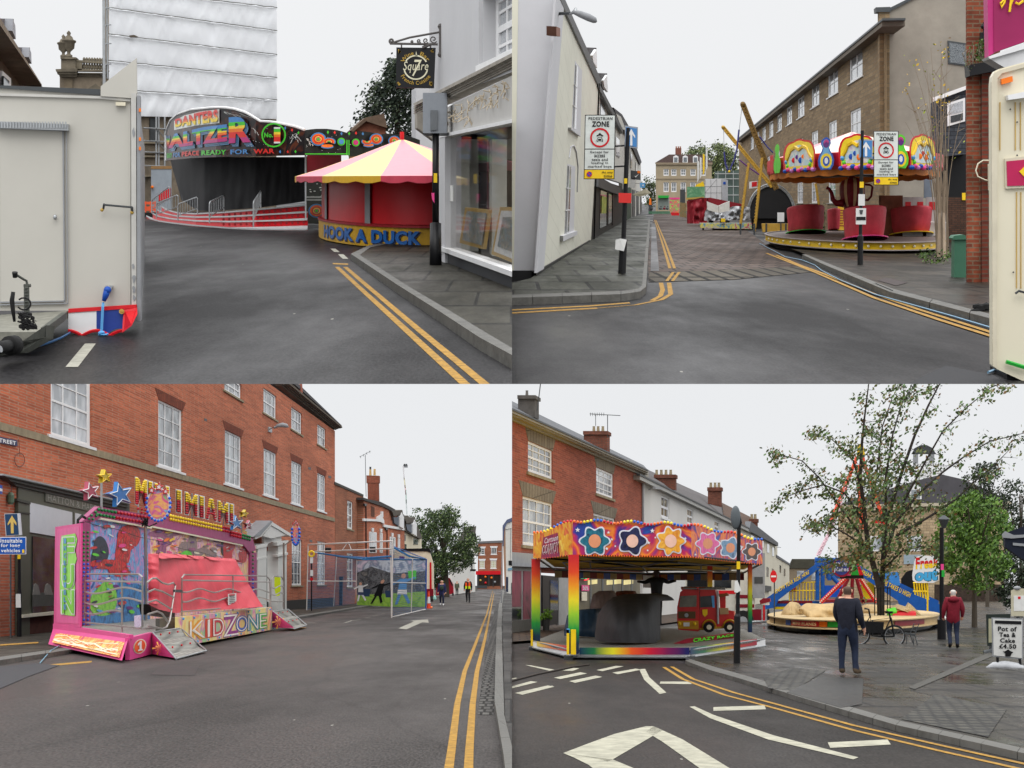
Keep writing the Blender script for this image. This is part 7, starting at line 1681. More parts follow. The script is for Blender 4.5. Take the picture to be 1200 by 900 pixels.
def figure(base,H,yaw,pose,cols,label,parts=None,fingers=False,bulk=1.,name='person',group=None):
 J=dict(pelvis=(0,0,.515),belly=(0,.0,.60),chest=(0,.0,.72),neck=(0,-.005,.825),jaw=(0,.012,.872),skull=(0,.0,.93),crown=(0,-.004,.965))
 for s,n in((-1,'l'),(1,'r')):
  J.update({n+'sh':(s*.105,0,.795),n+'el':(s*.135,-.015,.635),n+'wr':(s*.14,.04,.5),n+'ha':(s*.14,.055,.455),n+'hip':(s*.052,0,.5),n+'kn':(s*.056,.015,.285),n+'an':(s*.055,-.01,.055),n+'he':(s*.056,-.03,.022),n+'to':(s*.066,.085,.018)})
 pose=dict(pose);hem=pose.pop('hem',.475);J.update(pose)
 Rr_=dict(pelvis=.085,belly=.082,chest=.092,neck=.036,jaw=.045,skull=.056,crown=.04,sh=.052,el=.036,wr=.024,ha=.026,hip=.066,kn=.044,an=.03,he=.028,to=.024)
 E=[('pelvis','belly','top'),('belly','chest','top'),('chest','neck','top'),('neck','jaw','skin'),('jaw','skull','skin'),('skull','crown','hair')]
 for n in 'lr':E+=[('chest',n+'sh','top'),(n+'sh',n+'el','top'),(n+'el',n+'wr','top'),(n+'wr',n+'ha','skin'),('pelvis',n+'hip','leg'),(n+'hip',n+'kn','leg'),(n+'kn',n+'an','leg'),(n+'an',n+'he','shoe'),(n+'an',n+'to','shoe')]
 if fingers:
  for n,s in(('l',-1),('r',1)):
   h=VV(J[n+'ha']);w_=VV(J[n+'wr']);d=(h-w_).normalized();side=VV((0,1,0))
   for k in range(4):
    off=side*(k-1.5)*.0105;L_=(.036,.042,.039,.03)[k]
    J['%sf%d'%(n,k)]=tuple(h+off+d*.012);J['%sg%d'%(n,k)]=tuple(h+off+d*(.012+L_)+VV((-s*.012,0,0)))
    E+=[(n+'ha','%sf%d'%(n,k),'skin'),('%sf%d'%(n,k),'%sg%d'%(n,k),'skin')]
   J[n+'th']=tuple(w_.lerp(h,.45)+side*.028+d*.012);J[n+'tt']=tuple(w_.lerp(h,.8)+side*.034+d*.026);E+=[(n+'ha',n+'th','skin'),(n+'th',n+'tt','skin')]
 names=list(J);idx={n:i for i,n in enumerate(names)}
 me=bpy.data.meshes.new('armature_lines');me.from_pydata([VV(J[n])*H for n in names],[(idx[a],idx[b])for a,b,_ in E],[])
 ob=bpy.data.objects.new('armature_lines',me);COL.objects.link(ob)
 md=ob.modifiers.new('Skin','SKIN');ob.modifiers.new('Sub','SUBSURF').levels=1
 if not me.skin_vertices:
  bpy.context.view_layer.objects.active=ob;bpy.ops.mesh.customdata_skin_add()
 for i,n in enumerate(names):
  k=n if n in Rr_ else n[1:]
  r_=Rr_.get(k,.0065)*H*(bulk if k in('pelvis','belly','chest','sh','hip','el')else 1)
  fx=1.18 if k in('pelvis','belly','chest')else 1
  me.skin_vertices[0].data[i].radius=(r_*fx,r_*(.8 if fx>1 else 1));me.skin_vertices[0].data[i].use_root=(n=='pelvis')
 dg=bpy.context.evaluated_depsgraph_get();m2=bpy.data.meshes.new_from_object(ob.evaluated_get(dg));bpy.data.objects.remove(ob)
 keys=['top','leg','skin','hair','shoe','cuff'];Rz=Matrix.Rotation(yaw,3,'Z')
 b=MB();b.v=[VV(base)+Rz@v.co for v in m2 .vertices]
 seg=[(VV(J[a])*H,VV(J[c])*H,t)for a,c,t in E]
 for p in m2 .polygons:
  c=p.center;best=None
  for a,e,t in seg:
   d=e-a;u=max(0,min(1,(c-a).dot(d)/max(d.length_squared,1e-9)));q_=(c-a-d*u).length
   if best is None or q_<best[0]:best=(q_,t)
  t=best[1]
  if t in('top','leg'):t='top' if c.z>hem*H else 'leg'
  if t in('skin','hair')and c.z>.86*H:t='hair' if(c.y<.012*H and c.z>.885*H)or c.z>.945*H else 'skin'
  b.f.append(tuple(p.vertices));b.mi.append(keys.index(t))
 bpy.data.meshes.remove(m2)
 o=b.B(name,[cols.get(k,cols['top'])for k in keys],smooth=1,base=base)
 tag(o,label,'person',group)
 L2=lambda x,y,z:VV(base)+Rz@(VV((x,y,z))*H)
 e_=MB()
 for s in(-1,1):
  e_=MB();e_.ball(L2(s*.05+J['skull'][0],J['skull'][1],.915),.016*H,7,sz=1.4,sx=.6);e_.B('ear',cols['skin'],o,smooth=1)
 return o,L2
SKN=M('skin',C(205,155,130),rg=.6,var=.08)
def cl(nm,r,g_,b_,rg=.85):return M(nm,C(r,g_,b_),rg=rg,var=.18,scale=7,bump=.25,bscale=14)
cg=thing('football_cage','white framed football cage hung with blue netting and a printed stadium backdrop','football cage',T.g(460,724))
Yf_,Yl_,Yr_,Yb2=T.dp(724),T.dp(717),T.dp(714.5),T.dp(708.5)
WP_=M('cage_white',C(218,214,210),rg=.4);
def tb(pts,r=.035,m=WP_,nm='frame_bar'):
 b=MB();b.tu([at(x,y,Y)for x,y,Y in pts],r,6);return b.B(nm,m,cg)
tb([(359.3,717,Yl_),(361,638,Yl_)]);tb([(459,724,Yf_),(460,633.5,Yf_)],.05);tb([(361,638.3,Yl_),(460,634,Yf_)],.04);tb([(364,646.5,Yl_),(460,643,Yf_)],.04);tb([(418,655,Yb2),(416.5,709,Yb2)]);tb([(394.5,652,(Yl_+Yb2)/2),(390.8,712,(Yl_+Yb2)/2)])
tb([(499.5,655,Yr_),(499,714.5,Yr_)],.05,P.blue);tb([(359.3,716.5,Yl_),(416.5,708.7,Yb2)]);tb([(360,681,Yl_),(417,681,Yb2)]);tb([(459,723.3,Yf_),(499,714,Yr_)]);tb([(460,682.5,Yf_),(499,683.5,Yr_)],.03);tb([(483.5,655,(Yf_+Yr_)/2),(482,717.5,(Yf_+Yr_)/2)],.03)
tb([(364,646.5,Yl_),(418,655,Yb2)],.03);tb([(460,640,Yf_),(499.5,655,Yr_)],.03,P.blue);tb([(407,636,(Yl_+Yf_)/2),(401,645,(Yl_+Yf_)/2)],.02);tb([(408,635,(Yl_+Yf_)/2),(412,645,(Yl_+Yf_)/2)],.02);tb([(459,722,Yf_),(457.5,651,Yf_)],.02)
tb([(418,655.5,Yb2),(500,655,Yr_)],.03)
NET=net_mat('blue_net',C(60,110,160),.16,.13)
def net(pts,ys,nm='net'):
 P4=[at(x,y,Y)for(x,y),Y in zip(pts,ys)]
 a,c,d,e=P4;w_,h_=(c-a).length/(ST if abs((c-a).y)>abs((c-a).x)else 1),(e-a).length
 w_=max(w_,2.5);b=MB();b.fc(P4,0,[(0,0),(w_*1.5,0),(w_*1.5,h_*1.5),(0,h_*1.5)]);return b.B(nm,NET,cg)
net([(361,648),(418,656),(416.5,709),(359.3,716.5)],[Yl_,Yb2,Yb2,Yl_]);net([(460,642),(499.5,655),(499,714),(459,723.5)],[Yf_,Yr_,Yr_,Yf_])
for k in range(1):net([(366,648+k*.5),(460,645.5),(499.5,656),(418,657)],[Yl_,Yf_-.1,Yr_,Yb2])
bl_m=M('net_edge_blue',C(50,105,155),rg=.8)
for pts in([(372,648,Yl_),(400,652,Yl_),(430,654,Yf_),(459,652,Yf_)],[(395,652,Yl_),(425,655.5,Yf_),(460,655.5,Yf_),(498,656,Yr_)],[(462,642,Yf_),(480,652,Yf_),(498,655,Yr_)]):tb(pts,.05,bl_m,'net_hem')
bk_=fro(440,711);SKYP=art('print_sky',[C(150,160,178),C(205,212,222),C(125,138,160),C(215,200,215)],scale=.9)
bd_=MB().qp(bk_,[(418.5,657),(500,656.5),(500,714),(458,711.5),(418,709.5)],0,.06).B('backdrop',SKYP,cg)
MB().qp(bk_,[(418.5,671),(435,664),(460,672),(500,669),(500,696),(418.5,698)],.01,.008).B('print_stands',art('print_stand',[C(70,72,76),C(115,116,118),C(52,54,60),C(140,136,130)],scale=2.2),bd_)
MB().qp(bk_,[(418.3,697.5),(500,693),(500,713.6),(458,711),(418.3,709)],.02,.008).B('print_pitch',art('print_grass',[C(105,150,55),C(150,190,75),C(120,165,62)],scale=1.5),bd_)
for x0,y0,x1,y1 in((425,690,434,699),(451,692,461,700)):MB().qp(bk_,[(x0,y0),(x1,y0+.4),(x1-1,y1),(x0+1,y1)],.03,.008).B('print_board',M('print_navy',C(45,65,95)),bd_)
MB().qp(bk_,[(478,669),(488,668.5),(487.5,679),(479,678)],.035,.008).B('print_lime_patch',P.lime,bd_)
def player(cx,cy,s,top,leg,lean,nm):
 f=lambda pts:[bk_.px(cx+(x+lean*(1-y))*s,cy+y*s,.045)for x,y in pts]
 b=MB();b.fc(f([(-.13,-.0),(.13,0),(.17,.42),(-.15,.42)]),0);b.fc(f([(-.13,.03),(-.42,.2),(-.4,.26),(-.13,.14)]),0);b.fc(f([(.13,.03),(.45,-.08),(.46,-.02),(.14,.13)]),0)
 b.fc(f([(-.16,.41),(.18,.41),(.2,.6),(-.18,.6)]),1);b.fc(f([(-.14,.59),(-.02,.59),(-.12,.98),(-.22,.98)]),2);b.fc(f([(.05,.59),(.18,.59),(.36,.9),(.27,.96)]),2);b.fc(f([(.09*cos(t),-.1+.1*sin(t))for t in[i*.7 for i in range(9)]]),3)
 b.B('print_player',[top,leg,top if leg is not P.white else M('print_sock',C(90,140,195)),SKN],bd_)
player(422.5,686,19,P.white,M('print_shorts',C(70,80,110)),.0,'a');player(439,684,24,P.black,P.black,.35,'b');player(469.5,678,31,M('print_skyblue',C(95,150,205)),P.white,.1,'c')
for x,y in((384,645),(436,644)):
 o=MB().box(at(x-3,y+2.5,Yl_-1),VV((.36,0,0)),VV((0,.3,0)),VV((0,0,.28))).B('speaker',P.black,cg)
gb2=thing('goal_post','black and white target post with a yellow ring standing at the cage mouth','target',T.g(365,719));gz2=fro(365,718)
b=MB();b.tu([T.g(365,718),gz2 .px(365,660,0)],.04,6);b.B('post',P.black,gb2)
for y0,y1,m in((653,660,'white'),(668,675,'white'),(677,680.5,'red')):q(gz2,[(363.4,y0),(366.8,y0),(366.8,y1),(363.4,y1)],.06,.05,'band',PD[m],gb2)
b=MB();b.tu([gz2 .px(365+3*cos(t),649+3*sin(t),.05)for t in[i*.5 for i in range(14)]],.06,5);b.B('ring',P.yellow,gb2)
bn=thing('wheelie_bin','dark navy wheelie bin against the brick wall behind the cage','bin',T.g(397,710));bz=fro(397,710.5)
q(bz,[(393,677),(401.5,677),(401,710),(394,710)],0,.4,'body',M('bin_navy',C(36,52,66),rg=.5),bn);q(bz,[(392.5,675.5),(402,675.5),(402,678),(392.5,678)],.04,.45,'lid',M('bin_lid',C(44,60,74),rg=.5),bn);q(bz,[(394.8,680),(397.5,680),(397.5,691),(394.8,691)],.02,.01,'label_sticker',P.paper,bn)
b2=thing('brick_house','lower plain brick house joined to the far end of the tall terrace','house',T.g(408,709));h2f=facade(392.5,711,426,707.6)
BRN=brick('brown_brick',C(165,100,72),C(138,80,58),C(140,110,90),bw=.5,bh=.09,ms=.012,sn=.2,rg=.9)
ws2=[h2f.rect(407,586,413.5,621),h2f.rect(406.5,648,414,688)]
hu=h2f.uv(426,580.5);wall(h2f,(h2f.uv(392.8,700)[0],0,h2f.uv(425.8,700)[0],h2f.uv(393,566)[1]),ws2,BRN,b2,thick=.2,top=lambda u:h2f.uv(393,566)[1]+(hu[1]-h2f.uv(393,566)[1])*max(0,(u-h2f.uv(393,566)[0])/(hu[0]-h2f.uv(393,566)[0])))
for r in ws2:window(h2f,r,b2,2,4,P.white,G_WIN,STO,bar=.05,edge=.12)
q(h2f,[(392.5,564.5),(426,579.5),(426,582),(392.5,567.5)],.06,.3,'coping',M('coping_dark',C(70,68,64),rg=.9),b2)
b3=thing('ornate_brick_house','ornate orange brick house with white banding and a tall chimney','house',T.g(450,706));h3f=facade(426,708.3,474,703.4)
MB().qp(h3f,[(426,584.5),(450,593.5),(474,606),(474,703),(426,708)],0,1).B('wall',OBR,b3,uvf=lambda p:(p.y/ST,p.z))
q(h3f,[(426,583),(450,591),(474,604),(474,606.5),(450,594),(426,585.8)],.15,.6,'roof_edge',M('roof_dark',C(66,62,60),rg=.9),b3)
q(h3f,[(432,585),(446,588),(458,594),(474,603.5),(455,597),(440,589)],-.5,.5,'roof',M('roof_dark',C(66,62,60)),b3)
b=MB()
for pts in([(426.5,607.5),(443,608.5),(443,611),(426.5,610.5)],[(442.5,606),(447,603),(450.5,610),(450.5,614),(446,611.5),(442.5,611)],[(450,614.5),(474,619),(474,621.5),(450,617.5)],[(447.3,599),(449.3,599.6),(449.3,606),(447.3,605)]):b.qp(h3f,pts,.15,.15)
b.B('white_banding',P.white,b3)
for x0,y0,x1,y1 in((433,623,441.5,648),(445.5,624,448.5,648),(457,629,463.5,650),(466.5,630.5,469,650)):
 f_=q(h3f,[(x0,y0),(x1,y0+.8),(x1,y1),(x0,y1)],.05,.1,'window',P.white,b3);q(h3f,[(x0+1,y0+1),(x1-1.2,y0+1.8),(x1-1.2,y1-1),(x0+1,y1-1)],.07,.03,'pane',G_DARK,f_);q(h3f,[(x0+(x1-x0)*.4,y0+1),(x0+(x1-x0)*.5,y0+1),(x0+(x1-x0)*.5,y1),(x0+(x1-x0)*.4,y1)],.08,.02,'glazing_bar',P.white,f_);q(h3f,[((x0+x1)/2-1.2,y0-4.5),((x0+x1)/2+1.2,y0-4.3),((x0+x1)/2+1,y0),((x0+x1)/2-1,y0)],.1,.1,'keystone',P.white,f_)
for x in(435,458.5):q(h3f,[(x,593+(x-435)*.4),(x+4,594.5+(x-435)*.4),(x+4,606+(x-435)*.2),(x,605+(x-435)*.2)],.03,.05,'blind_panel',DBR,b3)
for x,y0 in((428.8,591),(453.5,619)):
 b=MB();b.tu([h3f.px(x,y0,.1),h3f.px(x+.4,700,.1)],.06,6);b.qp(h3f,[(x-1.6,y0-1),(x+1.6,y0-.5),(x+1,y0+2),(x-1,y0+2)],.15,.15);b.B('downpipe',P.black,b3)
cz=fro(437,705);CHB=brick('chimney_red',C(150,78,58),C(124,64,48),C(120,90,76),bw=.3,bh=.1,ms=.015,sn=.35,rg=.9)
ch_=MB();ch_.qp(cz,[(430.5,562),(443.5,562),(444,592),(431,588)],-1,.8);ch_.qp(cz,[(429.3,557),(444.5,557.5),(444.5,566),(429.5,566)],-.95,.9);cho=ch_.B('chimney',CHB,b3,uvf=lambda p:(p.x,p.z))
for x,m,h_ in((434,'gold',7),(439,'gold',7.5)):
 b=MB();c=cz.px(x,557,-1);b.tu([c,cz.px(x,557-h_,-1)],[.13,.1],8);b.B('chimney_pot',M('pot_buff',C(200,165,110),rg=.8),cho)
b=MB();b.tu([cz.px(434,550,-1),cz.px(434,547,-1)],.1,8);b.B('cowl',P.dsteel,cho)
b=MB();b.tu([cz.px(429,582,-.6),cz.px(428,533,-.6)],.03,5);b.tu([cz.px(421.5,535.5,-.6),cz.px(434.5,528.5,-.6)],.025,5)
for i in range(4):b.tu([cz.px(422+i*3.6,534.2-i*2,-.6),cz.px(422.8+i*3.6,537-i*2,-.6)],.02,4)
b.B('tv_aerial',P.dsteel,b3)
b4=thing('dormer_house','cream house with a dark roof and two white dormers before the big tree','house',T.g(482,702));h4f=facade(474,703.2,494,701.2)
q(h4f,[(471,619),(494,631),(494,701),(471,703)],-.02,1,'wall',M('house_cream',C(215,206,182),rg=.8,var=.06),b4)
SLT=M('mossy_slate',C(88,82,74),rg=.9,var=.3,scale=3)
q(h4f,[(468,606),(478,604),(489,616),(495,630),(493,632),(471,620)],.3,.5,'roof',SLT,b4)
for x,y in((459.5,598),(474.5,606.5)):
 d=q(h4f,[(x,y+1),(x+12,y-.5),(x+14,y+10),(x+11,y+5),(x+2,y+7)],.5,.8,'dormer_roof',SLT,b4)
 q(h4f,[(x+9.5,y+8),(x+11.5,y+2.5),(x+14,y+8),(x+14,y+22),(x+9.5,y+19)],.55,.3,'dormer_front',P.white,d);q(h4f,[(x+1.5,y+8),(x+9.3,y+8),(x+9.3,y+19),(x+3,y+15)],.4,.3,'dormer_cheek',M('cheek_grey',C(86,94,106)),d)
for x0,y0,x1,y1 in((473,637,476.5,647),(485,631,490,638)):q(h4f,[(x0,y0),(x1,y0+1),(x1,y1),(x0,y1)],.05,.05,'window',G_WIN,b4)
q(h4f,[(471,625),(475.5,627),(475.5,634),(471,634)],.08,.06,'shutter',P.dsteel,b4)
lr=thing('cream_lorry','cream showman lorry with red trim parked behind the football cage','lorry',T.g(490,705));lz=fro(490,705)
q(lz,[(462,645),(500,644),(504,648),(508,662),(508.5,700),(462,703)],0,.6,'body',M('lorry_cream',C(225,215,190),rg=.4),lr);q(lz,[(470,643),(503,642.5),(506,648),(500,646),(470,646)],.1,.8,'roof_edge',P.black,lr)
q(lz,[(503.5,659),(505.5,659),(506,692),(503.5,694)],.05,.1,'red_trim',P.red,lr);q(lz,[(468,652),(474,652),(474,660),(468,660)],.05,.03,'purple_panel',P.purple,lr);q(lz,[(500,690),(508,690),(508,703),(500,703)],.06,.3,'lower_skirt',P.maroon,lr)
b=MB();c=lz.px(504.5,703,.1);b.tu([c,c+VV((.25,0,0))],.42,14);b.B('wheel',P.rubber,lr)
rv=thing('red_van','red van parked nose in beside the lorry','van',T.g(520,700));rz=fro(520,699.5)
q(rz,[(511,680),(513,676.5),(520,675.5),(527,677.5),(531,685),(531.5,696),(511,698)],0,1.6,'body',M('van_red',C(190,28,48),rg=.3,spec=.5),rv);q(rz,[(526.5,679),(528.5,680),(531,686),(530,687)],.03,.3,'side_window',G_DARK,rv)
for x in(524,530):b=MB();c=rz.px(x,696.5,.1);b.tu([c,c+VV((.2,0,0))],.22,12);b.B('wheel',P.rubber,rv)
b=MB();b.box(rz.px(512,691,.02),VV((.25,0,0)),VV((0,.05,0)),VV((0,0,.12)));b.B('tail_light',P.orange,rv)
tc_=thing('traffic_cone','orange and white traffic cone standing at the cage corner','cone',T.g(502.5,713));c=T.g(502.5,713);u=c.y/F
b=MB();b.la(c,[(6.5/2*u*.75,.03),(.9*u,20*u)],14,2,slope=0);b.B('cone_body',M('cone_orange',C(235,75,45),rg=.5),tc_);b=MB();b.la(c,[(2.1*u,6.5*u),(1.4*u,14*u)],14,2.05,slope=0);b.B('white_band',P.white,tc_);MB().box(c-VV((4*u,0,0)),VV((8*u,0,0)),VV((0,.5,0)),VV((0,0,1.3*u))).B('base',P.orange,tc_)
tm=thing('timber_house','black and white timber framed house with a jettied gable behind the tree','house',T.g(542,696));tz=facade(515,699.5,556,694.4)
TWH=M('limewash',C(212,210,204),rg=.8,var=.06);TBK=M('tarred_oak',C(40,38,36),rg=.8)
q(tz,[(530,650),(556,645),(557,693.5),(530,696.8)],0,.5,'wall',TWH,tm);tg_=fro(548,695)
q(tg_,[(536,640),(547,617),(556.5,617),(561,647),(560,651),(536,652)],.4,.5,'gable_wall',TWH,tm)
q(tg_,[(530,646),(544.5,618),(558,616.5),(556.5,630),(548,624),(536,648)],.5,.6,'roof',M('tile_grey',C(92,88,84),rg=.9,var=.2),tm)
b=MB()
for(x0,y0),(x1,y1)in(((520,668),(558,668)),((538,648),(561,651)),((549,646),(549,694)),((553,654),(553,668)),((545,654),(545,668)),((540,654),(540,668)),((534,668),(534,696)),((540,660),(558,660)),((557,625),(560,646)),((544,640),(560,642)),((538,672),(538,692)),((528,670),(528,697)),((548,622),(559,645))):b.tu([tg_.px(x0,y0,.55),tg_.px(x1,y1,.55)],.13,4)
b.B('timber_frame',TBK,tm)
for x0,y0,x1,y1 in((541,655,547,665),(530,673,534,683),(539,672,545,692)):q(tg_,[(x0,y0),(x1,y0),(x1,y1),(x0,y1)],.5,.1,'window',G_DARK,tm)
q(tg_,[(528,666),(557,667),(557,669.5),(528,669)],.7,.5,'jetty',TBK,tm)
eh=thing('red_fascia_house','brick house with a bright red shop fascia closing the street','shop',T.g(573,690));ez=fro(573,690.2)
er=ez.rect(560,636,589,669);ew=[ez.rect(562.5,642.5,568,650),ez.rect(575.5,642,582,649.5),ez.rect(562,657,568,666),ez.rect(575,657,581.5,666)]
wall(ez,(er[0],0,er[2],er[3]),ew,BRN,eh,thick=.5)
for i,r in enumerate(ew):window(ez,r,eh,3,3,P.white,G_DARK if i<2 else M('lit_blind',C(190,185,150),rg=.7),P.white,bar=.15,edge=.25,sash=0,sillh=.3)
for x0,x1,y in((562,568.5,640.5),(575,582.5,640),(561.5,568.5,655),(574.5,582,654.5)):q(ez,[(x0-.8,y),(x1+.8,y),(x1,y+2.2),(x0,y+2.2)],.1,.2,'lintel',P.white,eh)
q(ez,[(559.5,634.5),(589.5,633.2),(589.5,635.8),(559.5,637)],.3,1,'parapet',M('parapet_grey',C(110,110,112)),eh)
fa_=q(ez,[(557.5,669.2),(586.5,669),(586.5,673.2),(557.5,673.5)],.6,.6,'fascia',P.red,eh)
q(ez,[(559,673.5),(586,673.3),(586,686.5),(559,687)],.1,.2,'shop_window',M('shop_dark',C(46,36,32),rg=.3,var=.4,scale=.4),eh)
for x,y,m in((563,680,'gold'),(569,676,'orange'),(569,683,'red'),(576,677,'orange'),(580,682,'grey')):
 b=MB();b.ball(ez.px(x,y,.2),.55,8);b.B('window_display',PD[m],eh,smooth=1)
b=MB()
for x in(560,572.5,577.5,586):b.qp(ez,[(x,673.5),(x+.8,673.5),(x+.8,688),(x,688)],.15,.1)
b.qp(ez,[(559,686),(571,686),(571,689.4),(559,689.4)],.14,.1);b.B('shop_joinery',P.dsteel,eh)
we=thing('white_corner_building','white gabled building with a black hanging sign at the right end of the street','building',T.g(595,697));wz2=fro(595,697.5)
q(wz2,[(592,613),(604,605),(604,696.5),(594,695),(593,690)],0,.6,'wall',TWH,we);q(wz2,[(589,616),(594,609),(604,605),(604,609.5),(594,613),(591,620),(590,640),(589,640)],.2,.8,'roof_edge',M('roof_blue_grey',C(88,96,124),rg=.8),we)
q(wz2,[(588.8,618),(592.2,618),(593.5,690),(591.5,690)],.02,.3,'side_wall',OBR,we)
b=MB();b.tu([wz2 .px(591,621,.1),wz2 .px(600,619,.1)],.03,5);b.tu([wz2 .px(598.5,619,.1),wz2 .px(598,660,.1)],.03,5);b.B('wires',P.dsteel,we)
q(wz2,[(595,666),(600,665),(600,668),(595,668.5)],.15,.05,'blue_strip',M('strip_blue',C(110,150,175)),we);q(wz2,[(596,657),(601,657),(601,663),(596,662)],.15,.1,'black_box',P.black,we)
q(wz2,[(593,676),(595.5,676),(595.5,694),(593,693)],.05,.05,'doorway',M('door_navy',C(40,48,72)),we);q(wz2,[(599,683),(604,683),(604,697),(599,697)],.06,.1,'doorway',P.dsteel,we)
for k in(1,2):
 t=thing('pavement_bollard',['','slim grey bollard on the right pavement of the left street','pale lamp column rising beside the red fascia house'][k],['','bollard','post'][k],T.g((587.5,588)[k-1],(708,690.4)[k-1]));z_=fro((587.5,588)[k-1],(708,690.4)[k-1])
 b=MB();b.tu([z_.px(587.6,(708,690.4)[k-1],0),z_.px((587.6,588.5)[k-1],(692,637)[k-1],0)],(.055,.18)[k-1],7);b.B('column',P['grey' if k==1 else 'steel'],t)
 if k==2:
  b=MB();b.tu([z_.px(588.5,646,0),z_.px(584,646.5,0)],.12,5);b.B('lamp_arm',P.steel,t)
tw=thing('ride_tower','very tall thin ride tower with a rainbow mast far beyond the rooftops','fairground ride',T.g(474,689));YT=T.dp(688.5)*.6
for pts,m in(([(476.8,603),(476,585)],'steel'),([(476.2,590),(475.5,574)],'green'),([(475.8,580),(474.5,568)],'red'),([(475,572),(473.6,560)],'yellow'),([(473.8,562),(472.4,546)],'paper')):
 b=MB();b.tu([at(x,y,YT)for x,y in pts],.75*YT/F,6);b.B('mast',M('faded_'+m,tuple(c*.5+.38 for c in{'steel':(.6,.7,.7),'green':(.3,.6,.45),'red':(.8,.35,.4),'yellow':(.85,.75,.35),'paper':(.75,.72,.75)}[m])+(1,),rg=.6),tw)
b=MB();b.box(at(472.5,548,YT),VV((5*YT/F,0,0)),VV((0,2,0)),VV((0,0,3*YT/F)));b.B('gondola',P.grey,tw);b=MB()
for x in(474,476.2):b.ball(at(x,544.5,YT),1.2*YT/F,7)
b.B('gondola_seats',P.dsteel,tw)
LVN=[M('leaf_mid',C(66,84,48),rg=.7,var=.3,scale=2),M('leaf_dark',C(40,54,32),rg=.7),M('leaf_light',C(96,112,62),rg=.7)]
t=thing('street_tree','big round dark green tree rising over the lorry and timber house','tree',T.g(520,700));YT=T.dp(699.5)
b=MB();b.tu([T.g(522,699.5),at(521,660,YT),at(519,630,YT)],[.6,.45,.25],8)
for a,c in(((521,660),(500,625)),((521,655),(545,632)),((520,645),(508,608)),((520,640),(533,612))):b.tu([at(*a,YT),at(*c,YT)],[.28,.08],6)
b.B('trunk',M('bark_grey_low',C(78,70,60),rg=.9),t)
b=MB();blobs=[(497,612,17),(515,612,20),(535,625,20),(549,640,13),(498,640,15),(515,640,22),(520,662,16),(533,655,16),(507,660,12),(545,655,8),(490,625,9),(527,605,12),(512,678,9),(501,675,7)]
for cx_,cy_,r_ in blobs:
 for _ in range(int(r_*3.4)):
  a,k=RU(0,6.283),random.random()**.6
  lv_(b,at(cx_+cos(a)*r_*k,cy_+sin(a)*r_*k,YT+RU(-1,1)*r_*.3),.6,26,.17,[0,0,1,1,2],.7,2)
b.B('crown',LVN,t,fill=0)
def scaleH(py_foot,py_head):return(py_foot-py_head)/F*T.dp(py_foot)
walk=lambda a:dict(lkn=(-.056,.03+a,.29),lan=(-.055,-.0+a*.6,.06),lhe=(-.056,-.02+a*.6,.025),lto=(-.062,.09+a*.6,.02),rkn=(.056,.02-a*.3,.285),ran=(.055,-.06-a,.075),rhe=(.056,-.085-a,.05),rto=(.064,.02-a,.018))
o,L2=figure(T.g(517.8,709.5),scaleH(709.5,679),R(180),dict(walk(.05),hem=.42,rwr=(.15,.03,.5),lwr=(-.15,.02,.49)),dict(top=cl('navy_coat',44,48,88),leg=cl('navy_jeans',36,42,66),skin=SKN,hair=cl('grey_hair',165,160,155),shoe=P.white),'person in a navy coat carrying a pale carrier bag up the road',bulk=1.15)
b=MB();b.ball(L2(0,-.075,.70),.1*1.6,9,sz=1.35,sx=.9,sy=.6);b.ball(L2(0,.11,.68),.11*1.6,9,sz=1.3,sy=.35);b.B('rucksack',cl('bag_green',52,66,58),o,smooth=1)
tag(MB().tu([T.g(509.5,707)+VV((0,-.3,h))for h in(.35,.45,.62,.78)],[.12,.16,.13,.03],8).B('carrier_bag',M('bag_teal',C(150,205,195),rg=.5)),'pale teal carrier bag in the hand of the navy coated person','bag')
o,L2=figure(T.g(548.5,706.3),scaleH(706.3,676.5),R(175),dict(walk(.045),hem=.5,rel=(.14,-.02,.64),rwr=(.15,.0,.51)),dict(top=cl('black_jacket',28,28,30),leg=cl('black_trousers',26,26,28),skin=SKN,hair=cl('short_grey_hair',110,100,92),shoe=P.black),'person in a two tone hi-vis waistcoat and black trousers walking down the road',bulk=1.12)
for s in(-1,1):
 for z0,z1,m in((.56,.665,M('hi_vis_yellow',(0,0,0,1))),(.665,.8,M('hi_vis_orange',C(250,90,40),rg=.5))):
  b=MB()
  pts=[L2(s*.022,.105,z0),L2(s*.105,.085,z0),L2(s*.1,.085,z1),L2(s*.03,.1,z1)]
  b.pr(pts,VV((0,.02,0)));b.B('waistcoat_front',m,o)
figure(T.g(535.5,697.7),scaleH(697.7,680.5),R(185),dict(walk(.03),hem=.45),dict(top=cl('olive_coat',82,86,70),leg=cl('black_trousers',26,26,28),skin=SKN,hair=cl('dark_hair',60,50,44),shoe=P.black),'distant person in an olive coat beside the red van',bulk=1.15)
# LOWER TOWN, RIGHT STREET
BR=Town(1.,692.,1020.,0.,1e9,-1e9,0.);use(BR);paints();K=1.
A_BR=asphalt('dark_wet_asphalt',C(50,47,45)[:3],spec=.05,rg=.5,wet=.22)
ground('road',[(600,1100),(1900,1100),(2200,692.5),(600,692.5)],A_BR)
PLZ=brick('wet_plaza_slabs',C(64,60,55),C(44,42,39),C(20,19,18),bw=.9,bh=.45,ms=.035,rg=.5,spec=.15,sn=.5,ss=.9,wet=.36)
plaza=[(806,779),(870,797),(940,821),(1052,853.5),(1150,876),(1320,916),(1320,700),(890,700),(850,730),(790,760)]
ground('plaza',plaza,PLZ,.07)
kerb(sub([(803,778),(832,789.5),(869,800.5),(940,823.5),(1050,857),(1150,880),(1320,920)],4),sub([(809,776),(840,786.5),(878,797.5),(946,819.5),(1055,852),(1155,875),(1320,914)],4),.075)
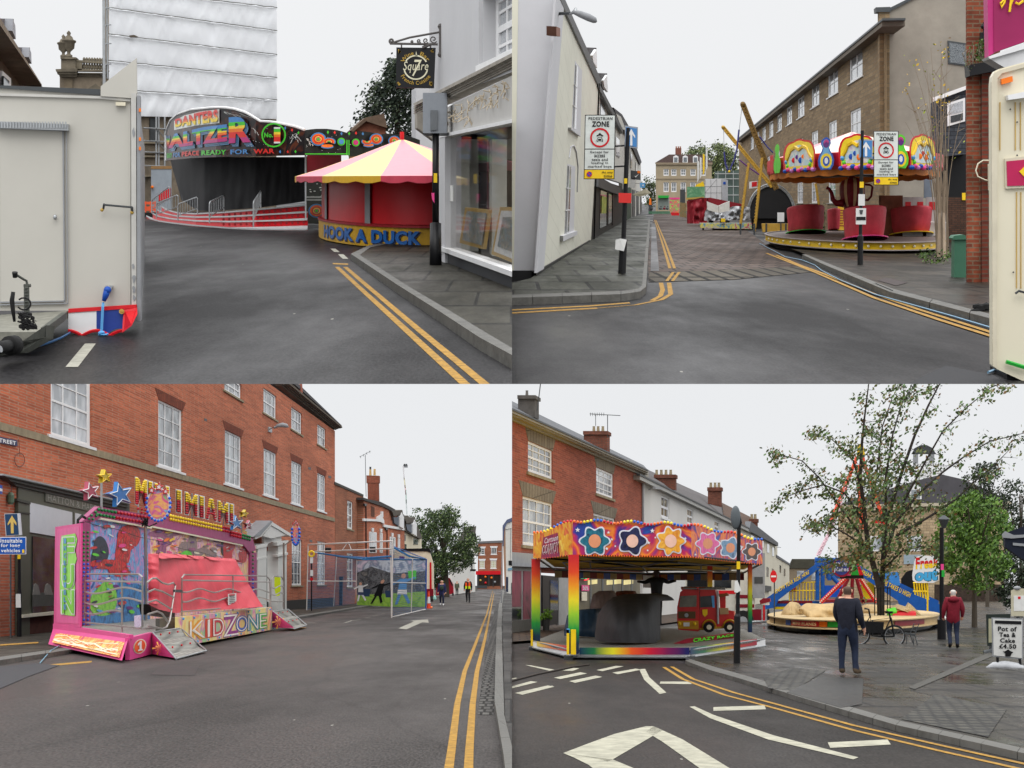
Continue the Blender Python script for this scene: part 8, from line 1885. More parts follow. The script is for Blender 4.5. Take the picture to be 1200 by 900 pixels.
ground('far_pavement',[(560,758),(640,752),(700,743),(820,727),(820,712),(560,744)],brick('brown_pavers',C(84,66,50),C(68,54,42),C(36,30,25),bw=.5,bh=.3,ms=.03,rg=.6,spec=.15,sn=.3),.08)
SETD=brick('square_setts',C(74,71,62),C(56,55,48),C(22,21,18),bw=.17,bh=.1,ms=.026,rg=.6,spec=.25,sn=.4,ss=1.5,wet=.2)
ground('sett_patch',[(1056,850),(1096,819),(1180,838),(1158,872)],SETD,.078);ground('sett_patch',[(900,812),(895,800),(927,787),(968,790),(930,815)],SETD,.078)
TACT=brick('tactile_studs',C(72,70,66),C(68,66,62),C(34,33,31),bw=.09,bh=.055,ms=.024,rg=.5,spec=.3,off=0.,sn=.25,wet=.2)
ground('tactile_paving',[(922,817),(962,798),(1012,800),(1010,832),(985,836)],TACT,.079)
b=MB();b.fc([T.g(x,y,.08)for x,y in((1064,811),(1072,813.5),(1165,772),(1160,768))]);tag(b.B('drain_channel',M('channel_stone',C(58,56,50),rg=.5),uvf=T.uvf()),kind='structure')
b=MB();strip(b,[(778,782),(800,796),(850,815),(900,828),(1000,856),(1100,880),(1260,916)],.08,.005);strip(b,[(787,781.5),(812,796),(860,812),(900,823),(1000,850.5),(1100,873.5),(1260,909)],.08,.007)
tag(b.B('double_yellow_lines',P.vyel),kind='structure')
WPB=M('road_paint_worn',tuple(c*.46 for c in C(228,224,200)[:3])+(1,),rg=.7,var=.3,scale=5)
b=MB();fg=lambda pts:b.fc([T.g(x,y,.005)for x,y in pts])
for pts in([(660,883),(690,871.5),(720,860.5),(757,851.5),(766,851.5),(776,856.5),(718,890.5),(712,893),(700,890)],[(660,883),(718,890.5),(760,908),(708,912),(690,897),(672,888)],[(766,851.5),(800,867),(862,905),(830,908),(776,869.5),(757,858)],[(808,828.5),(814,828),(836,838),(906,862),(1006,888),(1000,890.5),(900,867),(832,842)],[(836,829),(896,827),(897.5,831.5),(836,833.5)],[(970,870.5),(1040,867),(1044,873),(973,877)],[(603,812.5),(642,803.5),(650,805),(612,814.5)],[(600,804.5),(622,798.5),(630,799.5),(600,807)],[(600,795),(605,794.5),(608,796.5),(600,798)],[(649,794.5),(680,788),(688,789.5),(657,796)],[(667,798.5),(698,792),(706,793.5),(674,800.5)],[(699,785.5),(722,780.5),(731,781),(706,786.7)],[(717.5,788.5),(745,783.8),(752,785),(724,790.3)],[(749,784.5),(756,784),(761,794),(781,812),(773,813.5),(755,797)],[(774,799),(809,799),(810.5,802),(773,801.5)],[(615,779.5),(622,780),(655,786),(647,787)],[(659,786),(672,783),(679,783.5),(671,786.5)]):fg(pts)
tag(b.B('white_road_markings',WPB),kind='structure')
tag(MB().tu([T.g(x,y,.02)for x,y in((596,800),(630,791),(650,787),(668,783),(690,780))],.02,5).B('power_cable',M('cable_brown_black',C(52,44,38),rg=.7)),'dark cable crossing the road markings towards the rainbow ride','cable')
bs=thing('brick_shop','red brick shop building with two chimneys and stone lintels over sash windows','building',T.g(680,735));sf=facade(600,744,754,725.2)
RBK=brick('soft_red_brick',C(160,84,64),C(132,66,52),C(146,104,86),bw=.45,bh=.09,ms=.01,sn=.25,ss=.4,rg=.9)
LIN=brick('fluted_lintel',C(128,118,102),C(116,106,92),C(84,76,66),bw=.25,bh=.9,ms=.02,sn=.2,rg=.9)
wr=[sf.rect(*r)for r in((618.7,516,647.5,562.5),(698.7,547,718.7,585),(612.5,581,647.5,643),(695.5,601,720.5,640))]
hb_=sf.uv(600,668)[1];e0,e1=sf.uv(600,484),sf.uv(754,556)
wall(sf,(e0[0]-3,hb_*.98,e1[0],max(e0[1],e1[1])),wr,RBK,bs,rvl=.1,thick=.2)
for i,r in enumerate(wr):window(sf,r,bs,4,4,P.white,G_WIN if i!=1 else G_PALE,STO,bar=.04,edge=.1,rvl=.1,lintel=LIN,lh=.55,flare=.13)
b=MB()
for d0,d1,o_ in((0,4,.45),(4,7,.35),(7,12.5,.12)):b.qp(sf,[(594,477+d0),(760,551+d0*.75),(760,551+d1*.75),(594,477+d1)],o_,o_+.1)
b.B('eaves',M('eaves_cream',C(150,146,136),rg=.8,var=.12),bs)
q(sf,[(594,475.2),(760,550.5),(760,552),(594,477.5)],.5,.2,'gutter',P.dsteel,bs)
MB().pr([sf.px(594,477,.35),sf.px(760,551.5,.35),sf.px(754,545,-3),sf.px(600,470,-3)],VV((0,0,-.05))).B('roof',M('slate_wet',C(88,90,94),rg=.6,var=.15),bs)
CHK=brick('chimney_sooty',C(130,76,60),C(106,62,50),C(92,74,64),bw=.3,bh=.1,ms=.015,sn=.4,rg=.9)
STK=M('sooty_render',C(88,84,80),rg=.9,var=.25)
def chim(par,pl_x,py_,x0,x1,y0,y1,m,cap,pots,o_=0.):
 z_=fro(pl_x,py_);b=MB();b.qp(z_,[(x0,y0+4),(x1,y0+4),(x1,y1),(x0,y1-4)],o_,.9);b.qp(z_,[(x0-.8,y0),(x1+1,y0),(x1+1,y0+4.2),(x0-.8,y0+4.2)],o_+.12,1.1);c=b.B('chimney',m,par,uvf=lambda p:(p.x,p.z))
 for x in pots:b=MB();u=z_.O.y/F;b.tu([z_.px(x,y0+.2,o_-.3),z_.px(x,y0-4.5,o_-.3),z_.px(x,y0-5.5,o_-.3)],[1.9*u,1.5*u,1.8*u],8);b.B('chimney_pot',cap,c)
POTB=M('pot_buff_br',C(150,138,112),rg=.9)
chim(bs,616,742,607,626.5,463,489,STK,M('pot_grey',C(105,100,95)),(617.5,),-3);chim(bs,697,732,684,711.5,505,530,CHK,POTB,(696,701,706.5),-3)
b=MB();z_=fro(690,732);b.tu([z_.px(712,512,-3),z_.px(712,486.5,-3)],.02,4);b.tu([z_.px(691,485,-3),z_.px(727,487,-3)],.018,4);b.tu([z_.px(698,499,-3),z_.px(698,486,-3)],.015,4)
for i in range(7):b.tu([z_.px(692+i*2.6,483.5,-3),z_.px(692+i*2.6,487.5,-3)],.012,4)
z_=fro(630,742);b.tu([z_.px(629.5,481,-2),z_.px(634,445,-2)],.02,4);b.B('tv_aerial',P.dsteel,bs)
b=MB();b.tu([sf.px(753.5,560,.1),sf.px(753.5,650,.1)],.07,6);b.B('downpipe',P.grey,bs)
fz=q(sf,[(590,646),(662,652),(662,666),(590,663)],.25,.3,'fascia',M('fascia_light',C(150,152,155),rg=.6),bs)
q(sf,[(660,651),(760,662),(760,670),(660,663)],.25,.3,'fascia',M('fascia_grey_br',C(130,128,122),rg=.6),bs)
q(sf,[(590,663),(634,665),(634,736),(590,742)],.03,.1,'shop_wall',M('shop_white',C(165,165,164),rg=.6),bs)
w_=q(sf,[(590,668),(611,669),(611,728),(590,731)],.06,.05,'shop_window',art('pink_display',[C(140,60,80),C(165,80,100),C(90,60,70)],scale=.5),bs);q(sf,[(590,712),(611,711),(611,728),(590,731)],.07,.03,'dark_lower_pane',G_DARK,w_)
w_=q(sf,[(614,669),(622,669.5),(622,726),(614,727)],.06,.05,'shop_window',MC['pink_display'],bs)
q(sf,[(590,729),(634,724),(634,737),(590,743)],.12,.15,'stall_riser',M('riser_grey',C(120,118,112),rg=.7),bs)
q(sf,[(636,674),(657,676),(657,731),(636,734)],.04,.08,'doorway',P.black,bs);q(sf,[(645,680),(655,681),(655,715),(645,716)],.06,.03,'door_glass',G_DARK,bs)
q(sf,[(655,668),(668,669),(668,731),(655,733)],.08,.1,'white_pier',M('shop_white',C(165,165,164)),bs)
LIT=mat('lit_ceiling',C(235,215,150),rg=.6,var=.3,scale=.6,emit=.35)
w_=q(sf,[(678,670),(750,675),(750,725),(678,733)],.03,.05,'shop_window',M('shop_interior',C(95,88,66),rg=.4,var=.4,scale=.5),bs)
for x0,x1 in((689,700),(711,728),(731,742)):q(sf,[(x0,680),(x1,679),(x1,684),(x0,685.5)],.05,.01,'strip_light',LIT,w_)
b=MB()
for x in(678,692,706,718.5,729,740):b.qp(sf,[(x,670),(x+1.2,670),(x+1.2,728),(x,729)],.07,.05)
b.B('glazing_post',M('post_grey',C(105,108,108)),w_)
n_=q(sf,[(680,673),(690.5,674),(690.5,679.5),(680,679)],.15,.05,'neon_sign',P.black,bs)
MB().text('OPEN',pm(sf,[(680.5,674),(690,675),(690,678.5),(680.5,678)],.16),bold=.03).B('neon_letters',mat('neon_green',C(60,235,150),emit=1.2),n_);MB().tu([sf.px(685.3+5.3*cos(t),676.3+3.5*sin(t),.16)for t in[i*.55 for i in range(-3,4)]],.03,5).B('neon_red',mat('neon_red',C(235,50,60),emit=1.2),n_)
n_=q(sf,[(682,685.5),(690.5,686),(690.5,692.5),(682,692.3)],.12,.02,'offer_card',P.pink,bs);MB().text('50%',pm(sf,[(683,687),(689.5,687.3),(689.5,691.5),(683,691.2)],.13),bold=.02).B('offer_lettering',P.white,n_);q(sf,[(682,693.5),(688,693.8),(688,704),(682,704)],.12,.02,'menu_card',P.cream,bs)
pl3=thing('potted_plant','leafy lime green plant in a grey tub outside the shop door','plant',T.g(640,741));pz3=fro(640,741)
b=MB();u=pz3 .O.y/F;b.la(T.g(640,741),[(3.6*u,0),(4.6*u,16*u)],12,2,slope=0);b.B('tub',M('tub_grey',C(78,78,76),rg=.7),pl3);b=MB()
for _ in range(26):lv_(b,pz3 .px(640+RG(0,3),721+RG(0,2.6),.1),.12,9,.05,0)
b.B('foliage',M('lime_leaf',C(120,160,50),rg=.6,var=.3),pl3,fill=0)
wt_=thing('white_house_row','long white rendered terrace with a slate roof behind the rainbow ride','house',T.g(810,717));wf2=facade(754,725.2,878,709.7)
WR=M('render_white',C(205,203,198),rg=.8,var=.05,scale=.3)
w3=[wf2 .rect(*r)for r in((775,580,784.5,609),(805.5,594.5,812.5,616),(837.5,609,843,625),(858,620,861.5,633))]
wall(wf2,(wf2 .uv(753,700)[0],0,wf2 .uv(878,700)[0],wf2 .uv(754,562)[1]),w3,WR,wt_,thick=.3)
for r in w3:window(wf2,r,wt_,2,2,P.white,G_DARK,P.white,bar=.07,edge=.12)
q(wf2,[(750,556.5),(880,620),(880,624),(750,562)],.35,.5,'eaves',M('eaves_white',C(165,164,160),rg=.8),wt_)
q(wf2,[(750,555),(880,619.3),(880,620.6),(750,557)],.4,.2,'gutter',P.dsteel,wt_)
MB().pr([wf2 .px(752,557,.2),wf2 .px(880,620,.2),wf2 .px(862,600,-3.5),wf2 .px(843,588,-3.5),wf2 .px(756,549,-3.5)],VV((0,0,-.05))).B('roof',M('slate_wet_dark',C(84,80,80),rg=.7,var=.2),wt_)
b=MB();b.tu([wf2 .px(760,574,.1),wf2 .px(768,571,.7)],.03,5);b.qp(wf2,[(768,570),(776,571),(776,573.5),(768,573)],.7,.15);b.B('wall_lamp',P.grey,wt_)
chim(wt_,780,722,767,791,556,574,CHK,POTB,(769.5,775,780.5,786),-3);chim(wt_,838,714.5,829.5,845,571,594,CHK,POTB,(833,838,842.5),-3)
MB().pr([wf2 .px(846,589,-3),wf2 .px(880,606,-2),wf2 .px(880,620,.2),wf2 .px(848,604,.2)],VV((0,0,-.05))).B('roof_end',CHK,wt_)
ct=thing('cream_house_row','cream stucco houses farther along with a slate roof and small chimney','house',T.g(900,705));cf2=facade(868,711,946,700.8)
CRS=M('stucco_cream',C(208,202,184),rg=.8,var=.05,scale=.3)
q(cf2,[(866,618),(911,640),(911,704.5),(866,711)],0,.5,'wall',CRS,ct)
q(cf2,[(880,611),(912,636),(912,640),(878,622)],.4,.6,'roof',M('slate_wet',(0,0,0,1)),ct)
q(cf2,[(911,652),(925,661),(925,702.5),(911,704.5)],-.02,.5,'lower_wall',CRS,ct);q(cf2,[(910,650),(926,660.5),(926,662.5),(910,653)],.1,.5,'lower_eaves',M('slate_wet',(0,0,0,1)),ct)
for x0,y0,x1,y1 in((880,627,883.5,636),(892,633,895,642),(899,637,901.6,648),(905,641,907.2,652),(898.5,664,901,676),(904.7,666,907,677),(914,662,915.5,671),(919,666,920.5,675)):q(cf2,[(x0,y0),(x1,y0+1.3),(x1,y1),(x0,y1-.6)],.04,.04,'window',G_WIN,ct)
q(cf2,[(897,686),(904,687),(904,693),(897,693)],.3,.3,'shop_canopy',P.dsteel,ct);b=MB();b.tu([cf2 .px(910,641,.3),cf2 .px(915,641.5,.6)],.05,5);b.B('gutter_end',P.grey,ct)
chim(ct,883,708.5,878.5,887.5,608,618,CHK,POTB,(881,885),-2)
mn=thing('stone_mews','low stone building with a mossy dark roof across the end of the road','building',T.g(955,702));mz=fro(955,701.5)
q(mz,[(924,666),(990,666),(990,701.5),(924,701.5)],0,1,'wall',M('mews_stone',C(132,118,98),rg=.9,var=.2,scale=.4),mn);MB().pr([mz.px(x,y,.3)for x,y in((923,666),(991,666),(988,655),(928,655))],T.dir*2).B('roof',M('mossy_dark_roof',C(70,68,58),rg=.9,var=.3,scale=.6),mn)
for x0,y0,x1,y1 in((951,671,957.5,680),(934,669,942,677)):q(mz,[(x0,y0),(x1,y0),(x1,y1),(x0,y1)],.05,.05,'window',G_PALE,mn)
q(mz,[(926,689),(934,689),(934,693),(926,693)],.1,.2,'red_awning',P.maroon,mn)
rr=thing('rainbow_ride','children toy ride with rainbow posts and a starry painted canopy round covered vehicles','fairground ride',T.g(740,768))
RAIN=[C(30,40,110),C(35,120,60),C(230,215,40),C(235,120,30),C(200,30,45)]
YA,YB,YC,YD=T.dp(762),T.dp(773),T.dp(774),T.dp(760.5)
C4=lambda x,y,Y:at(x,y,Y)
fA,fB,fC,fD=(624,757.5),(667,768.5),(808,770),(897,756)
deck=[C4(625.5,751.5,YA),C4(667,761.5,YB),C4(808,762,YC),C4(896,749,YD),C4(872,737.5,YD*1.4),C4(790,734.5,YD*1.5),C4(660,738,YA*1.4)]
MB().pr(deck,VV((0,0,-.04))).B('deck',DIA,rr,uvf=lambda p:(p.x,p.y/ST))
def ribbon3(pts,y0s,y1s,m,nm,uv=True,out=.0):
 b=MB();n=len(pts)
 for i in range(n-1):
  (xa,Ya),(xb_,Yb_)=pts[i],pts[i+1]
  N_=8
  for k in range(N_):
   f=lambda a,c,t:a+(c-a)*t
   t0,t1=k/N_,(k+1)/N_
   b.fc([C4(f(xa,xb_,t0),f(y1s[i],y1s[i+1],t0),f(Ya,Yb_,t0)-out),C4(f(xa,xb_,t1),f(y1s[i],y1s[i+1],t1),f(Ya,Yb_,t1)-out),C4(f(xa,xb_,t1),f(y0s[i],y0s[i+1],t1),f(Ya,Yb_,t1)-out),C4(f(xa,xb_,t0),f(y0s[i],y0s[i+1],t0),f(Ya,Yb_,t0)-out)],0,[(t0,0),(t1,0),(t1,1),(t0,1)])
 return b.B(nm,m,rr)
ribbon3([(624,YA),(667,YB),(808,YC),(897,YD)],[751.7,761.7,762.2,749.3],[758.5,769.3,770.3,757],P.white,'deck_skirt')
H_=ramp_uv('rainbow_strip',[C(25,30,90),C(30,110,60),C(225,215,40),C(230,90,35),C(200,25,50),C(120,25,80),C(30,30,90)])
sy=lambda a,c,A_,C_:(lambda x:(x,A_+(C_-A_)*(x-a)/(c-a)))
s1,s3=sy(624,667,YA,YB),sy(808,897,YC,YD)
ribbon3([s1(629),s1(664)],[751.5,756.5],[757.2,763],ramp_uv('rainbow_strip_warm',[C(225,205,40),C(230,120,35),C(190,25,45)]),'rainbow_panel',out=.12)
ribbon3([(679,YB),(808,YC)],[758.8,759],[767,767.3],H_,'rainbow_panel',out=.12)
ribbon3([s3(809),s3(887)],[759,748.5],[767.3,755.8],ramp_uv('rainbow_strip_two',[C(30,30,100),C(30,120,70),C(230,220,50),C(215,60,40),C(160,20,50)]),'rainbow_panel',out=.12)
b=MB();pe_=[(624,758.8,YA),(667,769.5,YB),(808,770.5,YC),(897,757,YD)]
for a,c in zip(pe_,pe_[1:]):b.tu([C4(*a),C4(*c)],.03,5)
for a,c in zip([(625,751.3,YA),(667,761.3,YB),(808,761.8,YC),(896,748.8,YD)],[(667,761.3,YB),(808,761.8,YC),(896,748.8,YD)]):b.tu([C4(*a),C4(*c)],.02,5)
b.B('deck_edge',P.steel,rr)
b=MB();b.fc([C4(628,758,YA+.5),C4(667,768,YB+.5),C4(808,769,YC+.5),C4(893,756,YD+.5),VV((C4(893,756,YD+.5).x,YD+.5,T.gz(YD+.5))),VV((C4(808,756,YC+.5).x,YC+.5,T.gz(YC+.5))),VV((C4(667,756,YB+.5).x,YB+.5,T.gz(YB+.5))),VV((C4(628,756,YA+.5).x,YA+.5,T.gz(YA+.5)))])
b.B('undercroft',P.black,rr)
for x,y,Y in((624,758,YA),(666,769,YB),(810,769,YC),(893,757,YD)):b=MB();c=C4(x,y,Y);b.tu([c,VV((c.x,c.y,T.gz(Y)))],.05,6);b.box(VV((c.x-.1,c.y-.1,T.gz(Y))),VV((.2,0,0)),VV((0,.2,0)),VV((0,0,.1)));b.B('foot',P.dsteel,rr)
VR=ramp_uv('rainbow_post',[C(25,28,80),C(25,60,80),C(40,150,60),C(150,200,50),C(235,215,45),C(240,150,35),C(225,70,35),C(205,40,45)],axis=1)
def rpost(x0,x1,yt,yb3,Y,w3=True):
 b=MB();n=10;d=VV((0,(x1-x0)/F*Y*1.5,0))
 for i in range(n):
  f=lambda k:yb3+(yt-yb3)*k/n
  A,B_,C_,D_=C4(x0,f(i),Y),C4(x1,f(i),Y),C4(x1,f(i+1),Y),C4(x0,f(i+1),Y);v0,v1=i/n,(i+1)/n
  b.fc([A,B_,C_,D_],0,[(0,v0),(.3,v0),(.3,v1),(0,v1)]);b.fc([A,A+d,D_+d,D_],0,[(0,v0),(.3,v0),(.3,v1),(0,v1)]);b.fc([B_,B_+d,C_+d,C_],0,[(0,v0),(.3,v0),(.3,v1),(0,v1)])
 p=b.B('rainbow_post',VR,rr);return p
p_=rpost(666.5,678.5,650,766,YB-.2);rpost(623,633,655,756,YA);rpost(877,881.5,651,741,YD*1.05);rpost(829.5,835,655,730,YD*1.25)
for x0,x1,m in((664,667,'yellow'),(669,675,'yellow'),(664,667.5,'cyan')):MB().pr([C4(x0,738 if m=='yellow' else 737,YB-.3),C4(x1,738 if m=='yellow' else 737,YB-.3),C4(x1,767 if m=='yellow' else 742,YB-.3),C4(x0,767 if m=='yellow' else 742,YB-.3)],VV((0,.05,0))).B('post_plate',PD[m],p_)
MB().pr([C4(x,y,YA-.1)for x,y in((622,738),(624.5,738),(624.5,757),(622,757))],VV((0,.05,0))).B('post_plate',P.yellow,rr)
yT=[628,613,617.5,635.5];yBt=[654.5,650,652,661]
XB=[(625,YA),(671,YB),(810,YC),(893.5,YD)]
bump=lambda x:-3.2*abs(sin((x-640)*.0785))**2
NEB=art('painted_nebula',[C(40,50,130),C(120,50,130),C(215,70,60),C(240,140,50),C(190,40,90),C(50,60,150),C(30,90,170)],scale=1.0,dist=1.8)
ORB=art('painted_orange',[C(225,80,40),C(240,150,40),C(235,190,60),C(215,60,50),C(240,130,60)],scale=1.4,dist=1.8)
def seg_of(x):
 for i in range(3):
  if x<=XB[i+1][0]or i==2:return i
def bpt(x,y,out=0.):
 i=seg_of(x);t=(x-XB[i][0])/(XB[i+1][0]-XB[i][0]);return C4(x,y,XB[i][1]+(XB[i+1][1]-XB[i][1])*t-out)
ytop=pl_([(625,628),(671,613),(810,617.5),(893.5,635.5)]);ybot=pl_([(625,654.5),(671,650),(810,652),(893.5,661)])
bds=[]
for i,m in((0,ORB),(1,NEB),(2,NEB)):
 b=MB();xs=rng(XB[i][0],XB[i+1][0],4)
 for xa,xb_ in zip(xs,xs[1:]):b.pr([bpt(xa,ybot(xa)),bpt(xb_-1e-3,ybot(xb_)),bpt(xb_-1e-3,ytop(xb_)+bump(xb_)),bpt(xa,ytop(xa)+bump(xa))],VV((0,.15,0)))
 bds.append(b.B('rounding_board',m,rr))
BL4=[M('lamp_'+k,c,rg=.3,spec=.5,var=.05)for k,c in(('orange',C(240,110,30)),('yellow',C(240,215,50)),('blue',C(35,95,195)),('red',C(200,30,45)))]
k_=0
for x in rng(626,892.5,3.9):
 b=MB();b.ball(bpt(x,ytop(x)+bump(x)-1.2,.05),.04 if x<850 else.045,7);b.B('bulb',BL4[(k_//3)%4],rr,smooth=1);k_+=1
b=MB()
for x in rng(630,890,3):b.ball(bpt(x,ybot(x)+1,.05),.022,5)
o=b.B('bulb_row',BL4[0],rr);o['kind']='stuff'
def bshape(pts,m,out,par,nm):MB().fc([bpt(x,y,out)for x,y in pts]).B(nm,m,par)
def flower(cx,cy,r,m,m2,par,k=6):
 bshape([(cx+r*1.14*(1+.16*cos(k*t))*cos(t),cy+r*1.14*(1+.16*cos(k*t))*sin(t))for t in[i*.13 for i in range(48)]],M('halo_white',C(225,225,235)),.03,par,'painted_halo')
 bshape([(cx+r*(1+.18*cos(k*t))*cos(t),cy+r*(1+.18*cos(k*t))*sin(t))for t in[i*.13 for i in range(48)]],m,.045,par,'painted_flower')
 bshape([(cx+r*.5*cos(t),cy+r*.55*sin(t))for t in[i*.3 for i in range(21)]],m2,.06,par,'flower_centre')
flower(697,634,14.5,SW('petal_teal',[C(20,70,90),C(40,120,140),C(25,50,80)],3),M('heart_peach',C(225,150,110)),bds[1]);flower(741,634,14,SW('petal_navy',[C(20,22,45),C(45,50,90),C(25,25,40)],3),M('heart_rose',C(235,190,170)),bds[1],5);flower(786,634,14,SW('petal_amber',[C(225,140,40),C(245,185,70),C(205,110,40)],3),M('heart_rose',C(235,190,170)),bds[1],7)
flower(829.5,637,11.5,SW('petal_pink',[C(215,50,130),C(240,110,170),C(180,40,110)],3),M('heart_peach',C(225,150,110)),bds[2]);flower(856,642,10.5,SW('petal_steel',[C(70,110,150),C(120,160,190),C(50,80,120)],3),M('heart_peach',C(225,150,110)),bds[2],5);flower(881,646.5,9,SW('petal_dark',[C(40,30,35),C(80,60,55),C(30,25,30)],3),M('heart_peach',C(225,150,110)),bds[2],6)
def wstar(x,y,r,par):bshape([(x+(r if i%2==0 else r*.4)*sin(i*PI/5),y-(r if i%2==0 else r*.4)*cos(i*PI/5))for i in range(10)],P.white,.035,par,'painted_star')
for x,y,r in((677,621,3.2),(713,624,2),(717,632,1.8),(711,643,2.2),(721,640,1.5),(764.5,622,3),(760,636,2.4),(768,630,1.4),(803,631,2),(759,645,1.6)):wstar(x,y,r,bds[1])
for x,y,r in((846,634,2.4),(845,645,1.8),(867,652,2),(870,641,1.6),(815,650,1.8)):wstar(x,y,r,bds[2])
L_=lambda x0,x1,y0a,y0b,y1a,y1b:(lambda u,v:bpt(x0+(x1-x0)*u,(y1a+(y1b-y1a)*u)*(1-v)+(y0a+(y0b-y0a)*u)*v,.08))
bshape([(636,630),(654,624),(656,652),(634,655)],SW('patch_red',[C(180,30,60),C(120,25,90),C(200,60,50)]),.03,bds[0],'painted_patch')
MB().text('Cartoon',L_(638,654,631,626,637,633),bold=.01,shear=.3).B('script_lettering',P.white,bds[0])
MB().text('CONVOY',L_(635.5,655,639.5,634.5,650,648),bold=.05).B('title_lettering',P.white,bds[0]);MB().text('CONVOY',lambda u,v:L_(636,654.6,640.2,635.2,649.4,647.4)(u,v)+VV((0,-.05,0)),bold=.0).B('title_core',P.maroon,bds[0])
for cx_,cy_,r_ in((662,636,7),(631,642,5)):
 bshape([(cx_+r_*(1+.25*cos(6*t))*cos(t)*.9,cy_+r_*1.45*(1+.2*cos(6*t))*sin(t))for t in[i*.15 for i in range(42)]],SW('sun_yellow',[C(245,205,40),C(235,160,30),C(250,225,90)]),.03,bds[0],'painted_sun')
ins_=[C4(628,653,YA+.3),C4(671,649.5,YB+.3),C4(810,651.5,YC+.3),C4(892,660.5,YD+.3),C4(872,671,YD*1.4),C4(760,672,YD*1.55),C4(650,668,YA*1.45)]
MB().fc([p+VV((0,0,.12))for p in ins_]).B('canvas_ceiling',M('ceiling_yellow',C(205,165,30),rg=.7,var=.3,scale=.8),rr)
b=MB();mid=C4(752,664,YB*1.2)
for p in ins_:b.tu([p,mid],.03,5)
for a,c in zip(ins_,ins_[1:]+ins_[:1]):b.tu([a,c],.035,5);b.tu([a.lerp(mid,.5),c.lerp(mid,.5)],.025,5);b.tu([a.lerp(mid,.25)-VV((0,0,.08)),c.lerp(mid,.25)-VV((0,0,.08))],.025,5)
b.B('roof_truss',P.black,rr)
b=MB();t0=[ins_[4],ins_[5],ins_[6]]
for a,c in zip(t0,t0[1:]):
 for i in range(14):
  p,q2=a.lerp(c,i/14),a.lerp(c,(i+1)/14);b.fc([p,q2,q2-VV((0,0,.3)),p-VV((0,0,.3))],i%4)
b.B('rear_valance',[P.maroon,M('valance_cream',C(170,150,110)),P.blue,M('valance_ochre',C(180,110,40))],rr)
def lump(par,name,pts_top,ybm,Y,m,dep,label=None,amp=1.,cat=None):
 b=MB();xs=rng(pts_top[0][0],pts_top[-1][0],(pts_top[-1][0]-pts_top[0][0])/26);tp=pl_(pts_top);ny=12;u=Y/F
 bt=ybm if callable(ybm)else(lambda x:ybm)
 def c(x,j):
  f=j/ny;fx=(x-xs[0])/(xs[-1]-xs[0]);y=bt(x)+(tp(x)-bt(x))*f;n_=noise(VV((x*.09+f*1.2,f*2.2,Y)))*1.3*amp+noise(VV((x*.3,f*.8,Y+3)))*.5*amp
  bul=(sin(PI*fx)**.5)*(1-.75*f**3)*dep
  return at(x+n_*.5*(0<fx<1),y+n_*.3*(0<j<ny),Y-bul-n_*.12)
 for xa,xb_ in zip(xs,xs[1:]):
  for j in range(ny):b.fc([c(xa,j),c(xb_,j),c(xb_,j+1),c(xa,j+1)])
  b.fc([c(xa,ny),c(xb_,ny),c(xb_,ny)+T.dir*dep*1.2,c(xa,ny)+T.dir*dep*1.2])
 return b.B(name,m,par,smooth=1)
CVG=M('cover_charcoal',C(52,52,54),rg=.6,var=.15,bump=.3,bscale=4)
o=lump(None,'covered_toy_vehicle',[(697,742),(698,730),(702,718),(709,707),(718,700),(730,696.5),(750,695.5),(764,697),(773,702),(778,714),(779,730),(774,746)],pl_([(697,749),(702,752),(740,753.5),(768,753.5),(771,750)]),YB*1.15,CVG,2.8);tag(o,'big toy vehicle under a charcoal cover in the middle of the rainbow ride','covered ride car')
o=lump(None,'covered_toy_vehicle',[(661,740),(664,722),(672,715),(690,713.5),(700,713.5),(702,742)],pl_([(661,745),(702,747)]),YB*1.3,M('cover_blue',C(40,62,82),rg=.5,var=.2,bump=.3,bscale=4),.8);tag(o,'low toy vehicle under a dark blue cover behind the front left post','covered ride car')
o=lump(None,'covered_toy_vehicle',[(691,712),(694,697),(702,692.5),(716,692),(720,700),(722,712)],716,YB*1.55,M('cover_taupe',C(118,104,98),rg=.7,var=.15),.6);tag(o,'toy vehicle under a taupe cover behind the charcoal one','covered ride car')
o=lump(None,'covered_toy_vehicle',[(718,702),(722,693),(732,692),(742,692.5),(745,698)],704,YB*1.6,M('cover_brown',C(120,70,52),rg=.7,var=.15),.5);tag(o,'toy vehicle under a brown cover at the back of the rainbow ride','covered ride car')
fe=thing('toy_fire_engine','red toy fire engine with gold trim parked on the rainbow ride','toy fire engine',at(830,741,YD*1.1));Yz=YD*1.1;ez2=Plane(at(830,741,Yz),VV((1,0,0)),N=-T.dir);FR=M('engine_red',C(198,36,34),rg=.3,spec=.5,var=.08)
eside=Plane(at(821,741,Yz),VV((.55,1.6,-.4*0)),N=None)
e1=q(ez2,[(793.5,712),(797,694),(800,691.5),(819,690.5),(820,738),(818,740),(795,738),(793.5,730)],0,.3,'cab',FR,fe)
q(ez2,[(820,690.5),(838,691),(840,700),(841,712),(846,714),(860,716.5),(861,734),(855,736),(820,738.5)],-.02,.5,'body',FR,fe)
q(ez2,[(797.5,698.5),(816.5,697.5),(816,711),(796,711.5)],.02,.03,'windscreen',M('cab_glass',C(120,118,108),rg=.2,var=.3,scale=3),e1);q(ez2,[(820.5,699),(834.5,698),(836,711),(820.5,712)],.0,.03,'side_window',G_DARK,fe);q(ez2,[(833.5,698),(837,698),(837.5,712),(835,712)],.02,.02,'blue_pillar',P.cyan,fe)
q(ez2,[(795,716.5),(815,716.5),(815,725),(795,724.5)],.02,.03,'grille',M('grille_brown',C(95,70,40),rg=.4),e1);MB().fc([ez2 .px(804.5+2.4*cos(t),721+2.4*sin(t),.04)for t in[i*.5 for i in range(13)]]).B('badge',P.steel,e1)
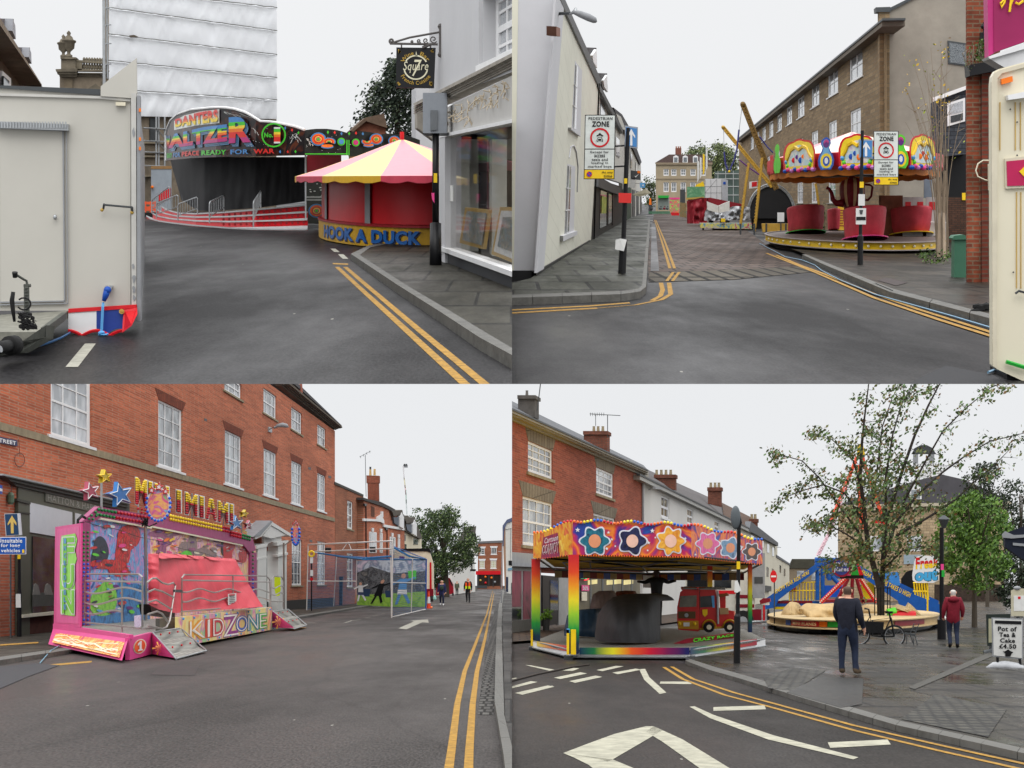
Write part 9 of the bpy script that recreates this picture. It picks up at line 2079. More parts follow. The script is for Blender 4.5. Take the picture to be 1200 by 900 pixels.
q(ez2,[(794,727.5),(818.5,727.5),(818.5,737.5),(795,736.5)],.04,.06,'bumper',M('trim_gold',C(190,140,35),rg=.35),e1);q(ez2,[(801,729.5),(808,729.5),(808,734),(801,734)],.06,.02,'number_plate',P.paper,e1)
for x in(796.5,814):b=MB();b.ball(ez2 .px(x,731,.08),.055,8);b.B('headlight',P.yellow,e1,smooth=1)
for x in(831,855):
 b=MB();c=ez2 .px(x,735,.05);b.tu([c,c-T.dir*.15],6.2*Yz/F,14);w_=b.B('wheel',P.rubber,fe);b=MB();c=ez2 .px(x,735,.24);b.tu([c,c-T.dir*.02],3*Yz/F,10);b.B('hub',P.cream,w_)
 b=MB();b.tu([ez2 .px(x+7.5*cos(t),735-8.5*sin(t),.04)for t in[i*.314 for i in range(11)]],.03,5);b.B('wheel_arch',M('trim_gold',(0,0,0,1)),fe)
b=MB();b.tu([ez2 .px(817.5,690.5,.0),ez2 .px(817.5,688,0)],.05,6);b.box(ez2 .px(799,691.5,.0),VV((.72,0,0)),VV((0,.3,0)),VV((0,0,.07)));b.B('roof_bar',FR,fe)
b=MB();b.tu([ez2 .px(800,689.5,.02),ez2 .px(850,690.5,.02)],.025,5);b.tu([ez2 .px(802,688,-.2),ez2 .px(850,689,-.2)],.025,5)
for i in range(8):b.tu([ez2 .px(804+i*6,689.6,.02),ez2 .px(804+i*6,688.2,-.2)],.015,4)
b.B('ladder',P.steel,fe);b=MB();b.tu([ez2 .px(841,692,0),ez2 .px(841.5,731,.05)],.035,7);b.B('exhaust_pipe',P.steel,fe)
q(ez2,[(843,697),(850,697),(850,716),(844,715)],-.1,.2,'tank',FR,fe);q(ez2,[(842,696),(852,695),(854,698),(843,700)],-.05,.25,'gold_seat_back',M('seat_bronze',C(140,80,40)),fe);q(ez2,[(843,712.5),(853,712.5),(854,719.5),(844,720)],.02,.2,'seat',M('seat_tan',C(175,140,100)),fe)
q(ez2,[(823,714.5),(829,714),(829,720),(826,723),(823.5,720)],.02,.01,'crest',P.yellow,fe);q(ez2,[(820,736),(861,733),(861,735.5),(820,738.5)],.03,.05,'gold_sill',M('trim_gold',(0,0,0,1)),fe)
nb_=MB().pr([at(x,y,YC*1.08)for x,y in((790,754.5),(806,749),(860,742),(863,743),(863,747.5),(815,752.5),(800,754.5))],VV((0,.1,0))).B('floor_board',P.maroon,rr)
MB().text('CRAZY RACE',lambda u,v:at(812+48*u,(753.5-7.6*u)*(1-v)+(747.5-5*u)*v,YC*1.08-.05),bold=.07).B('floor_board_outline',P.black,nb_);MB().text('CRAZY RACE',lambda u,v:at(812.5+47*u,(752.9-7.4*u)*(1-v)+(748-5*u)*v,YC*1.08-.08),bold=.03).B('floor_board_lettering',P.lime,nb_)
nq=fro(760,741);q(nq,[(753.5,674),(765,675),(764.5,689),(753.5,688.5)],-.1,.01,'price_notice',P.paper,rr)
def Q(pl,par,*rows):
 r=None
 for nm,pts,m,o_,t in rows:r=MB().qp(pl,pts,o_,t).B(nm,PD[m]if isinstance(m,str)else m,par)
 return r
def RC(x0,y0,x1,y1):return[(x0,y0),(x1,y0),(x1,y1),(x0,y1)]
def TB(par,nm,m,paths,r,Y,n=6):
 b=MB()
 for p in paths:b.tu([at(x,y,Y)for x,y in p],r,n)
 return b.B(nm,PD[m]if isinstance(m,str)else m,par)
o,L2=figure(T.g(769.5,747)+VV((0,0,.45)),2.0,R(180),dict(rel=(.2,0,.74),rwr=(.3,.02,.76),rha=(.35,.02,.76),lel=(-.2,0,.74),lwr=(-.3,.02,.77),lha=(-.35,.02,.77)),dict(top=P.black,leg=P.black,skin=M('mannequin_face',C(60,45,40)),hair=P.black,shoe=P.black),'black clothed figure with arms out in the middle of the rainbow ride')
lr=thing('showman_lorry','white showman lorry with red bands parked behind the rainbow ride','lorry',T.g(845,730));z=fro(845,730);LW=M('lorry_ivory',C(205,202,190),rg=.4)
Q(z,lr,('cab',[(803,664),(808,656),(862,656),(862,728),(803,728)],LW,0,.6),('box_body',RC(862,644,884,722),LW,.1,.6),('grey_locker',RC(882,648,896,701),'grey',.3,.4),('red_band',RC(862,697,884,701),'maroon',.13,.03),('red_band',RC(862,708,884,712),'maroon',.13,.03),('windscreen',[(806,663),(834,662),(832,690),(805,690)],'black',.03,.03),('side_window',RC(837,662,857,689),G_DARK,.03,.03),('red_band',RC(803,692,862,696),'red',.02,.03),('fuel_tank',RC(876,714,892,727),'maroon',.2,.3),('bumper',RC(803,720,862,728),'dsteel',.05,.2),('locker_vent',RC(884,676,894,684),'dsteel',.32,.02))
for x in(871,812):b=MB();c=z.px(x,728,.3);b.tu([c,c-T.dir*.3],.55,16);w_=b.B('wheel',P.rubber,lr);b=MB();b.tu([c-T.dir*.32,c-T.dir*.34],.25,12);b.B('hub',P.steel,w_)
mp=thing('mirror_pole','black pole with a round traffic mirror seen nearly edge on','mirror',T.g(863.5,781));z=fro(863.5,781);Y=z.O.y
b=MB();b.tu([T.g(863.5,781,.07),z.px(864,722,0),z.px(864.5,719,0),z.px(866,618,0)],[.075,.07,.045,.042],12);b.B('pole',P.black,mp)
b=MB();b.ball(at(862,606.5,Y),.26,18,sx=.42,sy=.3,sz=1.);b.B('mirror_back',M('mirror_grey',C(88,94,98),rg=.4),mp,smooth=1);TB(mp,'bracket','black',[[(866,620),(868,612),(866,604)]],.03,Y)
Q(z,mp,('yellow_band',RC(863.3,658,867.3,667),'yellow',.06,.03),('white_rag',[(861,681),(864,680),(868.5,692),(864,694.5),(860.5,694)],'paper',.1,.06))
mp=thing('plane_ride','round children plane ride under beige sheets with a red pyramid centre','fairground ride',T.g(1003,735));Yc=80.;c0=T.gw((1002-CX)/F*Yc,Yc);r0=99/F*Yc;DZ=5.;WDC=M('ride_wood',C(190,165,120),rg=.6,var=.15)
b=MB();b.la(c0,[(r0,.26),(r0,.3),(r0*.97,.32),(r0*.97,.55),(r0*.99,.56),(r0*.99,.6),(.2,.62)],64,DZ);b.B('platform',WDC,mp)
b=MB();b.la(c0,[(r0*.9,0.),(r0*.9,.27)],40,DZ);b.B('dark_skirt',P.black,mp);rp_=lambda t,k,h:c0+VV((r0*k*cos(t),0,h))+T.dir*(r0*k*sin(t)*DZ)
for x0,x1,m in((918,924,'blue'),(925,958,'red'),(959,968,'orange'),(969,988,'green'),(1050,1086,'maroon')):
 ta,tz_=ring_theta(c0,r0,DZ,x0,.4),ring_theta(c0,r0,DZ,x1,.4);b=MB()
 for i in range(6):u,v=ta+(tz_-ta)*i/6,ta+(tz_-ta)*(i+1)/6;b.fc([rp_(u,.975,.34),rp_(v,.975,.34),rp_(v,.975,.53),rp_(u,.975,.53)])
 pn=b.B('painted_panel',PD[m],mp)
 if m=='red':MB().text('MINI PLANES',lambda u,v:rp_(ta+(tz_-ta)*(.08+.84*u),.98,.37+.12*v),bold=.02).B('panel_lettering',M('letter_cream',C(225,200,150)),pn)
BEI=M('sheet_beige',C(186,158,112),rg=.7,var=.2,bump=.4,bscale=3)
for tp,bt,Y in(([(914,722),(919,712),(926,705),(934,707),(940,714),(944,722)],724,74),([(936,712),(944,707),(960,708),(975,707),(992,709),(996,716)],pl_([(936,716),(952,727),(968,727),(996,722)]),68),([(1004,712),(1016,708),(1030,709),(1048,710),(1060,712)],722,78),([(1042,712),(1052,708),(1062,711),(1065,706),(1070,711),(1079,720)],pl_([(1042,714),(1060,716),(1079,724)]),72)):lump(mp,'beige_sheet',tp,bt,Y,BEI,1.2,amp=1.8)
TB(mp,'red_plane','red',[[(1046,723),(1060,720),(1072,722)]],.2,71,8);TB(mp,'yellow_plane','lime',[[(1040,718),(1050,716)]],.16,71,8)
TB(mp,'pyramid_leg','red',[[(991,678),(962,706)],[(1008,678),(1027,706)]],.1,79);TB(mp,'pyramid_leg','maroon',[[(994,678),(979,708)],[(1004,678),(1012,707)],[(999,676),(998,710)],[(964,704),(1026,704)]],.09,80)
b=MB()
for i in range(16):
 for x0,x1 in((990,961),(1009.5,1028)):b.ball(at(x0+(x1-x0)*i/15,678+28*i/15,78.8),.04,5)
b.B('leg_lamps',P.cream,mp);z=Plane(at(986,677,78),VV((1,0,0)),N=-T.dir)
Q(z,mp,('crown_ring',RC(984,674,1012,678),'black',0,.4),('crown_green',[(998,672),(1001,656),(1004,664),(1007,674),(996,675)],'green',0,.2),('crown_red',[(1003,658),(1005,655),(1008,664),(1012,674),(1007,674)],'red',.02,.2),('crown_pink',RC(985,671,997,674.5),'pink',.03,.2))
cc=lambda r_,o_:[z.px(986+r_*cos(i*.3),665+r_*sin(i*.3),o_)for i in range(21)]
sg=MB().pr(cc(11.3,.3),T.dir*.15).B('name_disc',M('disc_red',C(150,25,60)),mp);MB().fc(cc(9,.32)).B('disc_face',M('disc_blue',C(50,65,140)),sg);b=MB();b.text('mini',pm(z,[(979,657.5),(992,657.5),(992,663.5),(979,663.5)],.34),bold=.03);b.text('planes',pm(z,[(977.5,664.5),(994.5,664.5),(994.5,671),(977.5,671)],.34),bold=.03);b.B('disc_lettering',M('disc_silver',C(200,200,225)),sg)
fo=thing('swing_arm_ride','blue and yellow swing ride with sloping lettered beams and a red pylon','fairground ride',T.g(1000,722));Y=T.dp(722);z=fro(1000,722);RB_=M('ride_blue',C(28,85,160),rg=.45,var=.15)
bm1=Q(z,fo,('beam',[(896,708),(898,701),(956,661),(959,667),(912,703),(908,712),(897,714)],RB_,.3,.4));bm2=Q(z,fo,('beam',[(1003,660),(1008,663),(1062,693),(1101,708),(1101,733),(1060,728),(1052,704),(1000,669)],RB_,.3,.4));Q(z,fo,('rear_beam',[(1050,681),(1100,704),(1100,712),(1050,690)],RB_,-.5,.3))
MB().text('KNOW FEAR RIDE HERE',bil(*[z.px(x,y,.33)for x,y in((907,691.5),(948,668),(948,672.5),(909,696))]),bold=.02).B('beam_lettering',P.yellow,bm1);MB().text('FREAK OUT RIDE TAKES U HIGH',bil(*[z.px(x,y,.33)for x,y in((1011,667.5),(1068,695),(1066,700.5),(1009,672))]),bold=.02).B('beam_lettering',P.yellow,bm2)
TB(fo,'column',RB_,[[(958,654),(958,703)],[(964,656),(964,703)],[(962,661),(988,690)],[(974,658),(990,680)],[(972,661),(972,680)]],.14,Y,8);TB(fo,'head_beam',RB_,[[(955,656),(1000,657)],[(955,661),(990,662)]],.16,Y)
Q(z,fo,('base',[(903,705),(985,704),(985,709),(903,711)],RB_,-.2,.8),('yellow_base',RC(908,708,960,714),'yellow',-.25,.6),('red_stripe',RC(904,704,952,707),'maroon',-.15,.05),('yellow_panel',[(1008,686),(1024,680),(1026,704),(1008,704)],'yellow',-.6,.2),('control_box',RC(965,686,984,700),'blue',.0,.4),('blue_sheet',[(1026,672),(1053,670),(1055,686),(1040,688),(1024,684)],M('sheet_sky',C(60,130,195),rg=.5,bump=.4),-.4,.6),('blue_sheet',[(968,672),(985,671),(985,678),(968,678)],MC['sheet_sky'],-.4,.3))
TB(fo,'fence','yellow',[[(x,682+abs(x-940)*.05),(x,704)]for x in range(925,962,4)]+[[(925,683),(961,682)],[(925,692),(961,692)]],.03,Y,4);TB(fo,'fence','yellow',[[(x,683),(x+2,703)]for x in range(1071,1086,3)]+[[(1070,683),(1086,683)],[(1086,683),(1088,703)],[(1070,693),(1087,693)]],.05,Y,4)
PY=[M('pylon_pink',C(225,190,200)),M('pylon_red',C(225,90,60)),M('pylon_yellow',C(215,180,40))]
for(a,c),m in((((959,651),(972,625)),0),(((972,625),(996,560)),0),(((975,610),(1005,535)),1),(((1008,528),(1040,622)),1),(((1010,620),(1006,545)),1)):
 b=MB();A,B_=at(*a,Y),at(*c,Y);w_=VV((.11,0,0))
 b.pr([A-w_,A+w_,B_+w_*.8,B_-w_*.8],VV((0,.3,0)))
 for i in range(10):p,q2=A.lerp(B_,i/10),A.lerp(B_,(i+1)/10);s=1 if i%2 else-1;b.tu([p+w_*s,q2-w_*s],.03,4)
 b.B('pylon',PY[m],fo)
Q(z,fo,('pylon_head',[(1004,534),(1005,521),(1011,519),(1014,533)],PY[2],.2,.5),('red_seat',[(1022,610),(1037,609),(1036,613),(1023,613)],'red',.1,.3))
fs=thing('cut_out_sign','white cut out sign with red, yellow and blue cartoon letters','sign',T.g(1090,724));z=fro(1088,724)
bo=Q(z,fs,('board',[(1069,674),(1071,660),(1073,653),(1080,650.5),(1090,651.5),(1098,650),(1101,655),(1101,665),(1100,680),(1094,683),(1074,683),(1069.5,680)],'white',.2,.1))
b=MB();fr=bil(*[z.px(x,y,.22)for x,y in((1072.5,653.5),(1100,652),(1100,665),(1073,667.5))]);b.text('Freak',fr,bold=.04,shear=.1,bn=[(.4,1),(1,0)]);b.text('out',bil(*[z.px(x,y,.22)for x,y in((1073,668),(1098,666),(1099,680.5),(1072.5,681.5))]),m=2,bold=.07,shear=.1);b.B('cartoon_lettering',[P.red,P.yellow,M('cartoon_blue',C(70,165,215))],bo)
b=MB();b.text('Freak',lambda u,v:fr(u*1.02-.005,v*1.05-.04)+T.dir*.04,bold=.075,shear=.1);b.text('out',lambda u,v:bil(*[z.px(x,y,.19)for x,y in((1072,667.3),(1099,665.3),(1100,681.5),(1071.5,682.3))])(u,v)-T.dir*.01,bold=.09,shear=.1);b.B('letter_shadow',P.black,bo);Q(z,fs,('prop',RC(1086,683,1088,724),'yellow',0,.1))
mh=thing('market_hall','brown stone market hall with a slate roof and white cupola behind the trees','building',T.g(1080,706));z=fro(1085,705)
MST=brick('hall_stone',C(190,168,136),C(164,143,114),C(130,116,96),bw=.9,bh=.42,ms=.03,sn=.25,rg=.9);MB().qp(z,[(982,592),(1178,590),(1177,706),(982,706)],0,.5).B('wall',MST,mh,uvf=lambda p:(p.x,p.z));MB().qp(z,[(1178,590),(1184,590),(1178,612),(1177,706),(1177,600)],-.1,.5).B('corner',MST,mh,uvf=lambda p:(p.x,p.z))
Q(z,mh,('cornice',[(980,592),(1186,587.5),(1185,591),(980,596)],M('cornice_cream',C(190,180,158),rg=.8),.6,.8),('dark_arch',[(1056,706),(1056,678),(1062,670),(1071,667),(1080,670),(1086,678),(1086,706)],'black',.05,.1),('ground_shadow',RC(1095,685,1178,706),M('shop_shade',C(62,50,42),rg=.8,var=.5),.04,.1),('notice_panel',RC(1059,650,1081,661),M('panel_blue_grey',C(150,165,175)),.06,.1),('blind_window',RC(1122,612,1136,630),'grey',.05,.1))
for r in(RC(1063,628,1080,646),RC(1020,628,1036,646)):w_=Q(z,mh,('window',r,'white',.06,.1));Q(z,w_,('pane',[(r[0][0]+1.5,r[0][1]+2),(r[1][0]-1.5,r[0][1]+2),(r[1][0]-1.5,r[2][1]-2),(r[0][0]+1.5,r[2][1]-2)],G_PALE,.08,.02))
b=MB()
for i in range(26):b.qp(z,RC(984+i*7.8,596-i*.17,987+i*7.8,599-i*.17),.45,.4)
b.B('modillions',MC['cornice_cream'],mh)
MB().pr([z.px(x,y,.5)for x,y in((980,592),(1074,563),(1104,556),(1130,562),(1187,588))],T.dir*1.5).B('roof',M('hall_slate',C(82,80,84),rg=.7,var=.15,scale=.5),mh)
dd=Q(z,mh,('dormer',[(1066,572),(1073,567),(1080,572),(1080,585),(1066,585)],'white',.7,.6));Q(z,dd,('pane',RC(1068,574,1078,584),G_WIN,.73,.02))
Q(z,mh,('cupola_base',RC(1071,551,1107,560),'white',.2,.6),('cupola_rail',RC(1071,543.5,1107,545.5),'white',.2,.2));b=MB()
for x in range(1072,1107,3):b.qp(z,RC(x,544,x+1.3,553),.2,.15)
b.B('balusters',P.white,mh);Q(z,mh,('lantern',[(1070,546),(1070,531),(1076,531),(1076,546)],'grey',.1,.3),('lantern',[(1089,546),(1089,531),(1095,531),(1095,546)],'grey',.1,.3),('dome',[(1068,532),(1072,525),(1079,521.5),(1086,521.5),(1093,525),(1097,532)],'dsteel',.15,.5))
tr_=thing('young_plane_tree','sparse leggy tree in an iron guard in the middle of the square','tree',T.g(1033,738));Y=T.dp(738);br_=[[(1033,738),(1031,690),(1025,668),(1017,640),(1013,600),(1008,560),(1010,520),(1013,490),(1018,450)],[(1033,700),(1035,655),(1038,620),(1045,590),(1058,550),(1072,510),(1088,475),(1100,452),(1110,430)],[(1036,655),(1050,612),(1075,580),(1105,553),(1130,535),(1160,517),(1190,510),(1210,505)],[(1058,590),(1085,540),(1105,505),(1130,480),(1160,455),(1185,444)],[(1023,662),(1005,622),(985,595),(960,560),(940,540),(915,533),(908,538)],[(1012,612),(990,578),(965,568),(940,575),(920,583),(903,597)],[(1017,642),(990,625),(965,612),(942,622)],[(1011,580),(1000,540),(975,515),(952,509)],[(1038,612),(1038,560),(1046,510),(1056,475),(1070,448)],[(1050,628),(1090,605),(1120,585),(1145,562),(1165,545),(1190,520)],[(1022,600),(1028,550),(1034,500),(1046,465),(1058,445)],[(1034,668),(1058,645),(1082,640),(1105,650)],[(1020,655),(1000,650),(980,655),(962,665)]]
b=MB();lv=MB()
for k,pts in enumerate(br_):
 dy=RU(-2.5,2.5)if k>1 else k;n=len(pts);W_=[at(x,y,Y+dy*i/(n-1))for i,(x,y)in enumerate(pts)];r0=(.16,.12,.07,.05,.06,.05,.05,.05,.06,.06,.05,.05,.05)[k];b.tu(W_,[r0*(1-.85*i/(n-1))for i in range(n)],7)
 for _ in range(34 if k>1 else 44):
  i=RU(.3 if k<2 else.18,n-1.001)if k else RU(3,n-1.001);p=W_[int(i)].lerp(W_[int(i)+1],i%1);o_=VV((RG(0,.2),RG(0,.7),RG(-.02,.17)))
  b.tu([p,p+o_],[.012,.005],4);lv_(lv,p+o_,.3,random.choice((7,15,24)),.09,[0,0,0,1,1,2,2,3],.9,2)
for _ in range(130):lv_(lv,at(RG(1030,28),RG(590,42),Y+RG(0,2)),.4,random.choice((8,18,28)),.092,[0,0,0,1,1,2,2,3],.9,2)
b.B('trunk',M('bark_wet',C(48,42,38),rg=.8,var=.3),tr_);lv.B('crown',[M('plane_leaf',C(80,106,58),rg=.6,var=.35,scale=3),M('plane_leaf_dark',C(56,68,46),rg=.6),M('plane_leaf_olive',C(108,114,70),rg=.6),M('plane_leaf_rust',C(118,90,58),rg=.6)],tr_,fill=0)
TB(tr_,'iron_guard','black',[[(x,688),(x,745)]for x in(1025,1028.5,1032,1036,1040,1043)]+[[(1025,y),(1043,y)]for y in(689,704,728,744)],.022,Y-.6,4)
LVN=[M('lime_tree_leaf',C(92,126,54),rg=.6,var=.3,scale=2),M('lime_tree_dark',C(58,84,38),rg=.6),M('lime_tree_light',C(108,140,58),rg=.6)]
round_tree('broad_leaf_tree','full bright green tree behind the person in the red jacket',1098,1186,578,692,T.dp(737),230,2.3,[0,0,1,2],.13,1.15)
LVN=[M('dusk_leaf',C(48,60,38),rg=.7,var=.3),M('dusk_leaf_dark',C(30,40,26),rg=.7),M('dusk_leaf',(0,0,0,1))]
round_tree('background_tree','dark tree top rising above the market hall roof at right',1128,1186,545,612,T.dp(712),75,1.5,[0,1],.2);round_tree('background_tree','dark thin tree cut by the right edge above the navy canopy',1178,1214,560,690,T.dp(718),70,1.6,[0,1],.15);round_tree('dark_bush','dark bush under the right hand canopy beside the menu stand',1166,1212,648,712,T.dp(722),80,1.8,[1,1,0],.05)
lp=thing('lamp_post','black heritage lamp post between the cut out sign and the green tree','street lamp',T.g(1103.5,752));z=fro(1103.5,752);Y=z.O.y;TB(lp,'column','black',[[(1103.5,753),(1103.5,618)]],.07,Y,10);TB(lp,'base','black',[[(1103.5,753),(1103.5,726)]],.14,Y,10);b=MB();b.la(at(1106,619,Y),[(.06,0),(.17,.28),(.19,.3),(.03,.42)],8,slope=0);b.B('lantern',P.dsteel,lp);Q(z,lp,('pink_banner',RC(1102.5,661,1106,668),'pink',.1,.03),('green_banner',RC(1103.5,668,1107,676),'green',.1,.03))
bk=thing('cargo_bicycle','black cargo bicycle leaning by the tree guard','bicycle',T.g(1030,757));z=fro(1030,757);Y=z.O.y
for cx_,cy_,r_ in((1048,745.5,12.3),(1007,743.5,12)):
 b=MB();b.tu([z.px(cx_+r_*cos(i*.262),cy_+r_*sin(i*.262),0)for i in range(25)],.028,6);w_=b.B('wheel',P.rubber,bk);b=MB();b.tu([z.px(cx_+r_*.91*cos(i*.262),cy_+r_*.91*sin(i*.262),0)for i in range(25)],.012,5)
 for i in range(14):b.tu([z.px(cx_,cy_,0),z.px(cx_+r_*.9*cos(i*.449),cy_+r_*.9*sin(i*.449),0)],.003,3)
 b.B('rim',P.grey,w_)
TB(bk,'frame','black',[[(1048,745.5),(1034,746),(1022,727),(1044,724),(1034,746)],[(1007,743.5),(1020,722),(1022,745),(1034,746)],[(1044,724),(1048,745.5)],[(1044,728),(1042,718)],[(1020,724),(1018,714),(1013,713)]],.028,Y);Q(z,bk,('saddle',[(1036,716),(1047,716.5),(1046,719),(1038,719)],'black',.05,.15),('basket',[(1012,728),(1036,729),(1035,742),(1014,742)],'black',.02,.3))
ch=thing('cafe_chair','dark slatted cafe chair beside the bicycle wheel','chair',T.g(1070,759));Y=T.dp(759)
for p in([(1072,744),(1076,759.5)],[(1063,743),(1062,755)],[(1070,747),(1071,757)],[(1066,742),(1070,754)]):TB(ch,'leg','dsteel',[p],.015,Y,5)
z=fro(1070,759);Q(z,ch,('seat',[(1061,741.5),(1073,743),(1072,745.5),(1060,743)],'dsteel',0,.3));TB(ch,'backrest','dsteel',[[(1072,744),(1077,730.5),(1071,731),(1067,742)],[(1073,740),(1069,739)],[(1075,735),(1070,734.5)]],.015,Y,5)
ab=thing('pavement_sign','white pavement board offering a pot of tea and cake on a curved foot','sign',T.g(1181,786));z=fro(1181,786);bo=Q(z,ab,('frame',[(1162,723.7),(1199.3,725),(1199,773),(1163,769.5)],'grey',.1,.05));Q(z,bo,('poster',[(1163.6,725.2),(1197.8,726.4),(1197.5,771.2),(1164.5,768)],M('poster_white',C(200,200,196),rg=.5),.115,.01));b=MB()
for t_,x0,x1,y0,y1 in(('Pot of',1169.5,1191.5,734,739.6),('Tea &',1171,1190.5,741,746.3),('Cake',1172,1189.5,747.8,753),('£4.50',1171,1191,754.6,759.8)):b.text(t_,pm(z,[(x0,y0),(x1,y0+.4),(x1,y1+.5),(x0,y1)],.13),bold=.03)
tpot=[(1175,763),(1178,766),(1178,769),(1184,769.5),(1185.5,766),(1187.5,764),(1185.5,763.5),(1183.5,762.5),(1181.5,761),(1179,762.5),(1177,763.5)];b.fc([z.px(x,y,.13)for x,y in tpot]);b.fc([z.px(x,y,.13)for x,y in((1166,727),(1197,728),(1197,731.7),(1166,730.7))]);b.B('poster_lettering',P.black,bo)
b=MB();b.tu([z.px(x,y,.1)for x,y in((1156,783),(1164,780.5),(1178,780),(1192,782.5),(1204,786))],[.03,.08,.1,.1,.06],8);b.B('foot',M('foot_white',C(175,177,180),rg=.5),ab,smooth=1);TB(ab,'spring','black',[[(1169,770),(1169,780)],[(1195,772),(1196,782)]],.03,z.O.y-.1)
mb=thing('menu_board','dark framed cafe menu board behind the white pavement board','sign',T.g(1160,768));z=fro(1162,768);bo=Q(z,mb,('frame',[(1155.5,720),(1184,719.5),(1184,758),(1157,757)],M('board_green_black',C(36,44,40)),0,.06));Q(z,bo,('sheet',RC(1158.5,725,1182,753),M('menu_cream',C(160,158,130)),.01,.01));b=MB();b.tu([z.px(1153,765.5,.1),z.px(1163,763,.1),z.px(1175,765,.1)],.07,7);b.B('foot',P.dsteel,mb);TB(mb,'stem','dsteel',[[(1161,757),(1161,765)]],.04,z.O.y)
ms=thing('menu_stand','cream menu case with a small lamp cut by the right edge','sign',T.g(1195,760));z=fro(1195,760);bo=Q(z,ms,('case',[(1185,692),(1190,690),(1214,689),(1214,722),(1185,722)],M('case_cream',C(190,184,160)),0,.1));Q(z,bo,('sheet',RC(1188,698,1214,716),'paper',.01,.01),('red_mark',RC(1193,699,1196,702),'red',.02,.005));b=MB();b.ball(z.px(1192,689,0),.06,8,sx=1.8);b.B('lamp',P.grey,ms);TB(ms,'post','dsteel',[[(1193,722),(1193,760)]],.05,z.O.y)
cn=thing('cafe_canopy','navy canopy on a white beam jutting in from the right edge','canopy',T.g(1195,775));z=fro(1195,775);Q(z,cn,('canopy_cloth',[(1177,625),(1210,613),(1210,662),(1196,654),(1178,641)],M('canopy_navy',C(18,24,40),rg=.7),0,.5),('beam',[(1174.5,626),(1178,622.5),(1188,627),(1210,626),(1210,629),(1186,631),(1175,630)],'grey',.05,.1),('beam',[(1187,636),(1210,638),(1210,641),(1187,639)],'grey',.03,.1),('post',RC(1206,640,1210,775),'dsteel',-.1,.1))
rs=thing('stop_sign','small red round sign on a thin pole left of the plane ride','sign',T.g(906,740));z=fro(906,740);Y=z.O.y;TB(rs,'pole','dsteel',[[(907.5,740),(907.5,670)]],.025,Y);MB().pr([z.px(906.5+4*cos(i*.42),675.5+7.3*sin(i*.42),.05)for i in range(15)],T.dir*.04).B('red_disc',P.red,rs);Q(z,rs,('white_bar',RC(903.5,674.5,909.5,676.5),'white',.06,.005))
pb_=thing('pay_booth','small red topped pay booth on legs at the left of the plane ride','booth',T.g(896,735));z=fro(896,735);Q(z,pb_,('body',RC(892,704,901,709),'white',0,.4),('roof',[(890,704),(894,701),(902,701),(903,705),(891,708)],'maroon',.05,.5),('leg',RC(894,709,896.5,730),'red',-.05,.1));TB(pb_,'trailer_wheel','rubber',[[(900,722),(901,722)]],.35,z.O.y+4,12);TB(pb_,'tow_bar','steel',[[(880,729),(905,728)],[(903,728),(903,742)]],.05,z.O.y)
man=dict(lkn=(-.06,.0,.285),lan=(-.062,-.01,.055),rkn=(.062,.07,.29),ran=(.08,.035,.055),rhe=(.08,.01,.022),rto=(.115,.125,.02),rel=(.15,-.02,.635),rwr=(.165,.05,.52),rha=(.17,.07,.475),lel=(-.13,.02,.64),lwr=(-.1,.09,.53),lha=(-.09,.12,.49),hem=.525)
o,L2=figure(T.g(993,795)+VV((0,0,.07)),1.72,R(-28),man,dict(top=cl('navy_jumper',26,28,40),leg=cl('dark_jeans',32,40,60),skin=SKN,hair=cl('cropped_brown_hair',84,66,56),shoe=cl('brown_shoe',88,74,58)),'person in a navy jumper and dark jeans walking across the wet square',fingers=True,bulk=1.22)
wk2=dict(walk(.03),hem=.44,rel=(.15,-.02,.64),lel=(-.15,-.02,.64),rwr=(.15,.03,.52),lwr=(-.16,.02,.5),lan=(-.055,-.07,.075),lhe=(-.055,-.1,.06),lto=(-.06,.0,.02))
o,L2=figure(T.g(1117,763)+VV((0,0,.07)),1.66,R(-6),wk2,dict(top=cl('maroon_jacket',112,20,36),leg=cl('dark_jeans',32,40,60),skin=SKN,hair=cl('white_hair',190,185,178),shoe=P.black),'person with white hair in a maroon hooded jacket walking away',bulk=1.25)
b=MB();b.ball(L2(0,-.055,.815),.085*1.66,10,sx=1.15,sy=.7,sz=.62);b.B('hood',cl('maroon_jacket',0,0,0),o,smooth=1);tag(MB().tu([T.g(1104,741)+VV((0,-.4,h))for h in(.55,.62,.7)],[.05,.07,.03],7).B('paper_bag',P.paper),'small white bag in the hand of the maroon jacket person','bag')
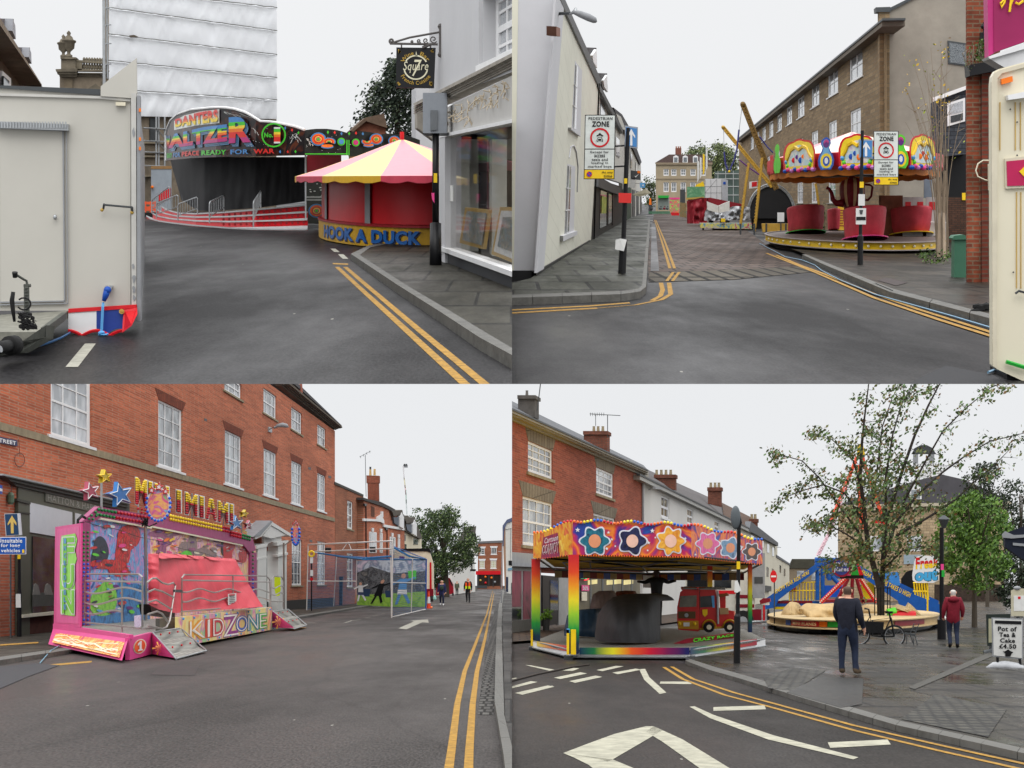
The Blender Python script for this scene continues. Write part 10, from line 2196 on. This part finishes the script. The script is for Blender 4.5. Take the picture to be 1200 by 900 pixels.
# trim each district to its own hillside
def trim(t):
 x0,x1,z0,z1=t.lim;ks={}
 for o,fill in reversed(t.objs):
  org=ORG[o.name];me=o.data
  if not len(me.vertices):continue
  lo=[min(v.co[i]for v in me.vertices)+org[i]for i in(0,2)];hi=[max(v.co[i]for v in me.vertices)+org[i]for i in(0,2)]
  todo=[]
  e=1e-4
  if lo[0]<x0-e:todo.append((VV((x0,0,0)),VV((-1,0,0))))
  if hi[0]>x1+e:todo.append((VV((x1,0,0)),VV((1,0,0))))
  if lo[1]<z0-e:todo.append((VV((0,0,z0)),VV((0,0,-1))))
  if hi[1]>z1+e:todo.append((VV((0,0,z1)),VV((0,0,1))))
  if not todo:continue
  bm=bmesh.new();bm.from_mesh(me)
  for co,no in todo:
   r=bmesh.ops.bisect_plane(bm,geom=bm.verts[:]+bm.edges[:]+bm.faces[:],plane_co=co-org,plane_no=no,clear_outer=True)
   if fill and len(bm.faces)<400:
    ed=[g for g in r['geom_cut']if isinstance(g,bmesh.types.BMEdge)]
    if len(ed)>2:
     try:bmesh.ops.edgenet_fill(bm,edges=ed)
     except Exception:pass
  if not bm.faces:
   bm.free()
   for c in list(o.children):c.parent=o.parent
   bpy.data.objects.remove(o);continue
  bm.to_mesh(me);bm.free();me.update()
for t in{id(x):x for x in list(globals().values())if isinstance(x,Town)}.values():trim(t)
for o in[o for o in COL.objects if o.type=='EMPTY' and not o.children]:bpy.data.objects.remove(o)
GROUPS=dict(site_hoarding='site hoardings round the upper streets',framed_picture='framed pictures in the shop window',sign_pole='pedestrian zone sign poles',shop_sign='hanging shop signs on the left terrace',feather_flag='feather flags above the stalls',power_cable='power cables on the ground',person='people out in the lower streets',covered_toy_vehicle='covered vehicles on the rainbow ride',background_tree='dark trees behind the square',far_tree='trees closing the upper street',street_light='wall mounted street lights',rubber_mat='rubber cable mats',traffic_cone='traffic cones')
for o in COL.objects:
 k=o.name.split('.')[0]
 if o.parent is None and k in GROUPS and o.get('label'):o['group']=GROUPS[k]
w=bpy.data.worlds.new('World');SC.world=w;w.use_nodes=True
N,L_=w.node_tree.nodes,w.node_tree.links;bg=N['Background'];bg.inputs['Strength'].default_value=.1
sky=N.new('ShaderNodeTexSky');sky.sky_type='NISHITA';sky.sun_disc=False
sky.sun_elevation=R(50);sky.sun_rotation=R(180);sky.air_density=2;sky.dust_density=6
hs_=N.new('ShaderNodeHueSaturation');hs_.inputs['Saturation'].default_value=.2;L_.new(sky.outputs[0],hs_.inputs['Color'])
tc=N.new('ShaderNodeTexCoord');sx=N.new('ShaderNodeSeparateXYZ');L_.new(tc.outputs['Generated'],sx.inputs[0])
nz=N.new('ShaderNodeTexNoise');nz.inputs['Scale'].default_value=2.2;nz.inputs['Detail'].default_value=5;L_.new(tc.outputs['Generated'],nz.inputs['Vector'])
rp=N.new('ShaderNodeValToRGB');e=rp.color_ramp.elements
e[0].position=0;e[0].color=(.875,.89,.91,1);e[1].position=1;e[1].color=(2.6,2.62,2.66,1)
x=e.new(.25);x.color=(.92,.93,.945,1);x=e.new(.6);x.color=(1.95,1.97,2.0,1)
L_.new(sx.outputs['Z'],rp.inputs['Fac'])
mu=N.new('ShaderNodeMapRange');mu.inputs['To Min'].default_value=9.4;mu.inputs['To Max'].default_value=10.2;L_.new(nz.outputs['Fac'],mu.inputs['Value'])
sc_=N.new('ShaderNodeVectorMath');sc_.operation='SCALE';L_.new(rp.outputs['Color'],sc_.inputs[0]);L_.new(mu.outputs[0],sc_.inputs['Scale'])
mx=N.new('ShaderNodeMix');mx.data_type='RGBA';mx.inputs['Factor'].default_value=.03
L_.new(sc_.outputs[0],mx.inputs['A']);L_.new(hs_.outputs[0],mx.inputs['B']);L_.new(mx.outputs['Result'],bg.inputs['Color'])
sl=bpy.data.lights.new('Sun','SUN');sl.energy=.6;sl.angle=R(30);sl.color=(1,.97,.93)
so=bpy.data.objects.new('Sun',sl);COL.objects.link(so);so.rotation_euler=(R(40),0,R(0));so.location=(0,-20,60)
cam=bpy.data.cameras.new('Camera');co=bpy.data.objects.new('Camera',cam);COL.objects.link(co)
co.location=(0,0,0);co.rotation_euler=(R(90),0,0);cam.sensor_width=36;cam.lens=36*F/1200;cam.clip_start=.1;cam.clip_end=500000
SC.camera=co
SC.view_settings.view_transform='Standard';SC.view_settings.look='None';SC.view_settings.exposure=0;SC.view_settings.gamma=1
SC.view_settings.use_curve_mapping=False
SC.cycles.max_bounces=5;SC.cycles.diffuse_bounces=3;SC.cycles.transparent_max_bounces=12
SC.render.engine='CYCLES'
